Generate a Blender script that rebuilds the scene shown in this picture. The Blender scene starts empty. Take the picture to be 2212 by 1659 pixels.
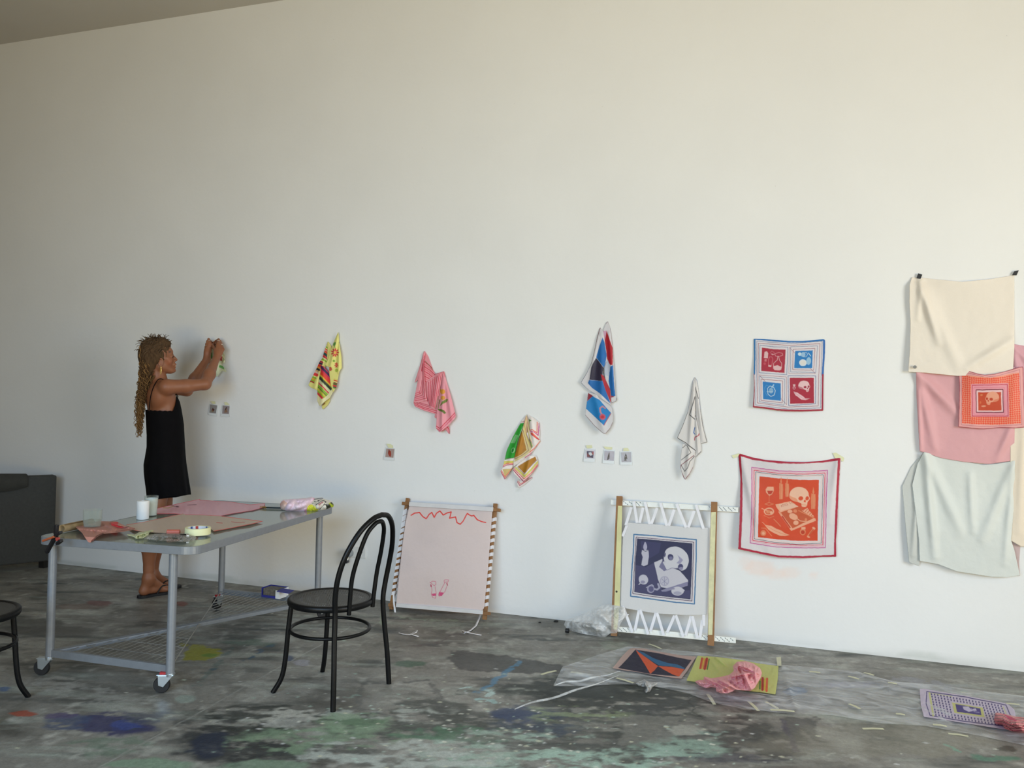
import bpy, math, random
import numpy as np
from mathutils import Vector, Matrix

random.seed(7)
SC = bpy.context.scene
COL = SC.collection
# ------------------------------------------------------------------ camera
IW, IH = 2212, 1659
FPX, YAW, PITCH, ROLL = 1770.6, .3264, .0171, .0227
CAM = np.array([0, -5.0092, 1.3872])
_cy, _sy = math.cos(YAW), math.sin(YAW)
_F = np.array([-_sy*math.cos(PITCH), _cy*math.cos(PITCH), math.sin(PITCH)])
_r = np.array([_cy, _sy, 0.]); _u = np.cross(_r, _F)
_R = _r*math.cos(ROLL)+_u*math.sin(ROLL); _U = -_r*math.sin(ROLL)+_u*math.cos(ROLL)
cd = bpy.data.cameras.new('camera'); cam = bpy.data.objects.new('camera', cd); COL.objects.link(cam)
cd.sensor_width = 36; cd.lens = 36*FPX/IW; cd.clip_end = 60; cd.clip_start = .05
M = Matrix.Identity(4)
for i in range(3):
    M[i][0], M[i][1], M[i][2], M[i][3] = _R[i], _U[i], -_F[i], CAM[i]
cam.matrix_world = M
SC.camera = cam
# ------------------------------------------------------------------ view, world, daylight, added front fill
SC.view_settings.view_transform = 'Standard'; SC.view_settings.look = 'None'
SC.view_settings.gamma = 1; SC.view_settings.exposure = 0.08; SC.view_settings.use_curve_mapping = False
w = bpy.data.worlds.new('sky'); SC.world = w; w.use_nodes = True
w.node_tree.nodes['Background'].inputs[0].default_value = (.62, .78, 1, 1)
w.node_tree.nodes['Background'].inputs[1].default_value = 0.9
def area(name, loc, target, sx, sy, power, col, spread=180):
    l = bpy.data.lights.new(name, 'AREA'); l.shape = 'RECTANGLE'; l.size = sx; l.size_y = sy
    l.energy = power; l.color = col; l.spread = math.radians(spread)
    o = bpy.data.objects.new(name, l); COL.objects.link(o); o.location = loc
    d = Vector(target)-Vector(loc); o.rotation_euler = d.to_track_quat('-Z', 'Y').to_euler()
    return o
LIGHTS = dict(
 door_daylight=((4.75, -4.2, 2.2), (-2.5, -.4, .0), 2.2, 2.0, 104, (.74, .86, 1), 130),
 door_bounce=((4.75, -4.2, .6), (-1.4, 0, 4.8), 2.6, 1.2, 54, (1, .67, .10), 130),
 front_cool_fill=((-1.4, -6.6, 2.0), (-1.2, 0, -.9), 3.6, 2.0, 76, (.46, .71, 1), 110),  # added fill behind the camera, cools and lifts the lower middle wall
 front_warm_fill=((-1.4, -6.6, .5), (-1.2, 0, 6.0), 3.6, .9, 51, (1, .68, .10), 120),  # added upward fill behind the camera, warms the upper wall
)
for k, a in LIGHTS.items(): area(k, *a)

# ------------------------------------------------------------------ helpers
def lin(h, g=1.0):
    h = h.lstrip('#'); v = np.array([int(h[i:i+2], 16)/255 for i in (0, 2, 4)])
    return np.clip(np.where(v <= .04045, v/12.92, ((v+.055)/1.055)**2.4)*g, 0, .95)
def tag(o, label=None, cat=None, group=None, kind=None):
    if label: o['label'] = label
    if cat: o['category'] = cat
    if group: o['group'] = group
    if kind: o['kind'] = kind
    return o
def thing(name, loc, label, cat, group=None, rz=0):
    o = bpy.data.objects.new(name, None); COL.objects.link(o); o.location = loc; o.rotation_euler = (0, 0, rz)
    o.empty_display_size = .05
    return tag(o, label, cat, group)
def link(name, me, mat=None, parent=None):
    o = bpy.data.objects.new(name, me); COL.objects.link(o)
    if mat is not None:
        if isinstance(mat, (list, tuple)):
            for m in mat: me.materials.append(m)
        else: me.materials.append(mat)
    if parent is not None:
        bpy.context.view_layer.update()
        o.parent = parent; o.matrix_parent_inverse = world_of(parent).inverted()
    return o
def world_of(o):
    m = Matrix.LocRotScale(o.location, o.rotation_euler, o.scale)
    if o.parent: m = world_of(o.parent) @ o.matrix_parent_inverse @ m
    return m
def npmesh(name, V, Fq, cols=None, smooth=True):
    """V (n,3), Fq list/array of faces"""
    me = bpy.data.meshes.new(name)
    V = np.asarray(V, float)
    if isinstance(Fq, np.ndarray):
        n = len(Fq); k = Fq.shape[1]
        me.vertices.add(len(V)); me.vertices.foreach_set('co', V.ravel())
        me.loops.add(n*k); me.loops.foreach_set('vertex_index', Fq.ravel().astype(np.int32))
        me.polygons.add(n); me.polygons.foreach_set('loop_start', (np.arange(n)*k).astype(np.int32))
        me.update(calc_edges=True)
    else:
        me.from_pydata([tuple(v) for v in V], [], [tuple(f) for f in Fq])
    if smooth: me.polygons.foreach_set('use_smooth', np.ones(len(me.polygons), bool))
    if cols is not None:
        a = me.color_attributes.new('Col', 'FLOAT_COLOR', 'POINT')
        c = np.ones((len(V), 4)); c[:, :3] = cols; a.data.foreach_set('color', c.ravel())
    me.update(); return me
class MB:
    """collects simple solids into one mesh"""
    def __init__(s): s.v = []; s.f = []; s.n = 0
    def add(s, V, F):
        s.v += [tuple(map(float, p)) for p in V]; s.f += [tuple(int(i)+s.n for i in f) for f in F]; s.n = len(s.v); return s
    def box(s, c, sz, rz=0, bev=0):
        x, y, z = [a/2 for a in sz]; ca, sa = math.cos(rz), math.sin(rz)
        V = [(c[0]+ca*i*x-sa*j*y, c[1]+sa*i*x+ca*j*y, c[2]+k*z) for i in (-1, 1) for j in (-1, 1) for k in (-1, 1)]
        return s.add(V, [(0, 1, 3, 2), (4, 6, 7, 5), (0, 4, 5, 1), (2, 3, 7, 6), (0, 2, 6, 4), (1, 5, 7, 3)])
    def bar(s, p0, p1, wdt, dep, nrm):
        p0, p1, n = np.array(p0, float), np.array(p1, float), np.array(nrm, float)
        t = p1-p0; t /= np.linalg.norm(t); n = n-t*(n@t); n /= np.linalg.norm(n); b = np.cross(t, n)
        V = [p+i*b*wdt/2+j*n*dep/2 for p in (p0, p1) for i, j in ((-1, -1), (1, -1), (1, 1), (-1, 1))]
        return s.add(V, [(0, 3, 2, 1), (4, 5, 6, 7), (0, 1, 5, 4), (1, 2, 6, 5), (2, 3, 7, 6), (3, 0, 4, 7)])
    def tube(s, pts, r, n=10, closed=False, cap=True):
        P = [np.array(p, float) for p in pts]; m = len(P)
        rr = r if hasattr(r, '__len__') else [r]*m
        T = []
        for i in range(m):
            a = P[(i-1) % m] if closed or i > 0 else P[0]; b = P[(i+1) % m] if closed or i < m-1 else P[-1]
            t = b-a; T.append(t/(np.linalg.norm(t)+1e-12))
        ref = np.array([0, 0, 1.]) if abs(T[0][2]) < .9 else np.array([1., 0, 0])
        u = ref-T[0]*(ref@T[0]); u /= np.linalg.norm(u); V = []
        for i in range(m):
            u = u-T[i]*(u@T[i]); u /= np.linalg.norm(u)+1e-12; v = np.cross(T[i], u)
            for k in range(n):
                a = 2*math.pi*k/n; V.append(P[i]+rr[i]*(math.cos(a)*u+math.sin(a)*v))
        F = []
        for i in range(m if closed else m-1):
            j = (i+1) % m
            for k in range(n):
                l = (k+1) % n; F.append((i*n+k, i*n+l, j*n+l, j*n+k))
        if cap and not closed: F += [tuple(range(n))[::-1], tuple((m-1)*n+k for k in range(n))]
        return s.add(V, F)
    def lathe(s, c, prof, n=32, axis='z', closed=False):
        V = []; m = len(prof)
        for r, h in prof:
            for k in range(n):
                a = 2*math.pi*k/n; x, y = r*math.cos(a), r*math.sin(a)
                p = (x, y, h) if axis == 'z' else ((x, h, y) if axis == 'y' else (h, x, y))
                V.append((c[0]+p[0], c[1]+p[1], c[2]+p[2]))
        F = [(i*n+k, i*n+(k+1) % n, (i+1)*n+(k+1) % n, (i+1)*n+k) for i in range(m-1) for k in range(n)]
        if prof[0][0] > 1e-6 and not closed: F.append(tuple(range(n))[::-1])
        if prof[-1][0] > 1e-6 and not closed: F.append(tuple((m-1)*n+k for k in range(n)))
        if closed: F += [((m-1)*n+k, (m-1)*n+(k+1) % n, (k+1) % n, k) for k in range(n)]
        return s.add(V, F)
    def prism(s, poly, z0, z1):
        n = len(poly); V = [(x, y, z0) for x, y in poly]+[(x, y, z1) for x, y in poly]
        return s.add(V, [tuple(range(n))[::-1], tuple(range(n, 2*n))]+[(i, (i+1) % n, n+(i+1) % n, n+i) for i in range(n)])
    def build(s, name, mat, parent=None, smooth=False, bevel=0, label=None):
        me = npmesh(name, s.v, s.f, smooth=False)
        o = link(name, me, mat, parent)
        if smooth: me.polygons.foreach_set('use_smooth', np.ones(len(me.polygons), bool))
        if bevel:
            b = o.modifiers.new('bevel', 'BEVEL'); b.width = bevel; b.segments = 2; b.limit_method = 'ANGLE'
        if smooth:
            try:
                me.set_sharp_from_angle(angle=math.radians(45))
            except Exception: pass
        if label: o['label'] = label
        return o
# --- materials
def nmat(name):
    m = bpy.data.materials.new(name); m.use_nodes = True; t = m.node_tree
    return m, t, t.nodes['Principled BSDF']
def mat(name, col, rough=.6, metal=0, var=.12, scale=18, bump=0, bscale=60, **kw):
    m, t, b = nmat(name); c = lin(col) if isinstance(col, str) else np.array(col)
    n = t.nodes.new('ShaderNodeTexNoise'); n.inputs['Scale'].default_value = scale; n.inputs['Detail'].default_value = 5
    tc = t.nodes.new('ShaderNodeTexCoord'); t.links.new(tc.outputs['Object'], n.inputs['Vector'])
    r = t.nodes.new('ShaderNodeValToRGB'); t.links.new(n.outputs[0], r.inputs[0])
    r.color_ramp.elements[0].position = .3; r.color_ramp.elements[1].position = .7
    r.color_ramp.elements[0].color = (*np.clip(c*(1-var), 0, 1), 1); r.color_ramp.elements[1].color = (*np.clip(c*(1+var), 0, 1), 1)
    t.links.new(r.outputs[0], b.inputs['Base Color'])
    b.inputs['Roughness'].default_value = rough; b.inputs['Metallic'].default_value = metal
    if bump:
        n2 = t.nodes.new('ShaderNodeTexNoise'); n2.inputs['Scale'].default_value = bscale; t.links.new(tc.outputs['Object'], n2.inputs['Vector'])
        bp = t.nodes.new('ShaderNodeBump'); bp.inputs['Strength'].default_value = bump; bp.inputs['Distance'].default_value = .01
        t.links.new(n2.outputs[0], bp.inputs['Height']); t.links.new(bp.outputs[0], b.inputs['Normal'])
    for k, v in kw.items(): b.inputs[k.replace('_', ' ')].default_value = v
    return m
def cloth_mat(name, rough=.75, trans=.25, weave=900, sheer=0.0):
    m, t, b = nmat(name); L = t.links
    a = t.nodes.new('ShaderNodeAttribute'); a.attribute_name = 'Col'
    tc = t.nodes.new('ShaderNodeTexCoord'); n = t.nodes.new('ShaderNodeTexNoise'); n.inputs['Scale'].default_value = weave
    L.new(tc.outputs['Object'], n.inputs['Vector'])
    mr = t.nodes.new('ShaderNodeMapRange'); mr.inputs['To Min'].default_value = .9; mr.inputs['To Max'].default_value = 1.08
    L.new(n.outputs[0], mr.inputs['Value'])
    mx = t.nodes.new('ShaderNodeVectorMath'); mx.operation = 'SCALE'; L.new(a.outputs['Color'], mx.inputs[0]); L.new(mr.outputs[0], mx.inputs['Scale'])
    L.new(mx.outputs[0], b.inputs['Base Color']); b.inputs['Roughness'].default_value = rough
    n2 = t.nodes.new('ShaderNodeTexNoise'); n2.inputs['Scale'].default_value = 30; L.new(tc.outputs['Object'], n2.inputs['Vector'])
    bp = t.nodes.new('ShaderNodeBump'); bp.inputs['Strength'].default_value = .18; bp.inputs['Distance'].default_value = .01
    L.new(n2.outputs[0], bp.inputs['Height']); L.new(bp.outputs[0], b.inputs['Normal'])
    tr = t.nodes.new('ShaderNodeBsdfTranslucent'); L.new(mx.outputs[0], tr.inputs['Color'])
    ms = t.nodes.new('ShaderNodeMixShader'); ms.inputs[0].default_value = trans
    L.new(b.outputs[0], ms.inputs[1]); L.new(tr.outputs[0], ms.inputs[2]); out = t.nodes['Material Output']
    if sheer:
        tp = t.nodes.new('ShaderNodeBsdfTransparent'); m2 = t.nodes.new('ShaderNodeMixShader'); m2.inputs[0].default_value = sheer
        L.new(ms.outputs[0], m2.inputs[1]); L.new(tp.outputs[0], m2.inputs[2]); L.new(m2.outputs[0], out.inputs[0])
    else: L.new(ms.outputs[0], out.inputs[0])
    return m
def film_mat(name, col=(.8, .82, .82), lo=.12, hi=.55, scale=9, rough=.25, stretch=(1, 1, 1)):
    m, t, b = nmat(name); L = t.links
    tc = t.nodes.new('ShaderNodeTexCoord'); mp = t.nodes.new('ShaderNodeMapping'); mp.inputs['Scale'].default_value = stretch
    L.new(tc.outputs['Object'], mp.inputs['Vector'])
    n = t.nodes.new('ShaderNodeTexNoise'); n.inputs['Scale'].default_value = scale; n.inputs['Detail'].default_value = 8; n.inputs['Distortion'].default_value = 1.2
    L.new(mp.outputs[0], n.inputs['Vector'])
    mr = t.nodes.new('ShaderNodeMapRange'); mr.inputs['From Min'].default_value = .35; mr.inputs['From Max'].default_value = .7
    mr.inputs['To Min'].default_value = lo; mr.inputs['To Max'].default_value = hi; L.new(n.outputs[0], mr.inputs['Value'])
    b.inputs['Base Color'].default_value = (*col, 1); b.inputs['Roughness'].default_value = rough
    bp = t.nodes.new('ShaderNodeBump'); bp.inputs['Strength'].default_value = .5; bp.inputs['Distance'].default_value = .02
    L.new(n.outputs[0], bp.inputs['Height']); L.new(bp.outputs[0], b.inputs['Normal'])
    tp = t.nodes.new('ShaderNodeBsdfTransparent'); ms = t.nodes.new('ShaderNodeMixShader'); L.new(mr.outputs[0], ms.inputs[0])
    L.new(tp.outputs[0], ms.inputs[1]); L.new(b.outputs[0], ms.inputs[2]); L.new(ms.outputs[0], t.nodes['Material Output'].inputs[0])
    return m
# --- noise
def vnoise(x, y, seed=0):
    xi = np.floor(x).astype(np.int64); yi = np.floor(y).astype(np.int64); fx = x-xi; fy = y-yi
    fx = fx*fx*(3-2*fx); fy = fy*fy*(3-2*fy)
    def h(a, b):
        n = (a*374761393+b*668265263+seed*1442695041) & 0xffffffff
        n = ((n ^ (n >> 13))*1274126177) & 0xffffffff
        n = n ^ (n >> 16)
        return (n & 0xffff)/65535.
    return (h(xi, yi)*(1-fx)+h(xi+1, yi)*fx)*(1-fy)+(h(xi, yi+1)*(1-fx)+h(xi+1, yi+1)*fx)*fy
def fbm(x, y, seed=0, o=4):
    s = 0; a = .5
    for i in range(o): s = s+a*vnoise(x*2**i, y*2**i, seed+i*17); a *= .5
    return s/(1-.5**o)
# --- 2D painting evaluated at mesh vertices
def pip(P, poly):
    poly = np.asarray(poly, float); x, y = P[:, 0], P[:, 1]; c = np.zeros(len(P), bool); j = len(poly)-1
    for i in range(len(poly)):
        xi, yi = poly[i]; xj, yj = poly[j]
        if yi != yj: c ^= ((yi > y) != (yj > y)) & (x < (xj-xi)*(y-yi)/(yj-yi)+xi)
        j = i
    return c
def segd(P, pl, closed=False):
    pl = np.asarray(pl, float); d = np.full(len(P), 1e9)
    n = len(pl)
    for i in range(n if closed else n-1):
        a, b = pl[i], pl[(i+1) % n]; ab = b-a; t = np.clip(((P-a)@ab)/(ab@ab+1e-12), 0, 1)
        d = np.minimum(d, np.hypot(*(P-a-t[:, None]*ab).T))
    return d
def paint(P, base, cmds, aa=3.0, wob=0, gain=1.0):
    C = np.tile(lin(base, gain), (len(P), 1))
    if wob:
        P = P+wob*np.stack([fbm(P[:, 0]/35, P[:, 1]/35, 3, 3)-.5, fbm(P[:, 0]/35, P[:, 1]/35, 9, 3)-.5], 1)*2
    lo, hi = P.min(0), P.max(0)
    for c in cmds:
        k = c[0]
        if k == 'p':
            q = np.asarray(c[1], float); sel = np.where((P[:, 0] > q[:, 0].min()-aa) & (P[:, 0] < q[:, 0].max()+aa) & (P[:, 1] > q[:, 1].min()-aa) & (P[:, 1] < q[:, 1].max()+aa))[0]
            if not len(sel): continue
            d = segd(P[sel], q, True); s = np.where(pip(P[sel], q), d, -d)
            a = np.clip(s/aa+.5, 0, 1)
        elif k == 'l':
            q = np.asarray(c[1], float); r = c[2]/2+aa; sel = np.where((P[:, 0] > q[:, 0].min()-r) & (P[:, 0] < q[:, 0].max()+r) & (P[:, 1] > q[:, 1].min()-r) & (P[:, 1] < q[:, 1].max()+r))[0]
            if not len(sel): continue
            d = segd(P[sel], q, len(c) > 4 and c[4]); a = np.clip((c[2]/2-d)/aa+.5, 0, 1)
        elif k == 'e':
            _, cx, cy_, rx, ry, an = c[:6]; r = max(rx, ry)+aa
            sel = np.where((abs(P[:, 0]-cx) < r) & (abs(P[:, 1]-cy_) < r))[0]
            if not len(sel): continue
            q = P[sel]-[cx, cy_]; ca, sa = math.cos(math.radians(an)), math.sin(math.radians(an))
            u = (q[:, 0]*ca+q[:, 1]*sa)/rx; v = (-q[:, 0]*sa+q[:, 1]*ca)/ry
            a = np.clip((1-np.hypot(u, v))*min(rx, ry)/aa+.5, 0, 1)
        elif k == 'n':   # mottling of the dye: strength, scale, colour
            sel = np.arange(len(P)); a = np.clip((fbm(P[:, 0]/c[2], P[:, 1]/c[2], 5)-.45)*3, 0, 1)*c[1]
        col = lin(c[-1] if isinstance(c[-1], str) else c[3], gain)
        C[sel] = C[sel]*(1-a[:, None])+col*a[:, None]
    return C
# --- surfaces: pixels of the photograph measured onto real planes
def rays(px):
    px = np.asarray(px, float)
    return (px[:, :1]-IW/2)/FPX*_R[None]-(px[:, 1:]-IH/2)/FPX*_U[None]+_F[None]
class Plane:
    def __init__(s, p0, n): s.p0 = np.array(p0, float); s.n = np.array(n, float)/np.linalg.norm(n)
    def at(s, px, dep=0):
        px = np.atleast_2d(px); d = rays(px); dep = np.broadcast_to(dep, (len(px),))
        t = ((s.p0-CAM)@s.n+dep)/(d@s.n)
        return CAM+d*t[:, None]
WALL = Plane((0, 0, 0), (0, -1, 0))
def W(x, y, dep=0): return WALL.at([(x, y)], dep)[0]
def Zp(x, y, z=0): return Plane((0, 0, z), (0, 0, 1)).at([(x, y)])[0]
def smooth_poly(p, it=1, cut=1e9):
    """round the corners, cutting no further than `cut` along an edge"""
    p = np.asarray(p, float)
    for _ in range(it):
        q = np.roll(p, -1, 0); d = q-p; L_ = np.hypot(*d.T)[:, None]+1e-9; k = np.minimum(.22, cut/L_)
        p = np.stack([p+d*k, q-d*k], 1).reshape(-1, 2)
    return p
def panel(poly, org, sc, surf, base, cmds=(), dep=.004, ctrl=None, folds=(), step=.8, wob=0, gain=1., dome=0, domew=30, nz=0, nzs=40, aa=None, rnd=1, flare=None):
    """one layer of cloth: polygon in crop units -> grid of quads on a plane, returns V,F,C"""
    poly = smooth_poly(poly, rnd, 1.1*sc) if rnd else np.asarray(poly, float)
    st = step*sc; lo = poly.min(0)-st; hi = poly.max(0)+st
    nx = int((hi[0]-lo[0])/st)+2; ny = int((hi[1]-lo[1])/st)+2
    X, Y = np.meshgrid(lo[0]+st*np.arange(nx), lo[1]+st*np.arange(ny), indexing='ij')
    cc = np.stack([(X[:-1, :-1]+st/2).ravel(), (Y[:-1, :-1]+st/2).ravel()], 1)
    keep = pip(cc, poly).reshape(nx-1, ny-1)
    P = np.stack([X.ravel(), Y.ravel()], 1)
    cnt = np.zeros((nx, ny), int)
    for a in (0, 1):
        for b in (0, 1): cnt[a:nx-1+a, b:ny-1+b] += keep
    bd = np.where(((cnt > 0) & (cnt < 4)).ravel())[0]
    q = P[bd]; best = np.full(len(q), 1e9); bp = q.copy(); n = len(poly)
    for i in range(n):
        a, b = poly[i], poly[(i+1) % n]; ab = b-a; t = np.clip(((q-a)@ab)/(ab@ab+1e-12), 0, 1); r = a+t[:, None]*ab
        d = np.hypot(*(q-r).T); m = d < best; best[m] = d[m]; bp[m] = r[m]
    m = best < st*1.3; P[bd[m]] = bp[m]
    idx = np.arange(nx*ny).reshape(nx, ny); ii, jj = np.where(keep)
    F = np.stack([idx[ii, jj], idx[ii, jj+1], idx[ii+1, jj+1], idx[ii+1, jj]], 1)
    used, inv = np.unique(F, return_inverse=True); F = inv.reshape(-1, 4); P = P[used]
    D = np.full(len(P), float(dep))
    if ctrl:
        c = np.array(ctrl, float); wgt = 1/((P[:, None, 0]-c[None, :, 0])**2+(P[:, None, 1]-c[None, :, 1])**2+(6*sc)**2*.2)**1.3
        D = D+(wgt*c[None, :, 2]).sum(1)/wgt.sum(1)
    for (x0, y0, x1, y1, wd, am) in folds:
        a = np.array([x0, y0], float); ab = np.array([x1, y1], float)-a; t = ((P-a)@ab)/(ab@ab)
        tc = np.clip(t, 0, 1); d = np.hypot(*(P-a-tc[:, None]*ab).T)
        D = D+am*np.exp(-(d/wd)**2)*(.35+.65*np.sin(np.pi*np.clip(tc*.8+.15, 0, 1)))
    if dome:
        e = segd(P, poly, True); D = D+dome*(1-np.exp(-e/domew))
    if nz:
        e = fbm(P[:, 0]/nzs, P[:, 1]/nzs, 11, 3)-.5; D = D+nz*e*2*(np.clip(segd(P, poly, True)/domew, 0, 1) if dome else 1)
    C = paint(P, base, cmds, aa or .8*sc, wob, gain)
    V = surf.at(np.asarray(org)+P/sc, np.maximum(D, .0006))
    return V, F, C
def cloth(name, panels, m, label=None, cat=None, group=None, parent=None, thick=.0006, raw=False):
    Vs, Fs, Cs, n = [], [], [], 0
    for V, F, C in panels:
        Vs.append(V); Fs.append(F+n); Cs.append(C); n += len(V)
    V = np.concatenate(Vs); me = npmesh(name, V, np.concatenate(Fs), np.concatenate(Cs))
    o = link(name, me, m, parent)
    if thick:
        s = o.modifiers.new('solid', 'SOLIDIFY'); s.thickness = thick; s.offset = 0
    if label: tag(o, label, cat, group)
    return o
# ------------------------------------------------------------------ the room
H_CEIL = 4.22
XL, XR, YF = -9.0, 5.0, -7.0
def attr_surface(name, me, rough, speck=False):
    m, t, b = nmat(name+'_paint'); L = t.links
    a = t.nodes.new('ShaderNodeAttribute'); a.attribute_name = 'Col'
    tc = t.nodes.new('ShaderNodeTexCoord')
    def noise(s, d=6, dist=0):
        n = t.nodes.new('ShaderNodeTexNoise'); n.inputs['Scale'].default_value = s; n.inputs['Detail'].default_value = d
        n.inputs['Distortion'].default_value = dist; L.new(tc.outputs['Object'], n.inputs['Vector']); return n.outputs[0]
    def rng(v, a0, a1, b0, b1):
        r = t.nodes.new('ShaderNodeMapRange'); r.inputs[1].default_value = a0; r.inputs[2].default_value = a1
        r.inputs[3].default_value = b0; r.inputs[4].default_value = b1; L.new(v, r.inputs[0]); return r.outputs[0]
    def scale(c, v):
        q = t.nodes.new('ShaderNodeVectorMath'); q.operation = 'SCALE'; L.new(c, q.inputs[0]); L.new(v, q.inputs['Scale']); return q.outputs[0]
    return m, t, b, L, a, tc, noise, rng, scale
# back wall: white plaster grid carrying its own stains
nx, nz = 640, 212
xs = np.linspace(XL, XR, nx); zs = np.linspace(0, H_CEIL, nz)
X, Z = np.meshgrid(xs, zs, indexing='ij'); P = np.stack([X.ravel(), Z.ravel()], 1)
C = np.tile([.80, .795, .775], (len(P), 1))
C *= (1-.035*(fbm(P[:, 0]*1.4, P[:, 1]*1.4, 4)-.5)*2)[:, None]
def wall_spot(px, py, rx, ry, col, st, sd):
    global C
    c = W(px, py); q = (P-[c[0], c[2]])/[rx, ry]; d = np.hypot(*q.T)+(fbm(P[:, 0]*9, P[:, 1]*9, sd)-.5)*.9
    a = np.clip((1-d)*3, 0, 1)*st; C = C*(1-a[:, None])+np.array(col)*a[:, None]
for s in [(1640, 1228, .09, .05, .5, 1), (1672, 1240, .08, .035, .4, 2), (1705, 1236, .07, .04, .35, 3), (1756, 1243, .035, .016, .4, 4), (1612, 1216, .05, .05, .3, 5)]:
    wall_spot(s[0], s[1], s[2], s[3], (.86, .66, .57), s[4], s[5])
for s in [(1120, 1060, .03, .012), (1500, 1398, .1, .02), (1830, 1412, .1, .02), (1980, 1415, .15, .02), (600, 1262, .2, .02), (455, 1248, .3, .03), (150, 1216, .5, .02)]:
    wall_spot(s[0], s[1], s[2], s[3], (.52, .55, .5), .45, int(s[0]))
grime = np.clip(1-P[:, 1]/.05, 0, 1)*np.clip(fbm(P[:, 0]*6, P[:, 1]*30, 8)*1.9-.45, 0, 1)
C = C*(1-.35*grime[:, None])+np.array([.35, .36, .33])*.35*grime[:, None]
idx = np.arange(nx*nz).reshape(nx, nz)
F = np.stack([idx[:-1, :-1].ravel(), idx[1:, :-1].ravel(), idx[1:, 1:].ravel(), idx[:-1, 1:].ravel()], 1)
me = npmesh('wall_back', np.stack([P[:, 0], 0*P[:, 0], P[:, 1]], 1), F, C)
m, t, b, L, a, tc, noise, rng, scale = attr_surface('white_wall', me, .6)
v = rng(noise(2.2), .3, .7, .985, 1.01); c = scale(a.outputs['Color'], v)
sp = rng(noise(55, 2), .215, .20, 1, .55); c = scale(c, sp)
L.new(c, b.inputs['Base Color']); b.inputs['Roughness'].default_value = .62; b.inputs['Specular IOR Level'].default_value = .3
bp = t.nodes.new('ShaderNodeBump'); bp.inputs['Strength'].default_value = .12; bp.inputs['Distance'].default_value = .01
L.new(noise(26, 8), bp.inputs['Height']); L.new(bp.outputs[0], b.inputs['Normal'])
wb = link('wall_back', me, m); tag(wb, kind='structure')
WHITE = mat('white_plaster', (.74, .69, .60), .65, var=.02, scale=3, bump=.05)
CEILM = mat('ceiling_paint', (.55, .53, .50), .7, var=.02, scale=2, bump=.06, bscale=14)
def slab(name, c, s, m=WHITE): return tag(MB().box(c, s).build(name, m), kind='structure')
slab('ceiling', ((XL+XR)/2, YF/2, H_CEIL+.05), (XR-XL, -YF, .1), CEILM)
slab('wall_left', (XL-.05, YF/2, H_CEIL/2), (.1, -YF, H_CEIL))
# right wall with the wide door opening, front wall with an opening added for the fill lamps
dy0, dy1, dz = -5.8, -2.6, 3.2
wr = MB().box((XR+.05, dy1/2, H_CEIL/2), (.1, -dy1, H_CEIL)).box((XR+.05, (YF+dy0)/2, H_CEIL/2), (.1, dy0-YF, H_CEIL)).box((XR+.05, (dy0+dy1)/2, (H_CEIL+dz)/2), (.1, dy1-dy0, H_CEIL-dz))
tag(wr.build('wall_right', WHITE), kind='structure')
wf = MB().box(((XL-3.4)/2, YF-.05, H_CEIL/2), (-3.4-XL, .1, H_CEIL)).box(((XR+.6)/2, YF-.05, H_CEIL/2), (XR-.6, .1, H_CEIL))
wf.box((-1.4, YF-.05, (3.1+H_CEIL)/2), (4.0, .1, H_CEIL-3.1))
tag(wf.build('wall_front', WHITE), kind='structure')
# ---- floor: concrete grid with paint stains measured onto it
gx = np.concatenate([np.arange(XL, -5.5, .05), np.arange(-5.5, 1.5, .0072), np.arange(1.5, XR+.05, .05)])
gy = np.concatenate([np.arange(YF, -3.2, .05), np.arange(-3.2, 0, .0072), [0.0, .1]])
X, Y = np.meshgrid(gx, gy, indexing='ij'); P = np.stack([X.ravel(), Y.ravel()], 1); nf = len(P)
def fb(s, sd, o=4, ax=1, ay=1): return fbm(P[:, 0]*s*ax+31, P[:, 1]*s*ay+17, sd, o)
base = lin('#7f7c74')*1.0
C = np.tile(base, (nf, 1))
big = fb(1.1, 1, 5); C *= (.72+.56*big)[:, None]
def blend(a, col):
    global C
    a = np.clip(a, 0, 1)[:, None]; C = C*(1-a)+np.asarray(col)*a
n1 = fb(3, 2, 5, 1, 1.6); blend((n1-.54)*6*.6, lin('#54524b')); blend((fb(4, 3, 5)-.58)*9*.5, lin('#a5a49b')); uu = P[:, 0]*.947+P[:, 1]*.32; vv = -P[:, 0]*.32+P[:, 1]*.947; blend((fbm(uu*3+9, vv*16, 71, 5)-.56)*8*.4, lin('#9a9f94')); blend((fbm(uu*3.5, vv*13+5, 73, 5)-.57)*8*.5, lin('#474a46'))
n5 = fb(14, 21, 4); blend((n5-.6)*6*.3, lin('#55534c')); blend((fb(17, 22, 4)-.63)*8*.35, lin('#b2b0a6'))
warp = np.stack([fb(7, 5, 5)-.5, fb(7, 6, 5)-.5], 1); warp2 = np.stack([fb(26, 7, 3)-.5, fb(26, 8, 3)-.5], 1)
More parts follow.
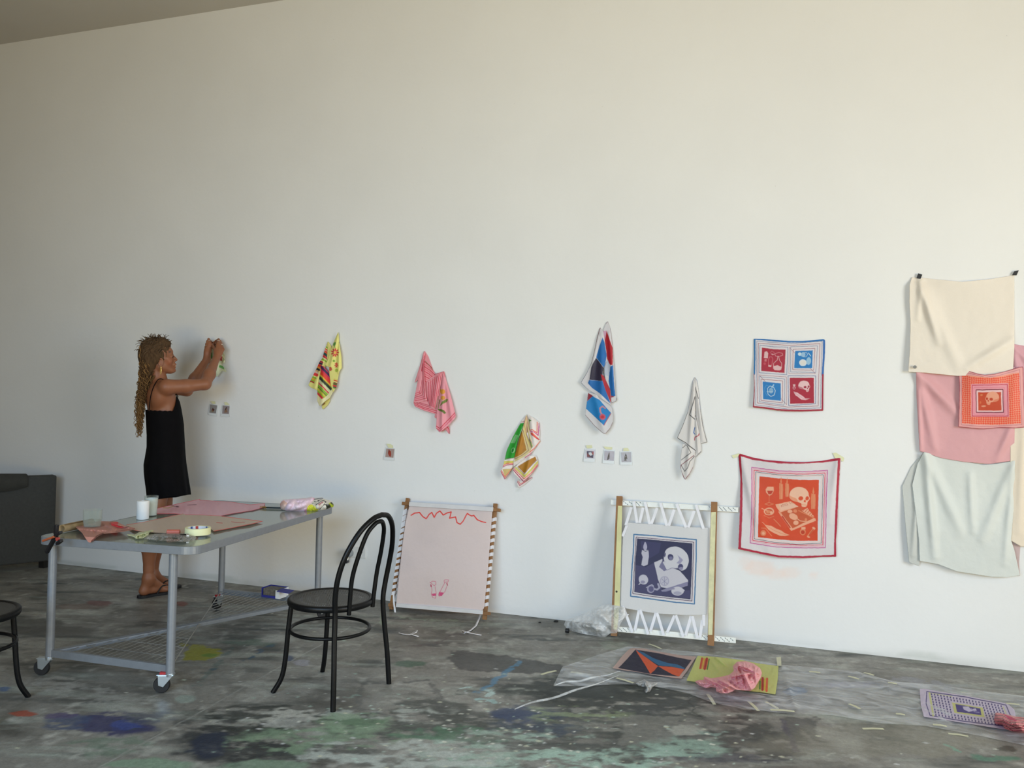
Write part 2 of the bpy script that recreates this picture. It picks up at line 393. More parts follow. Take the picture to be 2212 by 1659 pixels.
# the cut joint runs across the floor; coordinates measured in the photograph
def fp(pts): return np.array([Zp(x, y)[:2] for x, y in pts])
def streak(s, sd, brk):
    u = P[s, 0]*.947+P[s, 1]*.32; v = -P[s, 0]*.32+P[s, 1]*.947
    return np.clip((.55*fbm(u*6, v*26, sd, 5)+.45*fbm(u*24, v*30, sd+5, 4)-brk)*9, 0, 1)
def stain(px, py, wpx, hpx, col, st=.8, rough=1.0, brk=.0, sd=1, ang=0):
    """irregular spill; (wpx,hpx) its extent as measured in the photo"""
    global C
    c = fp([(px, py)])[0]; a = fp([(px-wpx, py), (px+wpx, py)]); bq = fp([(px, py-hpx), (px, py+hpx)])
    u = (a[1]-a[0])/2; v = (bq[1]-bq[0])/2; Mx = np.linalg.inv(np.stack([u, v], 1))
    r = np.linalg.norm(u)+np.linalg.norm(v); s = np.where(np.hypot(*(P-c).T) < r*1.7)[0]
    q = (P[s]-c+warp[s]*.30*rough*min(1, r*1.2)+warp2[s]*.05*rough)@Mx.T
    if ang:
        ca, sa = math.cos(ang), math.sin(ang); q = q@np.array([[ca, -sa], [sa, ca]])
    d = np.hypot(*q.T); al = np.clip((1-d)*4, 0, 1)*st
    if brk: al = al*streak(s, 40+sd, brk)
    C[s] = C[s]*(1-al[:, None])+lin(col)*al[:, None]
def fpoly(pts, col, st=.8, w=.03, brk=0, sd=3):
    global C
    q = fp(pts); lo, hi = q.min(0)-.15, q.max(0)+.15
    s = np.where((P[:, 0] > lo[0]) & (P[:, 0] < hi[0]) & (P[:, 1] > lo[1]) & (P[:, 1] < hi[1]))[0]
    R_ = P[s]+warp2[s]*.06*(w/.03); ins = pip(R_, q); d = segd(R_, q, True); al = np.clip(np.where(ins, d, -d)/.012+.5, 0, 1)*st
    if brk: al = al*streak(s, 60+sd, brk)
    C[s] = C[s]*(1-al[:, None])+lin(col)*al[:, None]
def fline(pts, wd, col, st=.8, wob=1., brk=0):
    global C
    q = fp(pts); R_ = P+warp2*.03*wob; d = segd(R_, q); al = np.clip((wd-d)/.005+.5, 0, 1)*st
    if brk: al = al*np.clip((fb(30, 33, 3)-brk)*7, 0, 1)
    C = C*(1-al[:, None])+lin(col)*al[:, None]
# broad darker and paler zones
stain(1430, 1500, 400, 52, '#2c312e', .88, 1.2, .36, 1); stain(1520, 1600, 260, 50, '#303431', .85, 1.3, .41, 2); stain(1330, 1580, 260, 60, '#3c403c', .7, 1.2, .42, 58)
stain(1240, 1490, 180, 26, '#262c2a', .85, 1, .34, 3); stain(900, 1560, 260, 45, '#3a403b', .8, 1.2, .40, 4); stain(1150, 1560, 120, 34, '#2c3a4c', .8, 1.1, .42, 59)
stain(500, 1590, 150, 54, '#25292b', .88, 1.1, .37, 5); stain(455, 1605, 60, 30, '#222a3c', .85, .9, .2, 6)
stain(560, 1550, 180, 28, '#2c302c', .8, 1.2, .42, 7); stain(1110, 1545, 60, 20, '#2c3c5c', .85, 1, .35, 8); stain(700, 1625, 120, 22, '#3a3f3c', .7, 1.2, .42, 60)
stain(1150, 1615, 280, 44, '#9bb0a0', .8, 1.3, .47, 9); stain(1290, 1640, 220, 32, '#a4bfae', .85, 1.2, .45, 10); stain(1480, 1620, 120, 30, '#8fa898', .75, 1.2, .47, 61)
stain(700, 1590, 220, 36, '#7d9478', .75, 1.2, .44, 11); stain(650, 1545, 130, 13, '#b8b7ac', .8, 1, .46, 12)
stain(840, 1632, 280, 28, '#b0b5ac', .85, 1.3, .44, 13); stain(830, 1545, 160, 18, '#b4b8ae', .7, 1.2, .48, 14)
stain(770, 1560, 100, 24, '#84997e', .8, 1.1, .40, 15); stain(960, 1585, 140, 20, '#4c7056', .8, 1.1, .42, 16); stain(1250, 1540, 130, 22, '#8a9870', .6, 1.2, .48, 62)
stain(320, 1652, 110, 14, '#7b937b', .8, .8, 0, 17); stain(230, 1612, 110, 22, '#5f7462', .6, 1.1, .34, 18); stain(560, 1655, 110, 18, '#7b937b', .7, .9, .3, 19)
stain(250, 1562, 90, 30, '#34345a', .9, 1.0, .36, 20); stain(270, 1566, 36, 13, '#3b4a86', .75, .9, .3, 21)
stain(150, 1560, 60, 16, '#3b4a6a', .75, .9, .3, 22); stain(130, 1547, 40, 7, '#4f4468', .8, .9, 0, 23)
stain(48, 1543, 34, 7, '#a34a33', .85, .8, 0, 24); stain(10, 1488, 18, 5, '#345a8c', .7, .8, 0, 25)
stain(330, 1548, 70, 16, '#4d5362', .6, 1.1, .35, 26)
stain(120, 1480, 90, 16, '#a3a199', .7, 1.3, .42, 27); stain(200, 1505, 110, 18, '#9b9a92', .6, 1.3, .46, 28); stain(300, 1520, 90, 16, '#a5a59d', .6, 1.2, .44, 29)
stain(400, 1510, 26, 10, '#8f998f', .8, .7, 0, 30); stain(620, 1560, 60, 12, '#adaea6', .6, 1.1, .4, 31)
stain(60, 1350, 80, 18, '#45443f', .75, 1, .2, 32); stain(140, 1365, 90, 14, '#4a4944', .7, 1, .25, 33); stain(150, 1395, 120, 10, '#8d8a80', .5, 1.1, .35, 34)
stain(212, 1303, 32, 7, '#6b3a34', .8, .9, 0, 35); stain(180, 1310, 60, 6, '#6a4a40', .5, .9, .2, 36); stain(392, 1304, 16, 6, '#7a3f33', .8, .7, 0, 37)
fpoly([(398, 1424), (410, 1392), (452, 1396), (482, 1411), (470, 1421), (446, 1429)], '#8f8c28', .9); stain(394, 1394, 12, 4, '#8f8c28', .8, .6, 0, 38)
stain(455, 1415, 22, 5, '#4f8138', .6, .8, .3, 39)
fline([(462, 1447), (500, 1437), (530, 1424), (560, 1408), (590, 1391)], .012, '#2f4c63', .8, 2.2, .38)
fline([(420, 1480), (470, 1440), (500, 1400), (560, 1392)], .02, '#4b6460', .5, 2.5, .42)
stain(540, 1388, 70, 8, '#55705f', .5, 1.1, .35, 40); stain(625, 1422, 14, 7, '#3b4a6a', .7, .8, .2, 41); stain(650, 1432, 22, 7, '#a6a4ad', .6, .9, .1, 42)
stain(884, 1433, 38, 8, '#486350', .85, .7, 0, 43); stain(780, 1560, 60, 8, '#4b6a4c', .6, 1, .3, 44)
fpoly([(967, 1425), (984, 1404), (1106, 1418), (1215, 1438), (1218, 1456), (1060, 1452), (990, 1446)], '#3f403e', .85, brk=.2)
fline([(782, 1478), (860, 1474), (925, 1470), (948, 1500), (952, 1536)], .014, '#4c4e4b', .6, 1.5, .3); fline([(782, 1478), (775, 1530), (860, 1552)], .012, '#4c4e4b', .5, 1.5, .3)
fline([(1035, 1495), (1070, 1470), (1125, 1428)], .016, '#4f7f9c', .8, 1.5, .3); fline([(1000, 1488), (1035, 1487), (1062, 1500)], .014, '#b9cfc9', .8, 3, .42); fline([(1040, 1510), (1062, 1515)], .02, '#9fc0bd', .7, 2, .2)
fline([(840, 1328), (900, 1338), (1020, 1342)], .018, '#8d9a85', .6, 2, .35); fline([(826, 1325), (826, 1350)], .012, '#93a289', .7, 1, .1); stain(960, 1352, 60, 12, '#8d9488', .6, 1.1, .42, 45)
fline([(850, 1398), (940, 1392), (970, 1372), (1010, 1370)], .008, '#4a3a3e', .6, 2, .3)
fpoly([(1345, 1546), (1470, 1545), (1450, 1606), (1338, 1608)], '#76756d', .7, brk=.12); stain(1485, 1578, 40, 14, '#a09f94', .85, 1, .25, 46)
fpoly([(1690, 1552), (1762, 1548), (1768, 1600), (1735, 1580), (1716, 1620)], '#41433f', .75, brk=.15); fline([(1690, 1556), (1722, 1622)], .012, '#43404c', .8, 1)
stain(1718, 1493, 30, 10, '#3c6285', .85, .9, .15, 47); fline([(2038, 1608), (2076, 1626)], .01, '#6fa792', .8, 1.5); stain(2172, 1618, 22, 8, '#4a4b42', .8, .8, .1, 48); stain(2150, 1637, 50, 7, '#55806a', .75, .9, .2, 49)
stain(1560, 1640, 130, 12, '#4a4a55', .5, 1.1, .4, 50); stain(1900, 1480, 200, 14, '#8d8e98', .5, 1.2, .4, 51); stain(1830, 1480, 60, 8, '#85859b', .55, 1, .3, 52)
stain(2040, 1400, 120, 8, '#5c5c52', .5, 1, .3, 53); fline([(1485, 1505), (1500, 1540), (1512, 1548)], .004, '#242624', .8, 1)
stain(1880, 1600, 300, 40, '#85826f', .35, 1, .2, 54); stain(1240, 1350, 120, 10, '#54544e', .6, 1, .3, 55)
stain(1040, 1600, 70, 10, '#38503e', .6, 1, .35, 56); stain(1330, 1395, 40, 12, '#869080', .5, 1, .3, 57)
for i in range(26):   # scattered brush drags
    x, y = random.uniform(60, 2150), random.uniform(1480, 1655); l = random.uniform(20, 80)
    fline([(x, y), (x+l, y+random.uniform(-8, 8))], random.uniform(.004, .012), random.choice(['#a9b3a8', '#5a5f5a', '#8aa296', '#b8b6aa', '#3d4745']), .6, 2.5, .42)
fline([(205, 1662), (420, 1545), (600, 1443), (692, 1394), (757, 1354)], .0035, '#a7a69d', .85, .3); fline([(205, 1662), (420, 1545), (600, 1443)], .006, '#5d5c57', .25, .5)
# chips of dried paint
rs = np.random.RandomState(3)
for k in range(460):
    cx, cy = rs.uniform(-3.2, 1.2), rs.uniform(-2.9, -.15)
    if rs.rand() < .75: cx, cy = rs.normal(-1.0, .7), rs.normal(-1.8, .35)
    r = rs.uniform(.003, .0085); i0 = np.searchsorted(gx, cx-.02); i1 = np.searchsorted(gx, cx+.02); j0 = np.searchsorted(gy, cy-.02); j1 = np.searchsorted(gy, cy+.02)
    if i1 <= i0 or j1 <= j0: continue
    I, J = np.meshgrid(np.arange(i0, min(i1, len(gx))), np.arange(j0, min(j1, len(gy))), indexing='ij'); s = (I*len(gy)+J).ravel()
    d = np.hypot((P[s, 0]-cx)*(.7 if k % 2 else 1.3), P[s, 1]-cy); al = np.clip((r-d)/.004+.5, 0, 1)*.85
    col = lin(['#c9c9ae', '#d6d6c6', '#b9cbbd', '#c3c3c0', '#9fb5a5'][k % 5]); C[s] = C[s]*(1-al[:, None])+col*al[:, None]
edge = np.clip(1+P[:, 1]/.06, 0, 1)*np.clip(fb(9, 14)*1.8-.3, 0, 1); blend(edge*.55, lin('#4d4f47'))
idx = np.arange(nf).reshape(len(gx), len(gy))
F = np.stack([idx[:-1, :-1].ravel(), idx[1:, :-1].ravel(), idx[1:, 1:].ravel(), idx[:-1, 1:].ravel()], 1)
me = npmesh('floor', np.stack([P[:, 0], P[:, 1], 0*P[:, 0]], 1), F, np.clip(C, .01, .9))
m, t, b, L, a, tc, noise, rng, scale = attr_surface('painted_concrete', me, .5)
c = scale(a.outputs['Color'], rng(noise(45, 8, .4), .3, .7, .86, 1.13)); c = scale(c, rng(noise(160, 3), .3, .7, .9, 1.1))
L.new(c, b.inputs['Base Color']); L.new(rng(noise(5), .3, .7, .38, .62), b.inputs['Roughness']); b.inputs['Specular IOR Level'].default_value = .35
bp = t.nodes.new('ShaderNodeBump'); bp.inputs['Strength'].default_value = .15; bp.inputs['Distance'].default_value = .008
L.new(noise(60, 6), bp.inputs['Height']); L.new(bp.outputs[0], b.inputs['Normal'])
tag(link('floor', me, m), kind='structure')
# ------------------------------------------------------------------ cloths on the wall
SILK = cloth_mat('dyed_silk', .55, .22)
SHEER = cloth_mat('sheer_silk', .5, .3, sheer=.12)
TAPE = mat('masking_tape', '#dcdab0', .6, var=.05, Alpha=1)
BLACKTAPE = mat('black_tape', '#1b1b1c', .55, var=.1)
def P_(pts): return list(pts)
# 1. yellow serape scarf ----------------------------------------------------
O, S = (640, 690), 7.543
Y_ = '#e6dc86'; g1, r1, k1, o1, p1, gr1 = '#8fb32f', '#d8383a', '#2b2a33', '#e2622c', '#cf2e55', '#3f7d36'
def stripes(x0, y0, dx, dy, ln, lx, seq):
    """parallel stripes: start point, step direction, stripe direction"""
    out = []; t = 0
    for wd, c in seq:
        if c: a = (x0+dx*(t+wd/2), y0+dy*(t+wd/2)); out.append(('l', [a, (a[0]+ln, a[1]+lx)], wd, c))
        t += wd
    return out
pA = [(515, 355), (560, 430), (570, 480), (520, 620), (480, 740), (470, 800), (400, 900), (380, 1000), (345, 1160), (300, 1135), (235, 1110), (195, 1070), (260, 940), (330, 800), (380, 690), (420, 640), (470, 480)]
cA = [('p', [(515, 355), (575, 440), (530, 640), (500, 700), (505, 560), (520, 400)], Y_)]
seqA = [(22, g1), (20, Y_), (22, r1), (14, '#e9c8a0'), (22, r1), (22, o1), (44, '#234a4c'), (24, r1), (20, '#b0242e'), (24, '#dccf9a'), (26, g1)]
cA = stripes(500, 445, 0, 1, -140, -85, seqA)+stripes(500, 445, 0, 1, 20, 22, seqA)+cA
seqB = [(28, '#b02040'), (30, '#2b2040'), (46, '#d63a2a'), (24, '#e58a2a'), (34, '#241c20'), (24, '#c9a070'), (26, '#d9b8a8'), (48, r1), (14, Y_), (32, g1), (26, '#d9a030'), (22, g1), (34, '#a8262e')]
cA += stripes(395, 670, -.42, .93, -210, -80, seqB)+stripes(395, 670, -.42, .93, 40, 18, seqB)
cA += [('p', [(190, 1075), (235, 1015), (350, 1075), (350, 1170), (230, 1120)], Y_)]
pB = [(685, 200), (700, 380), (735, 600), (742, 790), (700, 850), (680, 960), (655, 1100), (600, 1190), (560, 1060), (540, 900), (535, 780), (470, 745), (520, 640), (570, 480), (610, 370)]
cB = [('p', [(600, 430), (605, 385), (640, 365), (645, 395), (630, 430)], '#5d9a45'), ('l', [(620, 430), (635, 460)], 8, '#5d9a45')]
for a in range(9):
    th = a*2*math.pi/9; cB.append(('e', 630+42*math.cos(th), 540+48*math.sin(th), 26, 11, math.degrees(th), '#cf2238'))
cB += [('e', 632, 540, 14, 16, 0, '#e9c34a'), ('e', 612, 675, 20, 18, 30, '#7da63c')]
for a in range(7):
    th = a*.9+.3; cB.append(('e', 655+18*math.cos(th), 745+28*math.sin(th), 17, 8, math.degrees(th), '#cf2238')); cB.append(('e', 558+15*math.cos(th), 808+22*math.sin(th), 14, 8, math.degrees(th), '#b82432'))
cB += [('e', 655, 830, 25, 28, 0, '#a9b84a'), ('e', 700, 375, 5, 12, 0, '#6b2a2c')]
cB += stripes(620, 960, -.1, 1, 60, 20, [(22, '#dcd070'), (18, r1), (20, Y_), (18, '#7a3a2c'), (26, '#5f6c38'), (26, r1), (16, '#2b3a4c'), (16, '#7ba040')])
pC = [(400, 745), (440, 760), (520, 850), (600, 930), (598, 1010), (590, 1120), (605, 1170), (545, 1280), (470, 1335), (380, 1415), (340, 1325), (345, 1150), (370, 980), (395, 850)]
seqC = [(22, '#b42848'), (24, '#c83060'), (46, '#3c2a50'), (34, p1), (60, '#e0402a'), (26, '#e9b83a'), (16, '#6b8a30'), (34, '#2d2c26'), (16, gr1), (48, '#dcd6ac'), (24, r1), (14, '#dcd6ac'), (44, g1), (16, '#1f5a3c'), (40, '#c9c040'), (24, g1), (34, r1)]
cC = stripes(400, 700, -.10, 1.0, 260, 265, seqC)+stripes(400, 700, -.10, 1, -60, -60, seqC)
cC += [('p', [(600, 1095), (610, 1200), (540, 1290), (380, 1425), (335, 1330), (345, 1240), (400, 1310), (440, 1285), (480, 1260), (525, 1215), (560, 1165), (585, 1130)], '#e3dcae')]
pD = [(470, 1335), (550, 1270), (548, 1330), (505, 1400), (430, 1470), (412, 1412)]
cD = [('p', [(420, 1400), (465, 1355), (470, 1375), (425, 1405)], '#8a3a2a')]
pE = [(520, 360), (575, 445), (545, 640), (500, 760), (478, 740), (505, 560)]
cloth('hanging_scarf', [
    panel(pA, O, S, WALL, Y_, cA, .006, [(515, 355, 0), (200, 1080, .02), (340, 1150, .03), (400, 800, .012)], [(470, 600, 300, 1100, 30, .012)], wob=3, gain=1.25),
    panel(pD, O, S, WALL, Y_, cD, .02, wob=2, gain=1.15),
    panel(pB, O, S, WALL, Y_, cB, .010, [(685, 200, 0), (740, 800, .02), (600, 1190, .03), (480, 740, .028)], [(690, 220, 560, 760, 28, .018), (700, 400, 690, 860, 24, .015)], wob=2, gain=1.25),
    panel(pE, O, S, WALL, Y_, [], .014, gain=1.2),
    panel(pC, O, S, WALL, '#dfd79f', cC, .030, [(400, 745, 0), (600, 930, .004), (380, 1415, .02)], [(440, 780, 420, 1380, 45, .02)], wob=4, gain=1.2),
], SILK, 'pale yellow scarf with red flowers and multicoloured stripes pinned to the white wall', 'scarf', 'draped silk scarves pinned along the wall')
# 2. pink scarf ------------------------------------------------------------
O = (870, 740)
pk, pr = '#f0a0a8', '#d62848'
pA = [(355, 130), (420, 230), (490, 440), (560, 560), (600, 800), (560, 1170), (545, 1240), (515, 1215), (530, 1165), (350, 1110), (200, 1045), (175, 985), (200, 850), (225, 760), (250, 600), (190, 660), (240, 500), (290, 340), (330, 180)]
pB = [(355, 130), (378, 180), (345, 300), (370, 800), (400, 940), (290, 975), (175, 975), (200, 850), (240, 640), (275, 440), (330, 180)]
cA = []
for i in range(9):
    y = 330+i*36; cA.append(('l', [(350, y-20+i*3), (430, y+40), (520, y+120)], 12, pr if i % 2 == 0 else '#e8707c'))
cA += [('p', [(385, 620), (520, 540), (640, 470), (600, 800), (560, 1100), (440, 1060), (400, 900)], pk)]
for i in range(7):
    x = 400+i*33; cA.append(('l', [(x+75-i*4, 640-i*28), (x+25, 860), (x-5+i*6, 985+i*14)], 11, ['#c02444', pr][i % 2]))
cA += [('l', [(365, 300), (430, 370), (490, 445)], 8, '#6d6a3a'), ('l', [(565, 930), (530, 1080)], 8, '#8c8464'), ('l', [(650, 470), (600, 650), (585, 760)], 7, '#8a7a5c')]
cA += [('p', [(170, 960), (400, 960), (450, 1010), (560, 1100), (560, 1180), (200, 1060)], pk)]
cA += [('l', [(190, 985), (300, 1040), (430, 1080), (560, 1115)], 10, pr), ('l', [(195, 1015), (340, 1075), (560, 1150)], 10, pr), ('l', [(270, 980), (440, 1028)], 9, '#c02444'), ('l', [(230, 985), (440, 1055)], 9, '#c02444')]
cB = [('l', [(372, 185), (345, 250)], 8, pr)]
for i in range(5):
    x = 338-i*27; cB.append(('l', [(352-i*11, 220+i*60), (x+20, 560), (x+44, 800+i*6), (x+50-i*8, 905-i*24), (200-i*2, 950-i*28)], 10, ['#d62848', '#e05068', '#c02444'][i % 3]))
pC = [(640, 470), (680, 470), (705, 600), (780, 850), (865, 1190), (860, 1225), (750, 1350), (600, 1465), (540, 1395), (560, 1100), (600, 780), (625, 560)]
cC = [('e', 650, 800, 42, 40, 0, '#e3a13c'), ('e', 655, 900, 36, 34, 0, '#e0a040'), ('e', 605, 770, 18, 22, 0, '#dda848'),
      ('p', [(600, 1040), (640, 960), (720, 915), (738, 930), (715, 970), (650, 1000)], '#7d8a3e'), ('p', [(575, 1080), (620, 1080), (680, 1110), (708, 1150), (680, 1165), (640, 1130), (580, 1105)], '#6a7a34'),
      ('l', [(575, 1090), (590, 980), (600, 930)], 12, '#7a7438'), ('l', [(600, 1000), (610, 930)], 8, '#7a7438'),
      ('l', [(855, 1140), (770, 1230), (690, 1310), (605, 1400), (540, 1355)], 13, pr), ('l', [(865, 1170), (780, 1265), (700, 1345), (605, 1435), (545, 1395)], 11, '#e0506a'), ('l', [(662, 472), (690, 560)], 10, '#d66a70')]
pD = [(600, 1440), (720, 1370), (760, 1360), (762, 1495), (735, 1470), (695, 1415), (650, 1450)]
pE = [(520, 510), (625, 480), (650, 480), (600, 800), (540, 1090), (450, 1060), (400, 900), (390, 640), (540, 550)]
cE = [('l', [(525, 520), (640, 490)], 9, '#c88088')]
for i in range(7):
    cE.append(('l', [(628-i*34, 490+i*26), (585-i*28, 780), (540-i*20, 1080-i*12)], 11, ['#c02444', pr][i % 2]))
cE.append(('l', [(580, 870), (530, 1085)], 8, '#8c8464'))
cloth('hanging_scarf', [
    panel(pA, O, S, WALL, pk, cA, .005, [(355, 130, 0), (200, 1050, .02), (550, 1200, .02)], [(300, 500, 240, 900, 60, .012)], wob=3, gain=1.1),
    panel(pE, O, S, WALL, pk, cE, .018, [(640, 480, 0), (400, 900, .01)], [(600, 500, 480, 1050, 50, .012)], wob=3, gain=1.1),
    panel(pB, O, S, WALL, pk, cB, .022, [(355, 130, -.015), (300, 950, .012)], [(340, 200, 370, 930, 28, .012)], wob=3, gain=1.1),
    panel(pD, O, S, WALL, pk, [('l', [(730, 1375), (755, 1420), (760, 1490)], 12, pr)], .016, gain=1.05),
    panel(pC, O, S, WALL, '#f0a4ae', cC, .024, [(655, 465, -.02), (600, 1465, .02), (865, 1200, .01)], [(660, 520, 640, 1440, 34, .018), (690, 560, 800, 1250, 34, .014)], wob=3, gain=1.1),
], SILK, 'pink scarf with red stripes and yellow flowers pinned to the white wall', 'scarf', 'draped silk scarves pinned along the wall')
# 3. green and ochre scarf --------------------------------------------------
O, S3 = (1060, 880), 8.29
cr, mg, orr, ye, oc, gn = '#efe6df', '#c8285a', '#f06a4c', '#dcd06c', '#b97f22', '#2ea332'
pA = [(640, 125), (600, 300), (480, 600), (430, 860), (410, 1000), (390, 1080), (250, 1300), (175, 1150), (215, 1070), (250, 920), (290, 760), (400, 520), (540, 260)]
cA = [('p', [(600, 280), (500, 560), (440, 860), (420, 900), (250, 940), (280, 780), (400, 520), (530, 285)], gn), ('p', [(440, 490), (500, 500), (430, 640), (355, 640), (400, 560)], '#7cc07a'), ('e', 400, 770, 34, 50, 20, '#8fc88e'), ('e', 395, 770, 20, 38, 20, '#1c8a2c'),
      ('l', [(545, 265), (640, 240)], 8, '#b0605c'), ('l', [(270, 918), (420, 905)], 8, '#8c7a70'), ('p', [(240, 960), (420, 955), (415, 995), (225, 1020)], ye), ('l', [(225, 1040), (300, 1000), (415, 1003)], 14, orr), ('l', [(210, 1068), (300, 1028), (410, 1022)], 13, mg),
      ('p', [(215, 1105), (385, 1095), (255, 1260)], '#d9c07a'), ('l', [(190, 1125), (255, 1250), (385, 1085)], 12, orr), ('l', [(178, 1145), (255, 1280), (390, 1110)], 12, mg)]
pB = [(640, 125), (700, 300), (690, 480), (780, 640), (700, 800), (560, 960), (405, 1060), (410, 950), (440, 840), (500, 600), (560, 420), (600, 260)]
cB = [('p', [(555, 400), (600, 560), (650, 700), (660, 760), (540, 850), (420, 910), (440, 800), (500, 600)], oc), ('n', .4, 60, '#9a6a14'), ('p', [(600, 260), (560, 420), (640, 760), (545, 850), (430, 905), (420, 985), (620, 870), (720, 780), (780, 640), (700, 470), (700, 300), (640, 125)], '#dcca92'),
      ('l', [(630, 160), (600, 300), (640, 480), (700, 640), (735, 740)], 9, '#c0705c'), ('l', [(610, 190), (570, 380), (620, 560), (680, 770), (560, 860), (425, 925)], 9, '#8c5a50'), ('l', [(655, 140), (650, 300), (660, 500), (770, 690)], 9, '#b05070'), ('l', [(660, 500), (720, 640), (745, 730)], 14, '#4c9450'), ('l', [(590, 300), (610, 430), (650, 560), (690, 700)], 10, ye)]
pC = [(650, 115), (760, 180), (865, 270), (880, 480), (870, 560), (890, 600), (790, 740), (700, 860), (560, 960), (400, 1070), (410, 1000), (560, 910), (690, 800), (720, 700), (700, 620), (640, 470), (700, 400), (690, 250)]
cC = [('p', [(685, 210), (735, 235), (700, 250), (690, 390), (675, 400)], '#5f8a3c'), ('l', [(832, 265), (828, 455), (745, 400), (700, 410)], 15, orr), ('l', [(865, 285), (852, 500), (770, 440), (705, 430)], 15, '#d62f8a'),
      ('p', [(715, 450), (745, 450), (880, 575), (860, 590), (720, 490)], orr), ('l', [(725, 475), (800, 540), (875, 575)], 8, mg), ('l', [(890, 600), (790, 730), (690, 810), (560, 905), (410, 985)], 16, orr), ('l', [(900, 625), (800, 765), (690, 850), (560, 935), (408, 1025)], 14, mg),
      ('p', [(655, 130), (690, 260), (680, 400), (645, 440), (640, 200)], '#a8955c')]
pD = [(560, 950), (700, 860), (810, 860), (845, 950), (850, 1040), (760, 1160), (600, 1340), (500, 1270), (410, 1190), (400, 1100), (480, 1020)]
cD = [('p', [(480, 1060), (640, 960), (800, 880), (820, 940), (700, 1080), (600, 1180)], oc), ('l', [(480, 1075), (598, 1195), (700, 1070), (830, 940)], 10, '#a08070'), ('l', [(450, 1085), (605, 1235), (730, 1110), (845, 975)], 34, ye), ('l', [(415, 1095), (598, 1280), (730, 1165), (848, 1015)], 15, orr), ('l', [(405, 1120), (590, 1330), (730, 1200), (845, 1045)], 16, mg)]
pE = [(485, 1280), (560, 1330), (620, 1330), (740, 1240), (742, 1270), (600, 1390), (500, 1448), (465, 1380)]
cloth('hanging_scarf', [
    panel(pA, O, S3, WALL, cr, cA, .006, [(640, 125, 0), (200, 1100, .03), (400, 1000, .02)], [(560, 350, 330, 1000, 40, .014)], wob=3, gain=1.1),
    panel(pE, O, S3, WALL, cr, [('l', [(480, 1330), (520, 1400), (740, 1250)], 12, mg), ('l', [(500, 1320), (525, 1370), (620, 1330)], 9, orr)], .014, gain=1.05),
    panel(pB, O, S3, WALL, cr, cB, .018, [(640, 125, -.014), (405, 1050, .012)], [(620, 200, 480, 900, 40, .016), (650, 300, 740, 700, 24, .012)], wob=4, gain=1.1),
    panel(pD, O, S3, WALL, cr, cD, .020, [(600, 1340, .018), (800, 870, 0)], [(700, 900, 600, 1300, 40, .014)], wob=3, gain=1.1),
    panel(pC, O, S3, WALL, cr, cC, .030, [(650, 115, -.026), (860, 300, -.01), (400, 1060, 0)], [(720, 200, 780, 650, 40, .014)], wob=4, gain=1.1),
], SILK, 'cream scarf with green and ochre squares and neon pink borders pinned to the wall', 'scarf', 'draped silk scarves pinned along the wall')
# 4. blue red white scarf ---------------------------------------------------
O, S4 = (1230, 680), 6.144
bl, rd, nv, wh = '#2070b8', '#b81f2c', '#332c42', '#ddd9da'
pA = [(510, 85), (545, 180), (570, 400), (590, 700), (610, 1060), (628, 1110), (622, 1145), (560, 1172), (480, 900), (440, 500), (450, 200), (480, 120)]
cA = [('p', [(495, 210), (535, 330), (575, 440), (575, 665), (545, 668), (510, 630), (480, 480), (465, 340)], rd), ('p', [(540, 690), (580, 665), (592, 900), (610, 1075), (555, 1090), (520, 880)], bl), ('p', [(470, 600), (500, 580), (545, 680), (525, 820), (440, 780)], '#c6cdda'), ('p', [(550, 1070), (600, 1085), (555, 1100)], '#a8324c'), ('p', [(430, 220), (495, 210), (465, 360), (445, 300)], '#d9a8c0'), ('l', [(545, 180), (570, 400)], 5, '#8a6a78'), ('l', [(480, 120), (512, 88), (545, 170)], 6, '#7a2a34'), ('l', [(625, 1100), (620, 1145), (560, 1172)], 7, '#3a4a6c')]
pB = [(410, 165), (450, 220), (490, 480), (500, 600), (455, 700), (440, 780), (545, 1000), (555, 1205), (420, 1110), (340, 1050), (245, 990), (150, 900), (230, 770), (290, 640), (330, 480), (370, 280), (395, 190)]
cB = [('p', [(440, 300), (465, 360), (495, 540), (470, 690), (455, 700), (355, 565), (395, 420)], bl), ('p', [(355, 570), (455, 705), (440, 770), (440, 880), (265, 862), (290, 700), (315, 640)], nv), ('p', [(415, 790), (530, 830), (545, 1000), (555, 1180), (480, 1010), (440, 880)], rd), ('p', [(262, 865), (440, 880), (480, 1000), (548, 1180), (400, 1040), (300, 970), (245, 905)], bl),
      ('l', [(412, 168), (370, 300), (330, 480), (290, 640)], 7, '#6b2a34'), ('l', [(290, 640), (230, 770), (152, 900), (250, 1000)], 6, '#34406c'), ('l', [(250, 1000), (400, 1110), (555, 1210)], 6, '#8a2a38')]
pC = [(250, 1030), (340, 1050), (450, 1120), (560, 1230), (578, 1340), (575, 1430), (545, 1500), (480, 1580), (440, 1570), (330, 1470), (208, 1330), (220, 1240), (235, 1110)]
cC = [('p', [(248, 1035), (320, 1080), (235, 1145)], '#8f2434'), ('p', [(310, 1080), (400, 1130), (550, 1300), (460, 1470), (220, 1245), (232, 1150)], '#2286c8'), ('l', [(550, 1310), (460, 1465)], 8, '#c0303a'), ('l', [(475, 1240), (440, 1215), (405, 1240), (412, 1290), (435, 1330)], 20, '#c08a98'), ('e', 440, 1355, 40, 40, 0, '#c8566a'), ('e', 440, 1355, 22, 20, 0, '#c02838'), ('l', [(208, 1328), (330, 1470), (440, 1570), (480, 1578), (545, 1500), (575, 1430)], 7, '#7a2430')]
cC[5:5] = []
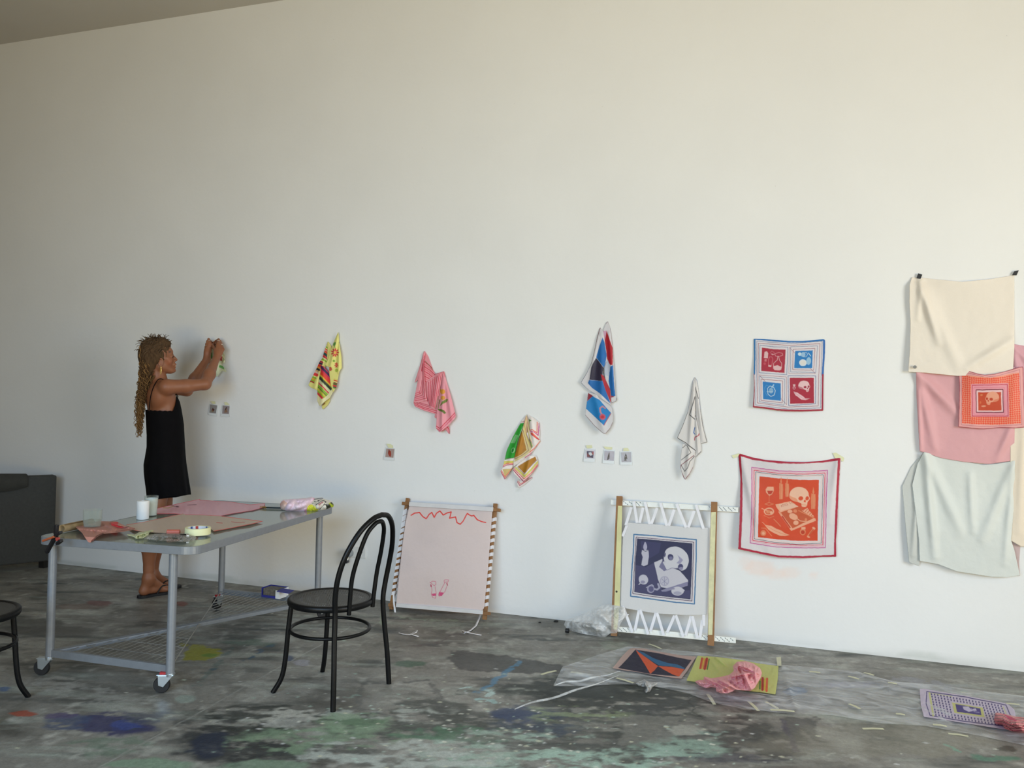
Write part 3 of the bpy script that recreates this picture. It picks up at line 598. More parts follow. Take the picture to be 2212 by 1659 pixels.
cloth('hanging_scarf', [
    panel(pA, O, S4, WALL, wh, cA, .006, [(510, 85, 0), (620, 1140, .02)], [(530, 250, 590, 1050, 30, .014)], wob=2, gain=1.05),
    panel(pC, O, S4, WALL, wh, cC, .018, [(480, 1580, .025), (250, 1040, .01)], [(350, 1100, 460, 1550, 50, .014)], wob=2, gain=1.05),
    panel(pB, O, S4, WALL, wh, cB, .026, [(410, 165, -.024), (150, 900, -.006), (550, 1200, .012)], [(430, 260, 430, 1100, 50, .018), (380, 300, 270, 900, 24, .010)], wob=2, gain=1.05),
], SILK, 'blue, red and dark patchwork scarf with white border hanging in a tall point', 'scarf', 'draped silk scarves pinned along the wall')
# 5. white line scarf -------------------------------------------------------
O, S5 = (1440, 800), 6.636
wh2 = '#e2ddd9'
pA = [(410, 95), (440, 150), (470, 380), (490, 600), (530, 840), (582, 1030), (490, 1055), (440, 900), (420, 500), (405, 200)]
cA = [('l', [(415, 97), (440, 150), (465, 300), (485, 560)], 9, '#5a78a8'), ('l', [(485, 560), (520, 800), (580, 1030), (490, 1055)], 9, '#222024'), ('l', [(408, 235), (455, 405)], 8, '#2a282c')]
pB = [(400, 95), (420, 130), (410, 400), (410, 640), (470, 900), (495, 1100), (497, 1165), (410, 1250), (408, 1150), (290, 1070), (150, 968), (230, 790), (300, 600), (340, 380), (375, 150)]
cB = [('l', [(395, 100), (375, 150), (330, 430), (300, 600)], 8, '#7a86a8'), ('l', [(300, 600), (230, 790), (152, 968), (270, 1035), (410, 1148)], 9, '#222024'), ('l', [(405, 380), (330, 640), (405, 700)], 10, '#222024'), ('l', [(408, 655), (455, 630)], 9, '#222024'), ('l', [(415, 655), (445, 720), (462, 790)], 8, '#a83a4c'), ('l', [(468, 905), (455, 935), (405, 960), (402, 1000)], 12, '#b82a48'), ('l', [(405, 820), (385, 890), (405, 915)], 12, '#3c6cb0'), ('l', [(495, 1165), (410, 1250)], 9, '#3a383c')]
pC = [(230, 1050), (290, 1070), (408, 1150), (400, 1280), (375, 1400), (320, 1500), (268, 1570), (240, 1540), (200, 1400), (200, 1250)]
cC = [('l', [(230, 1110), (285, 1065), (348, 1180), (210, 1285)], 8, '#2a282c'), ('l', [(390, 1220), (205, 1360), (200, 1420), (262, 1568), (330, 1480), (385, 1380)], 9, '#8a3040'), ('l', [(210, 1360), (258, 1448), (300, 1400), (330, 1310), (400, 1230)], 8, '#2a282c')]
cloth('hanging_scarf', [
    panel(pA, O, S5, WALL, wh2, cA, .005, [(410, 95, 0), (582, 1030, .012)], [(420, 200, 520, 1000, 26, .01)], wob=2, gain=1.05),
    panel(pC, O, S5, WALL, wh2, cC, .016, [(268, 1570, .02)], [(330, 1100, 290, 1500, 34, .014)], wob=2, gain=1.05),
    panel(pB, O, S5, WALL, wh2, cB, .020, [(400, 95, -.018), (150, 968, .004)], [(395, 200, 330, 1080, 32, .016), (420, 600, 450, 1180, 22, .014)], wob=2, gain=1.05),
], SILK, 'white scarf with thin black, blue and red outlines hanging in a narrow point', 'scarf', 'draped silk scarves pinned along the wall')

# --- painted motifs ---------------------------------------------------------
def xf(pts, cx, cy, s, fl=1, rot=0):
    ca, sa = math.cos(rot), math.sin(rot)
    return [(cx+s*(fl*x*ca-y*sa), cy+s*(fl*x*sa+y*ca)) for x, y in pts]
def skull(cx, cy, s, fl=1, c0='#e6c9b4', c1='#c98a70', c2='#b03a20', rot=0):
    T = lambda p: xf(p, cx, cy, s, fl, rot)
    cran = [(-1, -.1), (-.92, -.5), (-.6, -.85), (-.1, -.98), (.4, -.9), (.75, -.6), (.85, -.25), (.98, 0), (.9, .2), (.78, .35), (.8, .55), (.72, .85), (.3, .9), (.25, .55), (-.05, .5), (-.4, .45), (-.75, .35), (-.95, .15)]
    e = lambda x, y, rx, ry, a, c: ('e', *T([(x, y)])[0], rx*s, ry*s, a*fl, c)
    return [('p', smooth_poly(T(cran), 2), c0), ('p', smooth_poly(T([(-1, -.1), (-.75, .05), (-.3, .15), (-.05, .5), (-.4, .45), (-.75, .35), (-.95, .15)]), 1), c1), e(.12, .1, .24, .2, -10, c2), e(.72, .02, .16, .2, 20, c2), ('p', T([(.45, .2), (.6, .2), (.62, .42), (.42, .42)]), c2),
            ('l', T([(.3, .66), (.78, .66)]), .05*s, c1), ('l', T([(.4, .55), (.4, .85)]), .03*s, c1), ('l', T([(.52, .55), (.52, .85)]), .03*s, c1), ('l', T([(.64, .55), (.64, .85)]), .03*s, c1)]
def candle(cx, cy, h, wd, c0, c1):
    return [('p', [(cx-wd, cy-h*.55), (cx+wd, cy-h*.5), (cx+wd*1.15, cy-h*.1), (cx+wd*.9, cy+h*.5), (cx-wd, cy+h*.5), (cx-wd*1.2, cy)], c0), ('p', [(cx-wd*.5, cy-h*.62), (cx, cy-h), (cx+wd*.5, cy-h*.62), (cx, cy-h*.52)], c0), ('l', [(cx, cy-h*.6), (cx, cy-h*.5)], 2.5, c1), ('l', [(cx+wd*.4, cy-h*.45), (cx+wd*.3, cy+h*.45)], 3, c1)]
def feather(pts, wd, c0, c1):
    pts = np.array(pts, float); n = len(pts); up, dn = [], []
    for i in range(n):
        t = pts[min(i+1, n-1)]-pts[max(i-1, 0)]; t /= np.linalg.norm(t); nn = np.array([-t[1], t[0]])
        k = wd*math.sin(math.pi*min(1, max(.02, (i/(n-1))))**.8)*(1 if i % 2 else .8); up.append(pts[i]+nn*k); dn.append(pts[i]-nn*k)
    return [('p', up+dn[::-1], c0), ('l', pts, 3, c1)]
# 6. four panel scarf --------------------------------------------------------
O, S6 = (1600, 710), 8.295
B, Rr, Wc = '#1f7fc4', '#b32038', '#e4dde0'
outer = [(235, 180), (420, 185), (640, 205), (880, 222), (1100, 222), (1300, 208), (1460, 188), (1500, 190), (1518, 230), (1512, 420), (1490, 700), (1482, 1000), (1480, 1250), (1478, 1470), (1340, 1475), (1100, 1485), (860, 1485), (640, 1465), (420, 1430), (218, 1410), (232, 1200), (240, 1000), (232, 800), (240, 500)]
cm = [('l', [(245, 180), (640, 215), (880, 234), (1100, 232), (1300, 218), (1500, 200)], 34, '#2374b8'), ('l', [(248, 185), (250, 500), (242, 810)], 34, '#2d78b4'), ('l', [(1495, 200), (1490, 500), (1470, 830)], 38, '#2a6db8'), ('l', [(232, 815), (240, 1100), (228, 1410)], 24, '#9c2436'), ('l', [(1474, 830), (1468, 1200), (1465, 1465)], 34, '#a82440'), ('l', [(220, 1400), (420, 1418), (640, 1450), (860, 1466), (1100, 1468), (1475, 1458)], 32, '#ad2038')]
def frame(q, wd, c): cm.append(('l', q, wd, c, True))
frame([(290, 225), (880, 270), (1460, 225), (1440, 830), (1430, 1420), (850, 1440), (265, 1365), (285, 800)], 7, '#5a76a0')
frame([(318, 262), (880, 300), (1420, 268), (1400, 830), (1388, 1385), (850, 1405), (298, 1330), (310, 800)], 8, '#a0424e')
frame([(345, 295), (600, 325), (845, 330), (825, 825), (330, 790)], 8, '#56719c')
frame([(895, 325), (1375, 308), (1345, 785), (895, 775)], 7, '#56719c'); frame([(870, 335), (862, 805), (1340, 805)], 5, '#a0424e'); frame([(940, 370), (1330, 352), (1308, 745), (932, 735)], 8, '#a0424e')
frame([(330, 830), (820, 865), (822, 1360)], 6, '#a0424e'); frame([(330, 860), (790, 900), (785, 1330), (770, 1370), (335, 1310)], 7, '#56719c'); frame([(365, 905), (752, 935), (745, 1330), (362, 1285)], 8, '#a0424e')
frame([(848, 845), (1345, 845), (1340, 1345), (860, 1380)], 9, '#4a5f98')
cm += [('p', [(380, 338), (600, 368), (805, 375), (785, 795), (368, 758)], Rr), ('p', [(975, 400), (1292, 388), (1280, 708), (958, 708)], B), ('p', [(395, 948), (718, 978), (720, 1292), (402, 1262)], B), ('p', [(880, 880), (1310, 880), (1315, 1335), (884, 1345)], Rr)]
e1, e2 = '#e4bcbc', '#cfe2ea'
cm += [('p', [(428, 415), (470, 405), (495, 440), (485, 530), (415, 525)], e1), ('p', [(430, 545), (468, 550), (460, 590), (425, 585)], '#d07a80'), ('e', 430, 628, 22, 24, 0, '#c84a58'), ('l', [(500, 660), (495, 560), (520, 505), (560, 505), (575, 540), (560, 640), (545, 680)], 7, '#d88088'), ('p', [(495, 650), (550, 655), (545, 685), (495, 682)], e1), ('l', [(530, 430), (560, 400), (600, 430), (615, 465), (540, 440)], 6, '#d88088'), ('p', [(540, 455), (605, 460), (575, 475)], e1),
       ('l', [(615, 450), (680, 425), (745, 440), (755, 475), (690, 500), (625, 490), (615, 460)], 8, '#df9a9e'), ('l', [(665, 490), (655, 560), (590, 620), (585, 710), (610, 740), (700, 745), (732, 700), (735, 620), (695, 565), (680, 495)], 8, e1), ('p', [(585, 670), (660, 655), (730, 685), (725, 735), (690, 745), (600, 738)], e1),
       ('e', 1060, 455, 34, 30, 0, e2), ('e', 1120, 465, 40, 42, 0, '#9ec4e0'), ('l', [(1110, 430), (1180, 430), (1198, 460), (1170, 505), (1120, 505)], 7, e2), ('l', [(1215, 435), (1255, 490)], 12, e2), ('e', 1115, 610, 68, 60, 0, '#dfe6ea'), ('e', 1218, 580, 42, 70, 5, '#9fc8e2'), ('e', 1115, 610, 50, 42, 0, '#e8e4dc'),
       ('l', [(500, 1030), (460, 1010), (430, 1060), (430, 1130), (470, 1195), (500, 1190)], 6, '#62a8dc'), ('l', [(520, 1030), (480, 1070), (490, 1170), (540, 1215), (600, 1190), (620, 1110), (590, 1050), (540, 1030)], 10, e2, True), ('e', 545, 1110, 40, 50, 0, '#8ab4d4'), ('l', [(560, 1050), (592, 1005)], 18, '#b9d8ea'), ('l', [(470, 1130), (580, 1130)], 6, e2)]
cm += skull(1140, 1035, 108, 1, '#eec8c8', '#c87884', '#a82844')+[('e', 958, 1060, 28, 30, 0, '#dc9ca4'), ('p', [(935, 998), (982, 998), (978, 1030), (938, 1030)], e1), ('e', 958, 1065, 14, 14, 0, Rr)]+feather([(950, 1130), (1000, 1170), (1050, 1205), (1100, 1240), (1160, 1265), (1245, 1250)], 38, '#ecc0c4', '#b86a78')
fs = panel(outer, O, S6, WALL, Wc, cm, .010, [(240, 185, -.008), (1500, 195, -.008), (860, 1480, .012), (218, 1410, .014), (1478, 1470, .008), (860, 250, .006)], [(300, 300, 700, 1300, 160, .006), (1400, 300, 1000, 1300, 160, .005)], wob=3, step=.75, gain=1.03)
cloth('painted_scarf', [fs], SILK, 'square scarf with four red and blue painted panels inside a blue and red border', 'scarf')
# 7. red skull scarf ----------------------------------------------------------
O, S7 = (1570, 960), 5.351
outer = [(132, 102), (300, 150), (450, 180), (700, 200), (900, 205), (1100, 190), (1290, 155), (1318, 160), (1310, 300), (1290, 600), (1280, 900), (1262, 1100), (1265, 1300), (1100, 1300), (880, 1318), (600, 1312), (400, 1270), (130, 1210), (140, 1000), (150, 700), (158, 400)]
cr_ = '#b81c3c'; OR = '#dd4a1c'; f0, f1 = '#f2b08c', '#e68a5c'
cm = [('l', [(148, 115), (300, 165), (600, 205), (850, 208), (1100, 195), (1300, 172)], 30, cr_), ('l', [(150, 130), (168, 500), (165, 800), (148, 1195)], 30, '#b8203c'), ('l', [(1298, 175), (1275, 600), (1262, 900), (1250, 1290)], 28, cr_), ('l', [(140, 1200), (400, 1255), (600, 1295), (880, 1302), (1260, 1288)], 24, cr_)]
def fr4(a, wd, c): cm.append(('l', a, wd, c, True))
fr4([(288, 265), (600, 305), (900, 315), (1165, 300), (1150, 600), (1145, 900), (1138, 1195), (850, 1195), (560, 1185), (270, 1138), (285, 850), (290, 550)], 9, '#cc4a9a')
fr4([(302, 280), (600, 320), (900, 330), (1150, 315), (1130, 900), (1120, 1178), (850, 1180), (560, 1165), (285, 1120), (300, 700)], 7, '#f0a0b4')
fr4([(316, 298), (600, 335), (900, 345), (1135, 330), (1118, 900), (1108, 1162), (850, 1165), (560, 1148), (300, 1108), (315, 700)], 9, '#e0405c')
fr4([(335, 318), (600, 352), (900, 365), (1115, 350), (1105, 700), (1092, 1142), (800, 1155), (540, 1130), (318, 1090), (328, 700)], 6, '#5a2a3c')
fr4([(345, 335), (700, 375), (1095, 362), (1080, 1125), (700, 1135), (335, 1080)], 12, '#ecd4cc')
cm += [('p', [(378, 368), (600, 392), (850, 410), (1065, 410), (1055, 750), (1050, 1112), (830, 1115), (600, 1100), (360, 1072), (368, 700)], OR)]
k = [('p', [(470, 490), (540, 490), (545, 530), (520, 580), (490, 592), (455, 560), (448, 520)], f0), ('p', [(465, 535), (535, 535), (515, 575), (480, 578)], '#c83c18'), ('l', [(492, 592), (488, 675)], 5, f1), ('l', [(440, 690), (490, 672), (540, 690), (490, 704), (440, 690)], 6, f1)]
k += candle(628, 545, 175, 20, f1, f0)[:]+candle(697, 530, 150, 20, f1, f0)+candle(1000, 660, 170, 24, f1, f0)
k += [('p', [(562, 695), (740, 655), (1025, 860), (1030, 880), (745, 1000), (700, 930), (610, 780), (570, 720)], f0), ('p', [(605, 690), (740, 668), (830, 720), (620, 765)], '#f0c0a4'), ('p', [(620, 785), (840, 715), (1010, 850), (760, 970)], '#cf5a2c'), ('l', [(600, 780), (740, 985), (1025, 880)], 9, f0), ('l', [(640, 830), (730, 960)], 16, '#c83c18'),
      ('p', [(870, 765), (930, 735), (1010, 835), (960, 830)], f0)]
for i in range(5):
    for j in range(3): k.append(('e', 885+i*24+j*10, 760+i*16+j*-12, 7, 5, 30, '#d0501f'))
k += [('e', 770, 835, 52, 34, 25, f0), ('l', [(800, 850), (850, 885), (920, 890)], 9, f0), ('e', 800, 905, 30, 26, 0, f0), ('e', 730, 775, 28, 20, 0, f0), ('e', 790, 770, 22, 20, 0, f1), ('e', 915, 870, 14, 18, 0, f1), ('l', [(830, 765), (1005, 850)], 10, f1)]
# the title on the painted book: STILL LI
def strokes(txt, x0, y0, ax, ay, bx, by, wd, c):
    G = {'S': [[(1, .1), (0, .15), (0, .5), (1, .5), (1, .9), (0, .95)]], 'T': [[(0, 0), (1, 0)], [(.5, 0), (.5, 1)]], 'I': [[(.5, 0), (.5, 1)]], 'L': [[(0, 0), (0, 1), (.9, 1)]], 'P': [[(0, 1), (0, 0), (1, 0), (1, .5), (0, .5)]], ' ': []}
    out = []; t = 0
    for ch in txt:
        for s_ in G[ch]: out.append(('l', [(x0+(t+u*.7)*ax+v*bx, y0+(t+u*.7)*ay+v*by) for u, v in s_], wd, c))
        t += 1.15
    return out
k += strokes('STILL LI', 625, 702, 15, -5, 4, 22, 4, '#c05a3c')
k += skull(842, 610, 122, 1, '#f4c4a4', '#eda078', '#e0501f', .12)
k += [('e', 488, 775, 60, 44, 0, f0), ('e', 488, 778, 46, 32, 0, '#d4562c'), ('e', 480, 780, 26, 20, 0, f1), ('e', 515, 790, 16, 18, 0, f0), ('l', [(405, 742), (470, 770)], 8, f0), ('l', [(430, 820), (490, 850), (545, 830)], 5, f1), ('l', [(545, 865), (622, 945)], 8, f1)]
k += feather([(445, 935), (500, 965), (560, 1000), (620, 1025), (680, 1045), (728, 1048)], 36, f0, '#d8683c')+[('l', [(408, 898), (450, 938)], 5, f0), ('e', 422, 1025, 32, 34, 0, f1), ('e', 422, 1028, 16, 17, 0, f0), ('l', [(400, 965), (450, 970), (520, 1060)], 7, f1), ('e', 878, 1010, 34, 38, 0, f1), ('e', 878, 1015, 22, 24, 0, '#c83c18'), ('p', [(862, 955), (908, 955), (908, 980), (862, 980)], f0), ('l', [(1010, 970), (935, 1060)], 20, f1), ('l', [(1000, 985), (950, 1050)], 8, '#c83c18'), ('e', 1005, 968, 18, 12, 20, f0), ('e', 945, 1070, 18, 8, 10, f0)]
cm += k
sc = cloth('painted_scarf', [panel(outer, O, S7, WALL, '#e6dfdf', cm, .012, [(132, 102, -.01), (1318, 160, -.01), (130, 1210, .03), (600, 1310, .02), (700, 190, .008), (1265, 1300, .012)], [(170, 150, 330, 900, 40, .010), (200, 150, 480, 1200, 60, .008), (1290, 180, 1180, 900, 40, .009), (1280, 200, 1020, 1150, 60, .006)], wob=3, step=.75, gain=1.03, nz=.002, nzs=160)],
    SILK, 'large white scarf with crimson border and orange skull still life, taped at two corners', 'scarf')
def strip(name, px, surf, dep, m, parent=None, sag=.0008):
    """flat strip of tape from its measured corners"""
    n = len(px); a = surf.at(px, dep); b = surf.at(px, dep+.0006)
    return MB().add(np.concatenate([a, b]), [tuple(range(n))[::-1], tuple(range(n, 2*n))]+[(i, (i+1) % n, n+(i+1) % n, n+i) for i in range(n)]).build(name, m, parent)
def cpx(pts, O, S): return [(O[0]+x/S, O[1]+y/S) for x, y in pts]
strip('tape_strip', cpx([(55, 130), (130, 105), (185, 110), (130, 140), (80, 162)], O, S7), WALL, .005, TAPE, sc)
strip('tape_strip', cpx([(1225, 100), (1262, 95), (1358, 155), (1345, 200), (1315, 185), (1250, 155)], O, S7), WALL, .005, TAPE, sc)

# --- instant photos ----------------------------------------------------------
FRAMEM = mat('photo_card', '#d9dcdc', .4, var=.02)
def photo(q, im, base, cmds, tape, org, s, label, group='instant photos taped in a row', dep=.004):
    """q: card corners, im: picture corners, in crop pixels"""
    a = WALL.at(cpx(q, org, s), [dep-.003, dep-.003, dep+.003, dep+.003]); t_ = np.array([0, -.0012, 0])
    o = MB().add(np.concatenate([a, a+t_]), [(3, 2, 1, 0), (4, 5, 6, 7)]+[(i, (i+1) % 4, 4+(i+1) % 4, 4+i) for i in range(4)]).build('instant_photo', FRAMEM)
    tag(o, label, 'photograph', group)
    im = np.array(im, float); k = 14
    pic = panel(im, org, s, WALL, base, cmds, dep+.0035, step=.35, rnd=0, gain=1.0)
    c = cloth('picture', [pic], PHOTOM, parent=o, thick=0)
    strip('tape_strip', cpx(tape, org, s), WALL, dep+.0022, TAPE, o)
    return o
PHOTOM = cloth_mat('glossy_print', .3, 0, 300)
o1 = (430, 850); s1 = 22.12
photo([(500, 480), (900, 545), (835, 1085), (450, 1010)], [(530, 520), (860, 570), (800, 960), (490, 915)], '#8f8a88', [('p', [(655, 680), (740, 780), (690, 860), (640, 800), (590, 830)], '#3a1810'), ('e', 640, 850, 60, 35, 10, '#8a7a58'), ('e', 660, 800, 25, 40, 0, '#7a4038')], [(530, 360), (765, 375), (775, 510), (640, 500)], o1, s1, 'instant photo of a dark red scarf, nearest the woman on the wall')
photo([(1110, 525), (1490, 575), (1440, 1120), (1045, 1090)], [(1130, 570), (1450, 610), (1420, 985), (1105, 965)], '#94898a', [('p', [(1300, 650), (1320, 700), (1370, 900), (1200, 920), (1220, 800)], '#8a6c58'), ('p', [(1300, 640), (1330, 660), (1270, 780), (1220, 830), (1250, 740)], '#2c1c18')], [(1200, 410), (1340, 420), (1450, 540), (1230, 560)], o1, s1, 'instant photo of a tan pointed scarf, right of the pair under her hands')
o2 = (820, 930); s2 = 12.29
photo([(160, 445), (412, 470), (385, 800), (115, 770)], [(180, 478), (390, 492), (365, 722), (150, 705)], '#a8918a', [('p', [(255, 490), (270, 540), (300, 545), (310, 640), (290, 705), (250, 670), (222, 610), (235, 540)], '#9c4030'), ('p', [(250, 490), (262, 560), (235, 600), (228, 580)], '#7a2018')], [(175, 350), (290, 360), (350, 400), (352, 470), (240, 460)], o2, s2, 'instant photo of a rust red scarf, alone on the wall under the pink scarf')
o3 = (1240, 940); s3 = 13.825
photo([(320, 395), (650, 405), (620, 810), (285, 790)], [(345, 428), (635, 435), (612, 710), (328, 700)], '#c3c2cd', [('p', [(378, 475), (590, 485), (575, 680), (385, 665)], '#241c48'), ('p', [(385, 540), (430, 560), (480, 640), (400, 660)], '#6a2038'), ('p', [(540, 490), (590, 490), (580, 590), (530, 560)], '#8a2838'), ('p', [(435, 515), (510, 510), (555, 590), (490, 615), (440, 570)], '#c4c8d0')], [(350, 305), (525, 295), (545, 385), (390, 395)], o3, s3, 'instant photo of a blue square with white shape, leftmost under the blue scarf')
photo([(885, 420), (1235, 440), (1200, 865), (862, 835)], [(912, 458), (1205, 485), (1188, 770), (898, 748)], '#a5a2b0', [('p', [(1050, 495), (1062, 560), (1058, 700), (1020, 735), (985, 740), (1000, 650), (1030, 560)], '#1e1a2c')], [(875, 335), (1140, 360), (1130, 430), (950, 420)], o3, s3, 'instant photo of a slim black scarf, middle of three under the blue scarf')
photo([(1370, 478), (1740, 485), (1740, 890), (1385, 888)], [(1408, 512), (1702, 505), (1715, 805), (1418, 808)], '#a4a4b0', [('p', [(1540, 540), (1575, 600), (1595, 720), (1560, 700), (1570, 775), (1490, 760), (1510, 640)], '#1c1a22'), ('e', 1545, 640, 14, 24, 0, '#8a8c98'), ('l', [(1500, 730), (1580, 760)], 10, '#a0a0ac')], [(1480, 385), (1605, 380), (1650, 470), (1470, 480)], o3, s3, 'instant photo of a black scarf with white stripe, rightmost of three under the blue scarf')

# --- the cluster at the right ------------------------------------------------
O, S8 = (1930, 560), 4.365; OL, SL = (1930, 700), 2.911
def K(pts): return pts
# far pieces first
pinkc, creamc, mint = '#ebb3b6', '#fbf0e2', '#e8ebe5'
cl = cloth('cotton_cloth', [panel([(735, 600), (765, 560), (900, 560), (900, 1400), (800, 1398), (735, 1360)], OL, SL, WALL, '#f8ead6', [], .008, [(800, 1398, .016)], [(820, 650, 790, 1300, 30, .01)], step=1.2, gain=1.02)], SILK, 'cream cloth panel at the right edge behind the pink and mint panels', 'cloth', 'plain cloth panels pinned on the wall')
cl = cloth('cotton_cloth', [panel([(735, 1340), (800, 1360), (790, 1500), (795, 1585), (745, 1560)], OL, SL, WALL, '#d8c0bd', [], .006, step=1.0, gain=1.0)], SILK, 'small mauve cloth corner below the cream panel at the right edge', 'cloth', 'plain cloth panels pinned on the wall')
cl = cloth('cotton_cloth', [panel([(752, 125), (900, 150), (900, 700), (800, 700), (760, 400), (748, 260)], OL, SL, WALL, '#e3acb6', [], .010, [(752, 125, -.006)], [(752, 130, 800, 400, 22, .012), (752, 130, 860, 260, 20, .010)], step=1.1)], SILK, 'pink cloth pinned by its corner at the right edge beside the cream panel', 'cloth', 'plain cloth panels pinned on the wall')
cl = cloth('cotton_cloth', [panel([(142, 285), (430, 280), (765, 270), (762, 640), (760, 858), (600, 880), (440, 866), (300, 842), (190, 806), (165, 800), (155, 620), (145, 450)], OL, SL, WALL, pinkc, [], .014, [(142, 290, -.01), (165, 800, .004), (560, 880, .012), (760, 858, .008)], [(150, 300, 400, 560, 34, .022), (150, 310, 260, 780, 30, .016), (745, 640, 650, 860, 26, .012), (155, 420, 175, 790, 14, .01)], step=1.0, nz=.003, nzs=120)], SILK, 'dusty pink cloth panel between the upper cream panel and the mint panel', 'cloth', 'plain cloth panels pinned on the wall')
mn = cloth('cotton_cloth', [
    panel([(190, 803), (150, 880), (118, 1000), (140, 1180), (165, 1360), (165, 1500), (160, 1522), (98, 1498), (75, 1260), (55, 1020), (110, 900)], OL, SL, WALL, '#d8dad4', [], .008, [(190, 805, -.004), (100, 1500, .02)], [(170, 850, 120, 1450, 18, .012)], step=1.0),
    panel([(192, 803), (300, 836), (440, 862), (560, 886), (640, 880), (765, 858), (762, 1100), (740, 1360), (760, 1420), (795, 1580), (720, 1592), (620, 1590), (400, 1556), (280, 1510), (165, 1490), (160, 1360), (135, 1150), (118, 1010), (150, 880)], OL, SL, WALL, mint, [], .022, [(192, 805, -.01), (765, 860, -.008), (240, 1490, .018), (600, 1590, .02)], [(200, 820, 260, 1460, 28, .020), (200, 815, 420, 1300, 34, .016), (480, 950, 500, 1300, 26, .012), (760, 870, 560, 1350, 36, .016), (755, 900, 700, 1500, 26, .012)], step=1.0, nz=.004, nzs=130)],
    SILK, 'pale mint cloth panel hanging lowest, with a loose flap on its left side', 'cloth', 'plain cloth panels pinned on the wall')
ck = cloth('cotton_cloth', [panel([(175, 168), (240, 172), (420, 190), (650, 212), (900, 188), (1140, 150), (1140, 500), (1140, 830), (1125, 1095), (900, 1095), (600, 1100), (450, 1085), (300, 1070), (140, 1062), (155, 850), (160, 600), (150, 400), (152, 240)], O, S8, WALL, creamc, [], .014, [(240, 172, -.01), (1140, 150, -.01), (140, 1062, .016), (152, 300, .012), (650, 212, .004), (620, 1090, .02)], [(250, 220, 420, 780, 40, .020), (300, 300, 620, 1020, 60, .014), (1120, 760, 700, 1020, 44, .014), (260, 200, 230, 560, 30, .008)], step=.9, nz=.003, nzs=200)], SILK, 'large cream cloth panel hung highest with two black tapes', 'cloth', 'plain cloth panels pinned on the wall')
strip('black_tape_tab', cpx([(232, 132), (272, 145), (255, 185), (217, 180)], O, S8), WALL, .012, BLACKTAPE, ck)
strip('black_tape_tab', cpx([(1140, 112), (1182, 104), (1160, 152), (1118, 150)], O, S8), WALL, .012, BLACKTAPE, ck)
p = W(O[0]+202/S8, O[1]+1016/S8, .046)
MB().lathe((p[0], p[1], p[2]), [(.0, .004), (.009, .003), (.009, -.001), (0, -.002)], 20, 'y').build('magnet', mat('grey_magnet', '#7d7b76', .4), ck, smooth=True)
# orange grid skull scarf
outer = [(612, 1040), (700, 1050), (800, 1080), (860, 1090), (960, 1080), (1060, 1055), (1180, 1018), (1222, 1012), (1230, 1200), (1236, 1400), (1245, 1585), (1150, 1592), (1000, 1588), (850, 1602), (700, 1590), (612, 1582), (618, 1400), (622, 1200)]
cm = [('l', outer, 12, '#b85a66', True), ('l', [(640, 1060), (760, 1085), (860, 1112), (980, 1100), (1190, 1040), (1200, 1300), (1212, 1560), (850, 1578), (640, 1562), (645, 1300)], 4, '#c07078', True)]
def gp(u, v):  # u,v in 0..1 on the scarf
    top = np.array([612+610*u, 1040+50*math.sin(math.pi*u)-28*u]); bot = np.array([612+632*u, 1582+14*math.sin(math.pi*u)+3*u]); return tuple(top*(1-v)+bot*v)
cm.append(('p', [gp(.055, .075), gp(.5, .08), gp(.935, .075), gp(.935, .93), gp(.5, .935), gp(.055, .93)], '#f8a080'))
NU, NV = 26, 23
for i in range(NU):
    for j in range(NV):
        u, v = .07+.85*i/(NU-1), .10+.81*j/(NV-1)
        if .20 < u < .76 and .22 < v < .78: continue
        x, y = gp(u+.003*math.sin(j*1.7), v+.003*math.sin(i*2.1)); cm.append(('e', x, y, 9.3, 9.0, 0, '#f0583a'))
def qd(a, b, c, d): return [gp(a, b), gp(c, b), gp(c, d), gp(a, d)]
cm += [('p', qd(.195, .215, .765, .80), '#f0a0ac'), ('l', qd(.21, .235, .75, .785), 7, '#c8304c', True), ('l', qd(.235, .275, .70, .75), 4, '#e07888', True), ('p', qd(.27, .31, .68, .715), '#f0c0c4'), ('l', qd(.27, .31, .68, .715), 8, '#7a2038', True), ('l', qd(.29, .335, .66, .69), 7, '#f2d0cc', True), ('p', qd(.30, .35, .65, .68), '#d04a20')]
cm += skull(930, 1313, 68, -1, '#f0a888', '#e88a68', '#c84018')+[('e', 830, 1280, 12, 10, 0, '#e08050'), ('e', 850, 1385, 22, 8, 0, '#e89878'), ('e', 820, 1350, 8, 12, 0, '#e07040')]
cloth('painted_scarf', [panel(outer, O, S8, WALL, '#f0b0ac', cm, .045, [(612, 1040, -.018), (1222, 1012, -.018), (860, 1090, .006), (860, 1600, -.004)], [(700, 1080, 760, 1560, 50, .006), (1150, 1060, 1100, 1560, 50, .006)], wob=2, step=.6, gain=1.0)], SILK, 'coral checked scarf with a small central skull, hung over pink and cream panels', 'scarf')
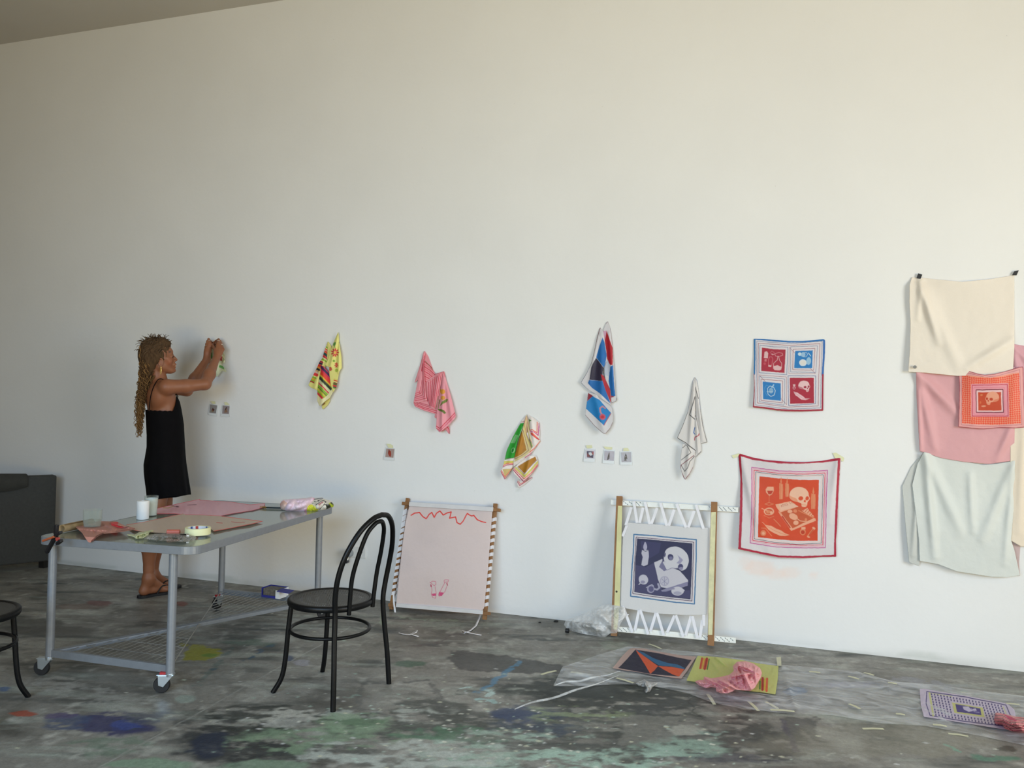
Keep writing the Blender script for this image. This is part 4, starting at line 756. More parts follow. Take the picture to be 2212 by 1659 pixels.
# ------------------------------------------------------------------ stretcher frames leaning on the wall
BROWN = mat('brown_wood', '#8d6236', .6, var=.2, scale=25)
CREAMW = mat('painted_cream_wood', '#cfcba0', .6, var=.12, scale=30)
WHITEB = mat('white_perforated_board', '#dddbd0', .5, var=.04)
RIB = mat('white_ribbon', '#e3e1e4', .6, var=.05)
HOLE = mat('dark_holes', '#3a3732', .8)
def lean_plane(fl, fr, top_px, ytop):
    a, b = Zp(*fl), Zp(*fr); t = W(*top_px, ytop); n = np.cross(b-a, t-a); n = n if n[1] < 0 else -n
    return Plane(a+n/np.linalg.norm(n)*.0, n)
def bars(name, surf, px0, px1, wd, dep, off, m, parent, bev=.001, mb=None):
    a, b = surf.at([px0, px1], off); r = (mb or MB()).bar(a, b, wd, dep, surf.n)
    return r if mb else r.build(name, m, parent, bevel=bev)
def ribbon(name, segs, surf, wpx, parent, off=.01, m=None):
    mb = MB()
    for i, (a, b) in enumerate(segs):
        a, b = surf.at([a, b], off+(i % 2)*.0015); mb.bar(a, b, wpx, .0012, surf.n)
    return mb.build(name, m or RIB, parent)
# frame 1
F1 = lean_plane((845, 1317), (1047, 1341), (980, 1084), .03)
O, S = (820, 1050), 4.88
def q1(x, y): return (O[0]+x/S, O[1]+y/S)
p0 = F1.at([(945, 1329)])[0]
t1 = thing('stretcher_frame', p0, 'wooden frame with blush silk, a red squiggle and pink sandals, leaning behind the chair', 'stretcher frame')
bars('side_bar', F1, q1(298, 128), q1(122, 1300), .022, .02, .0, BROWN, t1)
bars('side_bar', F1, q1(1222, 185), q1(1106, 1408), .024, .02, .0, BROWN, t1)
bars('cross_bar', F1, q1(240, 183), q1(1272, 255), .02, .02, .021, BROWN, t1)
bars('cross_bar', F1, q1(98, 1252), q1(1165, 1345), .020, .02, .021, BROWN, t1)
# white ribbon wound round the bars
def winding(a, b, n, wd, frac, start=0.):
    mb = MB(); P0, P1 = F1.at([a, b], 0.)
    for i in range(n):
        s = (i+.5)/n; f = frac(s); L_ = (P1-P0)/n*f; c = P0+(P1-P0)*s; sk = np.cross(L_/np.linalg.norm(L_), F1.n)*wd*.5
        V = []
        for z in (-.0125, .0125):
            for u, v in ((-1, -1), (1, -1), (1, 1), (-1, 1)): V.append(c+L_*.5*v+sk*1.15*u+np.array(F1.n)*z+L_*.22*u)
        mb.add(V, [(0, 3, 2, 1), (4, 5, 6, 7), (0, 1, 5, 4), (1, 2, 6, 5), (2, 3, 7, 6), (3, 0, 4, 7)])
    return mb
winding(q1(278, 245), q1(150, 1160), 14, .022, lambda s: .93 if s < .2 else (.55 if s > .55 else .7)).build('ribbon_winding', RIB, t1)
winding(q1(1210, 320), q1(1116, 1290), 13, .024, lambda s: .5).build('ribbon_winding', RIB, t1)
pol = [(312, 212), (520, 222), (760, 240), (1000, 258), (1188, 262), (1170, 500), (1140, 900), (1100, 1290), (1040, 1335), (640, 1292), (400, 1275), (172, 1262), (200, 1000), (240, 620), (270, 400)]
rs_ = '#e8463c'; cm = [('n', .2, 260, '#cabdbb'), ('l', [(175, 1248), (400, 1258), (640, 1275), (1060, 1318)], 30, '#e4dcdf')]
cm += [('l', [(332, 308), (370, 285), (420, 278), (455, 320), (490, 345), (520, 300), (550, 278), (575, 330), (600, 285), (635, 262), (670, 305), (715, 282), (755, 272), (738, 340), (800, 325), (815, 385), (850, 402), (880, 370), (925, 288), (945, 305), (970, 315), (992, 308), (1030, 355), (1075, 375), (1118, 385)], 12, rs_)]
pkk = '#d83a78'
cm += [('l', [(532, 1020), (560, 1002), (592, 1008), (592, 1040), (575, 1050), (545, 1025), (532, 1020)], 4, pkk), ('l', [(545, 1040), (552, 1100), (545, 1140), (560, 1175), (590, 1182), (597, 1130), (585, 1060)], 4, pkk), ('p', [(548, 1135), (595, 1130), (592, 1155), (560, 1160)], '#dc5a88'), ('l', [(540, 1040), (542, 1060)], 9, '#c02a50'),
       ('l', [(680, 995), (690, 988), (728, 990), (722, 1010), (682, 1012), (680, 995)], 4, pkk), ('l', [(690, 1015), (640, 1110), (618, 1140), (625, 1160), (655, 1155), (690, 1110), (715, 1040), (712, 1012)], 4, pkk), ('p', [(625, 1115), (675, 1125), (655, 1155), (625, 1155)], '#dc5a88'), ('l', [(708, 1025), (715, 1045)], 9, '#c02a50')]
cloth('silk_panel', [panel(pol, O, S, F1, '#e3d4cf', cm, .033, wob=2, gain=1.2, step=.8, aa=3)], SHEER, parent=t1)
HEM = mat('white_hem', '#d6d3d2', .7, var=.05)
bars('silk_hem', F1, q1(314, 190), q1(1196, 246), .027, .012, .040, HEM, t1)
bars('silk_hem', F1, q1(176, 1256), q1(1088, 1332), .023, .010, .040, HEM, t1)
ribbon('ribbon_tail', [(q1(148, 1120), q1(150, 1230)), (q1(150, 1225), q1(165, 1335))], F1, .012, t1, .045)
def floor_ribbon(name, pxs, wd, label=None, parent=None, group=None, z0=.004):
    """narrow cloth ribbon lying loosely: pxs = (x, y, z)"""
    P3 = [Zp(x, y, z) for x, y, z in pxs]; V = []; n = len(P3)
    for i, p in enumerate(P3):
        t = P3[min(i+1, n-1)]-P3[max(i-1, 0)]; t /= np.linalg.norm(t); up = np.array([0, 0, 1.]) if abs(t[2]) < .7 else np.array([-.3, -.9, 0]); s = np.cross(t, up); s /= np.linalg.norm(s)
        V += [p-s*wd/2, p+s*wd/2]
    V = np.array(V); V[:, 2] = np.maximum(V[:, 2], .001); F = [(2*i, 2*i+1, 2*i+3, 2*i+2) for i in range(n-1)]
    o = link(name, npmesh(name, V, F), RIB, parent); s = o.modifiers.new('solid', 'SOLIDIFY'); s.thickness = .0012; s.offset = 1
    if label: tag(o, label, 'ribbon', group)
    return o
floor_ribbon('ribbon_tail', [(1041, 1320, .03), (1034, 1338, .012), (1028, 1352, .004), (1016, 1362, .006), (1000, 1368, .012), (998, 1362, .02), (1010, 1366, .016), (1028, 1370, .004), (1040, 1372, .003)], .012, parent=t1)
floor_ribbon('ribbon_scrap', [(861, 1367, .006), (872, 1370, .002), (888, 1371, .010), (899, 1366, .022), (901, 1362, .028), (892, 1367, .008), (886, 1370, .003), (904, 1375, .003)], .012, 'curled white ribbon scrap lying on the floor before the blush silk frame', group='white ribbon scraps')
# frame 2
F2 = lean_plane((1326, 1374), (1536, 1396), (1440, 1080), .03)
O, S = (1200, 1060), 4.61
t2 = thing('stretcher_frame', F2.at([(1430, 1385)])[0], 'frame with cream rails and purple skull still life on silk, laced with white ribbon', 'stretcher frame')
def q2(x, y): return (O[0]+x/S, O[1]+y/S)
def rail(q, holes):
    q = np.array(q, float)
    def at_(u, v): return tuple((q[0]*(1-u)+q[1]*u)*(1-v)+(q[3]*(1-u)+q[2]*u)*v)
    cm = [('l', [at_(u, v-.06), at_(u+.006, v+.08)], 6.5, '#35322d') for u0, u1, n_ in holes for k_ in range(n_) for u, v in [(u0+(u1-u0)*k_/max(1, n_-1), (.25, .5, .75)[k_ % 3])]]
    cloth('perforated_rail', [panel(q, O, S, F2, '#dfddd2', cm, .004, rnd=0, step=.6)], PHOTOM, parent=t2, thick=.007)
rail([(550, 90), (1822, 165), (1820, 216), (550, 140)], [(.1, .16, 5), (.2, .23, 4), (.77, .79, 2), (.85, .90, 6), (.92, .97, 5)])
rail([(600, 1350), (1796, 1464), (1796, 1520), (600, 1402)], [(.02, .10, 7), (.72, .76, 4), (.83, .90, 6), (.91, .97, 5)])
bars('side_stile', F2, q2(638, 55), q2(582, 1447), .036, .02, .015, BROWN, t2)
bars('side_stile', F2, q2(1581, 113), q2(1546, 1542), .036, .02, .015, BROWN, t2)
F2b = Plane(F2.p0+np.array(F2.n)*.026, F2.n)
def flat(name, pts, m, parent, off=.0): 
    a = F2b.at([q2(*p) for p in pts], off); b = a+np.array(F2.n)*.0015; n = len(pts)
    return MB().add(np.concatenate([a, b]), [tuple(range(n))[::-1], tuple(range(n, 2*n))]+[(i, (i+1) % n, n+(i+1) % n, n+i) for i in range(n)]).build(name, m, parent)
flat('stile_face', [(622, 150), (664, 152), (640, 1160), (612, 1385), (578, 1380), (600, 700)], mat('yellowed_cream_paint', '#cfcb94', .6, var=.12, scale=9), t2, -.0002)
flat('stile_face', [(1550, 215), (1598, 212), (1582, 800), (1562, 1435), (1520, 1435), (1528, 900)], CREAMW, t2, -.0002)
MB().lathe(tuple(F2b.at([q2(608, 1005)], .0025)[0]), [(0, -.001), (.006, -.001), (.006, .001), (0, .001)], 12, 'y').build('dark_knot', HOLE, t2)
sil = [(715, 318), (1000, 335), (1300, 362), (1532, 368), (1530, 700), (1518, 1000), (1506, 1235), (1300, 1240), (1000, 1222), (800, 1190), (648, 1162), (655, 900), (664, 600), (672, 450)]
N0, N1, N2_, BL = '#2b2750', '#4c4873', '#dcd8dc', '#4d80ac'
cm = [('n', .15, 300, '#d0cecb'), ('l', [(780, 435), (1000, 450), (1200, 472), (1402, 487), (1400, 700), (1392, 900), (1383, 1127), (1200, 1112), (1000, 1085), (748, 1050), (760, 800), (775, 600)], 12, BL, True), ('l', [(797, 455), (1000, 472), (1385, 505), (1375, 800), (1365, 1105), (1000, 1065), (765, 1030), (785, 700)], 13, '#e6dde0', True), ('l', [(803, 462), (1000, 480), (1377, 512), (1368, 800), (1358, 1098), (1000, 1058), (770, 1025), (790, 700)], 7, '#543a54', True),
      ('l', [(810, 470), (1100, 495), (1368, 520), (1348, 1088), (1000, 1048), (780, 1015)], 8, '#e2dade', True), ('p', [(812, 474), (1100, 500), (1364, 524), (1358, 800), (1344, 1082), (1000, 1045), (784, 1010), (795, 700)], N0),
      ('p', [(800, 740), (900, 760), (1020, 700), (1060, 1000), (1340, 990), (1340, 1075), (1000, 1040), (788, 1008)], '#454069'), ('p', [(850, 500), (1050, 520), (1030, 620), (860, 720)], '#3b3662')]
cm += [('p', smooth_poly([(893, 500), (912, 550), (908, 590), (880, 590), (872, 555)], 1), '#b9b4c8'), ('p', [(862, 590), (925, 590), (930, 650), (918, 735), (880, 752), (855, 740), (868, 660), (855, 625)], '#cbc7d2'), ('l', [(868, 588), (895, 605), (925, 595)], 5, N0),
       ('p', [(982, 715), (1060, 680), (1150, 760), (1240, 800), (1320, 890), (1315, 945), (1190, 985), (1050, 960), (1020, 880)], '#d4d0d6'), ('p', [(1190, 945), (1318, 905), (1316, 945), (1100, 1005), (1060, 1005), (1065, 985)], '#8f8aa8'), ('p', [(1030, 760), (1060, 700), (1110, 790), (1080, 800)], '#7f7a9a')]
cm += [('p', smooth_poly([(1075, 690), (1090, 600), (1130, 565), (1200, 553), (1270, 580), (1320, 640), (1330, 710), (1305, 780), (1250, 800), (1225, 765), (1190, 775), (1140, 768), (1110, 790), (1085, 745), (1100, 715)], 2), '#d9d6da'), ('p', [(1215, 640), (1235, 690), (1205, 720), (1240, 730), (1270, 690)], '#a8a3bc'), ('e', 1145, 662, 28, 32, -10, '#403a66'), ('e', 1148, 672, 18, 18, 0, '#7d789a'), ('e', 1090, 640, 7, 22, 10, '#4a4470'), ('p', [(1062, 690), (1078, 672), (1082, 700), (1065, 715)], '#4a4470'), ('e', 1245, 755, 26, 26, 0, '#4a4470'), ('e', 1250, 775, 20, 16, 0, '#9a94b0'), ('l', [(1110, 790), (1160, 770), (1225, 775)], 5, '#8a85a2'),
       ('e', 876, 885, 46, 50, -30, '#cfcbd4'), ('l', [(830, 935), (850, 915)], 8, '#cfcbd4'), ('e', 870, 910, 22, 16, 0, '#9d98b0'), ('e', 1085, 900, 46, 50, 0, '#b5b0c2'), ('e', 1085, 900, 36, 40, 0, '#cac6d0'), ('l', [(1060, 880), (1110, 925)], 4, '#8f8aa8'), ('l', [(1110, 878), (1062, 922)], 4, '#8f8aa8'), ('l', [(1085, 862), (1085, 940)], 4, '#8f8aa8'),
       ('e', 948, 980, 38, 40, 0, '#a39eb6'), ('e', 952, 980, 26, 28, 0, '#5f5a84'), ('l', [(905, 965), (960, 935), (975, 950)], 8, '#b4b0c2'), ('l', [(985, 980), (1010, 985), (1035, 965), (1022, 930)], 18, '#b0acc0'), ('e', 1215, 1000, 62, 44, 0, '#d3cfd6'), ('e', 1275, 992, 10, 10, 0, '#d3cfd6'), ('e', 1215, 1020, 40, 18, 0, '#b1adbf'), ('l', [(1060, 995), (1120, 985), (1180, 975)], 14, '#9a95ae')]
cloth('silk_panel', [panel(sil, O, S, F2, '#e6e4e2', cm, .012, wob=2, gain=1.05, step=.75, aa=3)], SHEER, parent=t2)
tz = [((700, 345), (755, 165)), ((780, 105), (812, 320)), ((838, 320), (872, 168)), ((892, 112), (938, 332)), ((955, 330), (1012, 172)), ((1045, 120), (1108, 350)), ((1128, 350), (1182, 188)), ((1205, 130), (1300, 366)), ((1322, 366), (1382, 200)), ((1400, 140), (1474, 380)), ((668, 455), (712, 345))]
bz = [((672, 1150), (768, 1412)), ((790, 1392), (832, 1190)), ((842, 1185), (925, 1430)), ((945, 1400), (1000, 1218)), ((1010, 1215), (1078, 1440)), ((1112, 1412), (1185, 1245)), ((1198, 1240), (1275, 1458)), ((1295, 1440), (1350, 1250)), ((1362, 1248), (1415, 1470)), ((1438, 1465), (1462, 1290)), ((1476, 1235), (1476, 1345)), ((620, 1305), (728, 1230))]
for a, b in tz: ribbon('lacing_ribbon', [(q2(*a), q2(*b))], F2, .016, t2, .0165 if a[1] > b[1] else .019)
for a, b in bz: ribbon('lacing_ribbon', [(q2(*a), q2(*b))], F2, .016 if a[0] != 620 else .007, t2, .0165 if a[1] > b[1] else .019)
# ------------------------------------------------------------------ things on the floor
FILM = film_mat('clear_film', lo=.16, hi=.52, scale=6, stretch=(1, 2.5, 1))
FILM2 = film_mat('crumpled_film', (.78, .78, .77), lo=.35, hi=.85, scale=14)
FLOOR = lambda z=0: Plane((0, 0, z), (0, 0, 1))
# long sheet of plastic
def flatcloth(name, poly, org, s, base, cmds, dep, m, label, cat, group=None, z=0, **kw):
    return cloth(name, [panel(poly, org, s, FLOOR(z), base, cmds, dep, **kw)], m, label, cat, group, thick=kw.get('thick', 0))
pl = [(1195, 1482), (1215, 1440), (1300, 1412), (1355, 1396), (1500, 1408), (1690, 1436), (1850, 1450), (1930, 1472), (2010, 1478), (2260, 1510), (2260, 1620), (2120, 1590), (2000, 1568), (1900, 1562), (1800, 1545), (1690, 1540), (1600, 1530), (1540, 1518), (1480, 1496), (1390, 1478), (1330, 1478), (1260, 1482)]
o = cloth('plastic_sheet', [panel(pl, (0, 0), 1, FLOOR(), '#d8d8d8', [], .004, [], [(1400, 1470, 1690, 1520, 5, .006), (1690, 1440, 1720, 1535, 6, .01), (1850, 1450, 2050, 1560, 5, .010), (1700, 1450, 1800, 1530, 6, .007), (1900, 1470, 2150, 1590, 5, .008), (1215, 1445, 1330, 1470, 5, .012)], step=3, nz=.006, nzs=30, aa=1)], FILM, 'long clear plastic sheet spread on the floor under the painted cloths', 'plastic sheet', thick=0)
fold = []
for a, b, r in [((1112, 1532), (1335, 1462), .012), ((1200, 1480), (1340, 1452), .010)]:
    pa, pb = Zp(*a, .008), Zp(*b, .010); fold.append([pa*(1-t)+pb*t+np.array([0, .012*math.sin(9*t), .004*math.sin(14*t)]) for t in np.linspace(0, 1, 24)])
mb = MB()
for f_ in fold: mb.tube(f_, [.002+.004*math.sin(math.pi*min(1, i/20+.05)) for i in range(24)], 8)
mb.build('rolled_edge', FILM, o, smooth=True)
# crumpled heap of film beside the purple skull frame: a relief standing on the floor and propped against the stile
mbv = Plane(Zp(1290, 1370), (-.25, -1, .45))
hp = [(1218, 1350), (1222, 1340), (1240, 1333), (1262, 1325), (1283, 1315), (1300, 1308), (1322, 1304), (1350, 1312), (1352, 1328), (1340, 1348), (1332, 1368), (1318, 1368), (1302, 1381), (1285, 1376), (1262, 1375), (1245, 1370), (1228, 1362)]
hv = panel(hp, (0, 0), 1, mbv, '#cfd0cf', [], .01, [(1240, 1350, .02)], [(1240, 1345, 1300, 1360, 8, .05), (1290, 1320, 1320, 1350, 8, .06)], step=1, dome=.05, domew=12, nz=.03, nzs=14)
o = cloth('plastic_film_heap', [hv], FILM2, 'crumpled clear plastic film heaped on the floor at the left foot of the skull frame', 'plastic sheet', thick=0)
v = o.data.vertices; co = np.empty(len(v)*3); v.foreach_get('co', co); co = co.reshape(-1, 3); co[:, 2] = np.maximum(co[:, 2], .002); v.foreach_set('co', co.ravel())
k_ = Zp(1227, 1366)
MB().lathe((k_[0], k_[1]-.02, .016), [(0, -.012), (.013, -.010), (.014, .01), (0, .013)], 12, 'x').build('black_cap', mat('black_rubber', '#101012', .5), o, smooth=True)
# painted cloths lying on the sheet
O, S = (1300, 1370), 5.267; Zc = .012
dk, ogr, bl2 = '#231f38', '#e86030', '#2a6a94'
flatcloth('painted_cloth', [(120, 385), (160, 340), (235, 245), (300, 180), (345, 155), (480, 162), (580, 185), (760, 215), (900, 240), (1075, 255), (1040, 310), (970, 420), (905, 505), (800, 495), (600, 465), (400, 430), (250, 410)], O, S, '#c9aca2',
          [('p', [(382, 175), (640, 215), (850, 262), (1022, 295), (960, 380), (880, 480), (700, 468), (540, 450), (350, 415), (185, 385), (290, 280)], dk), ('p', [(384, 176), (470, 240), (580, 320), (640, 362), (600, 410), (552, 450), (480, 330), (420, 240)], ogr), ('p', [(384, 176), (480, 210), (580, 270), (740, 325), (860, 345), (945, 385), (930, 398), (800, 368), (660, 358), (560, 300), (460, 230)], bl2), ('p', [(640, 362), (800, 372), (938, 398), (880, 482), (800, 455), (700, 400)], ogr)],
          Zc, SILK, 'dark navy painted cloth with orange and blue triangles and a blush border, on the floor', 'painted cloth', 'painted cloths laid flat on the plastic', step=.6, nz=.0015, wob=2)
lm = '#d0d37c'
st_ = [('p', [(1130, 270), (1228, 282), (1205, 402), (1108, 390)], '#d8843a'), ('l', [(1140, 272), (1118, 388)], 18, '#d8402a'), ('l', [(1166, 272), (1142, 392)], 10, '#ecc23a'), ('l', [(1196, 276), (1170, 396)], 24, '#b82420'), ('l', [(1222, 284), (1200, 400)], 12, '#3f8a3a'),
       ('p', [(1785, 510), (1895, 500), (1890, 650), (1790, 625)], '#c8b43a'), ('l', [(1800, 535), (1798, 620)], 16, '#3f8a3a'), ('l', [(1830, 500), (1828, 632)], 26, '#b82420'), ('l', [(1858, 500), (1854, 640)], 10, '#ecc23a'), ('l', [(1880, 504), (1874, 648)], 22, '#e05a2a')]
flatcloth('painted_cloth', [(1090, 245), (1300, 258), (1600, 295), (1800, 335), (2010, 362), (2000, 520), (1975, 685), (1850, 665), (1700, 648), (1400, 590), (1200, 560), (962, 528), (1030, 380)], O, S, lm, st_, Zc, SILK,
          'lime green cloth with small striped patches on the floor beneath the crumpled pink cloth', 'painted cloth', 'painted cloths laid flat on the plastic', step=.6, nz=.003, nzs=70, folds=[(1300, 270, 1420, 360, 14, .008), (1260, 320, 1340, 420, 18, .006)])
hp = [(1540, 312), (1640, 306), (1720, 330), (1800, 385), (1822, 440), (1810, 490), (1770, 560), (1740, 610), (1690, 645), (1600, 640), (1520, 630), (1490, 650), (1430, 672), (1350, 672), (1300, 650), (1300, 610), (1240, 600), (1190, 615), (1110, 585), (1058, 540), (1100, 520), (1160, 520), (1160, 480), (1240, 500), (1330, 490), (1450, 462), (1500, 420), (1492, 360)]
cloth('crumpled_cloth', [panel(hp, O, S, FLOOR(.018), '#fab8be', [], .0, [(1600, 400, .02), (1650, 520, .03), (1060, 540, 0)], [(1550, 340, 1780, 440, 20, .035), (1600, 420, 1700, 620, 18, .042), (1340, 520, 1560, 640, 18, .042), (1180, 500, 1440, 620, 13, .028), (1480, 480, 1700, 440, 16, .034), (1560, 380, 1600, 470, 12, -.02), (1740, 420, 1760, 560, 14, .02), (1330, 640, 1520, 560, 16, .02), (1090, 540, 1290, 580, 14, .012), (1440, 520, 1530, 610, 16, -.02), (1610, 480, 1640, 600, 12, -.02), (1250, 520, 1330, 590, 12, -.014)], step=.8, dome=.026, domew=24, nz=.018, nzs=38)],
      cloth_mat('soft_pink_cloth', .8, .25, 600), 'crumpled pink cloth heaped on the lime green cloth on the floor', 'cloth', thick=0)
O, S = (1650, 1380), 3.936
pu = '#493a78'
cm = [('l', [(1385, 448), (1700, 492), (2058, 562), (2110, 680), (2040, 742), (1700, 700), (1412, 650), (1380, 550)], 8, pu, True), ('l', [(1408, 462), (1440, 650)], 16, '#cfcf8c'), ('l', [(1412, 462), (1600, 490)], 5, '#cfcf8c'), ('l', [(2035, 580), (2085, 690)], 7, '#cfcf8c')]
def gq(u, v):
    a = np.array([1425, 470])*(1-u)+np.array([2018, 572])*u; b = np.array([1462, 645])*(1-u)+np.array([2080, 742])*u; return tuple(a*(1-v)+b*v)
for i in range(23):
    for j in range(9):
        u, v = i/22, j/8
        if .27 < u < .70 and .20 < v < .80: continue
        x, y = gq(u, v); cm.append(('l', [(x-1, y-3.5), (x+1, y+3.5)], 10.5, pu))
cm += [('p', [(1598, 540), (1862, 586), (1878, 668), (1620, 628)], '#cfcc80'), ('p', [(1628, 553), (1840, 592), (1850, 650), (1642, 620)], '#4a3880'), ('p', [(1690, 575), (1740, 575), (1760, 600), (1800, 590), (1810, 610), (1740, 620), (1700, 600)], '#cfc4dc'), ('l', [(1760, 590), (1790, 620), (1830, 625)], 6, '#a89cc4')]
flatcloth('painted_cloth', [(1325, 425), (1375, 424), (1440, 438), (1700, 480), (2070, 550), (2130, 600), (2150, 700), (2120, 780), (2030, 768), (1700, 715), (1360, 662), (1335, 560)], O, S, '#cfc2d4', cm, Zc, SILK, 'lilac cloth painted with purple blocks and a yellow inner border, on the plastic at right', 'painted cloth', 'painted cloths laid flat on the plastic', step=.55, nz=.002, wob=1.5)
cm = []
for i in range(12):
    cm.append(('l', [(1940+i*3, 640+i*12), (2030, 640+i*13), (2100, 680+i*12), (2280, 650+i*16)], 6, '#7a2438' if i % 2 else '#c83a5c'))
cm += [('p', [(2040, 640), (2110, 665), (2160, 700), (2090, 690)], '#d02060'), ('l', [(2090, 730), (2150, 760), (2200, 750), (2230, 720)], 7, '#8a2840'), ('l', [(2060, 740), (2120, 785), (2190, 780)], 6, '#8a2840')]
cloth('crumpled_cloth', [panel([(1972, 625), (2060, 640), (2140, 660), (2220, 668), (2300, 680), (2300, 800), (2200, 800), (2110, 785), (2050, 765), (2030, 735), (1970, 725), (1955, 690)], O, S, FLOOR(.016), '#e5a09c', cm, 0., [], [(1980, 660, 2100, 720, 26, .02), (2120, 680, 2200, 760, 30, .03), (2080, 740, 2180, 700, 18, .015)], step=.6, dome=.05, domew=30, nz=.014, nzs=34)],
      SILK, 'red and pink striped cloth bunched on the corner of the lilac cloth', 'cloth', thick=0)
# masking tape strips
TP2 = mat('old_masking_tape', '#c9c7a8', .65, var=.08)
TS = [  # photo x, y, length px, slope deg, width m, label
 (1760, 1452, 24, 5, 'masking tape strip holding the far edge of the plastic, nearest the lime cloth'),
 (1844, 1464, 24, 16, 'masking tape strip on the plastic between lime cloth and lilac cloth, farthest row'),
 (1877, 1456, 22, 16, 'masking tape strip at the raised bend of the plastic far edge'),
 (1928, 1476, 20, 10, 'short tape strip on the plastic just left of the lilac cloth, far edge'),
 (1846, 1526, 26, 25, 'tilted tape strip in the middle of the plastic between the two painted cloths'),
 (1945, 1543, 20, 8, 'pale yellow tape strip on the plastic in front of the lilac cloth corner'),
 (2030, 1567, 30, 8, 'tape strip on the near edge of the plastic, below the lilac cloth'),
 (2070, 1587, 44, 8, 'long tape strip on bare floor in front of the lilac cloth'),
 (1690, 1535, 52, 4, 'long tape strip on the near edge of the plastic below the lime cloth corner'),
 (1667, 1523, 30, 30, 'crumpled tape strip overlapping the near corner under the lime cloth'),
 (1628, 1525, 28, 45, 'diagonal tape strip on dark floor in front of the pink cloth'),
 (1536, 1510, 26, 58, 'dull tape strip on the floor in front of the lime cloth near corner'),
 (1350, 1470, 38, 17, 'tape strip on the plastic before the navy triangle cloth'),
 (1415, 1396, 28, 22, 'tape strip on bare floor between the skull frame and the navy cloth'),
 (1185, 1453, 34, -14, 'tape strip at the far left end of the plastic sheet'),
 (1246, 1454, 26, 10, 'tape strip on the plastic left of the navy cloth'),
 (2188, 1521, 30, 6, 'tape strip on the plastic at the right edge of the photo'),
 (1886, 1574, 46, 1, 'long faint tape strip on bare floor in front of the plastic'),
 (128+0, 1467+0, 0, 0, ''),
]
for x, y, l, an, lb in TS:
    if not l: continue
    dx, dy = l/2*math.cos(math.radians(an)), l/2*math.sin(math.radians(an))
    a, b = Zp(x-dx, y-dy, .0115), Zp(x+dx, y+dy, .0115); d = b-a; nn = np.array([-d[1], d[0], 0]); nn /= np.linalg.norm(nn); wd = .0085
    on = 1 if ('plastic' in lb and 'bare' not in lb) else 0
    a[2] = b[2] = .0125 if on else .0012
    if not on: a, b = Zp(x-dx, y-dy, .001), Zp(x+dx, y+dy, .001)
    m_ = (a+b)/2; V = [a-nn*wd, a+nn*wd*.8, m_+nn*wd+[0, 0, .0015], b+nn*wd*.9, b-nn*wd*.8, m_-nn*wd+[0, 0, .0015]]
    me = npmesh('tape_strip', np.array(V), [(0, 1, 2, 5), (5, 2, 3, 4)], smooth=False); o = link('tape_strip', me, TP2); s = o.modifiers.new('s', 'SOLIDIFY'); s.thickness = .0008; s.offset = 1
    tag(o, lb, 'tape', 'masking tape strips on the floor')
# vertical tape at the lime cloth corner
a = FLOOR(.013).at([(1677, 1420), (1687, 1419), (1688, 1438), (1679, 1438)])
me = npmesh('tape_strip', a, [(0, 1, 2, 3)], smooth=False); o = link('tape_strip', me, TP2); s = o.modifiers.new('s', 'SOLIDIFY'); s.thickness = .0008
tag(o, 'short tape strip at the far right corner of the lime cloth', 'tape', 'masking tape strips on the floor')
# tangled piece of film with tape
hp = [(385, 555), (480, 515), (560, 545), (690, 535), (620, 575), (570, 610), (550, 650), (500, 668), (485, 640), (510, 605), (420, 590)]
cloth('plastic_scrap', [panel(hp, (1300, 1370), 5.267, FLOOR(.004), '#c9c4c4', [], .0, [], [(480, 530, 520, 620, 16, .02)], step=.8, dome=.015, domew=14, nz=.008, nzs=20)], FILM2, 'small crumpled scrap of plastic film in front of the navy cloth', 'plastic scrap', thick=0)
PEB = mat('black_grit', '#1a1a1b', .8)
for x, y, r, lb in [(1201, 1343, .010, 'black crumb on the floor by the wall, left of the film heap'), (1166, 1345, .006, 'smallest black crumb by the wall, farthest left of the film heap'), (1236, 1336, .006, 'black crumb against the wall just above the film heap')]:
    p = Zp(x, y); o = MB().lathe((p[0], p[1], 0), [(0, 0), (r*1.6, .001), (r*1.2, r*.7), (0, r)], 7).build('floor_crumb', PEB, smooth=True); tag(o, lb, 'debris', 'black crumbs by the wall')
# ------------------------------------------------------------------ rolling work table
GREY = mat('grey_powder_coat', '#868a8f', .42, .3, var=.05, scale=40)
STEEL = mat('zinc_steel', '#c3c9cc', .3, .9, var=.05)
WIRE = mat('dull_wire', '#a9a69f', .45, .6)
BLK = mat('black_gloss_metal', '#07080a', .42, 0, var=.3, bump=.05, Specular_IOR_Level=.25)
RUB = mat('black_rubber_wheel', '#151517', .6)
GLASS = mat('grey_green_tabletop', '#7f877c', .12, 0, var=.03, scale=3)
TX, TY, TA, TW_, TL = -3.361, -1.946, .046, .688, 1.341
def tp(u, v, z): return np.array([TX+math.cos(TA)*u-math.sin(TA)*v, TY+math.sin(TA)*u+math.cos(TA)*v, z])
ZT = .678
tb = thing('work_table', tp(TW_/2, TL/2, 0), 'grey metal rolling work table with cloths and studio tools on its top', 'table')
def rrect(cx, cy, hw, hl, r, an, n=8):
    out = []
    for k, (sx, sy) in enumerate(((1, -1), (1, 1), (-1, 1), (-1, -1))):
        for i in range(n+1):
            a = math.radians(-90+90*k+90*i/n); x = sx*(hw-r)+r*math.cos(a); y = sy*(hl-r)+r*math.sin(a)
            out.append((cx+math.cos(an)*x-math.sin(an)*y, cy+math.sin(an)*x+math.cos(an)*y))
    return out
cx, cy = tp(TW_/2, TL/2, 0)[:2]; TOPP = (cx+.012, cy+.012, .425, .745, .065); AN = .105
rim_o = rrect(*TOPP[:5], AN); rim_i = rrect(cx+.012, cy+.012, .418, .738, .06, AN)
MB().prism(rim_i, ZT-.012, ZT).build('tabletop', GLASS, tb)
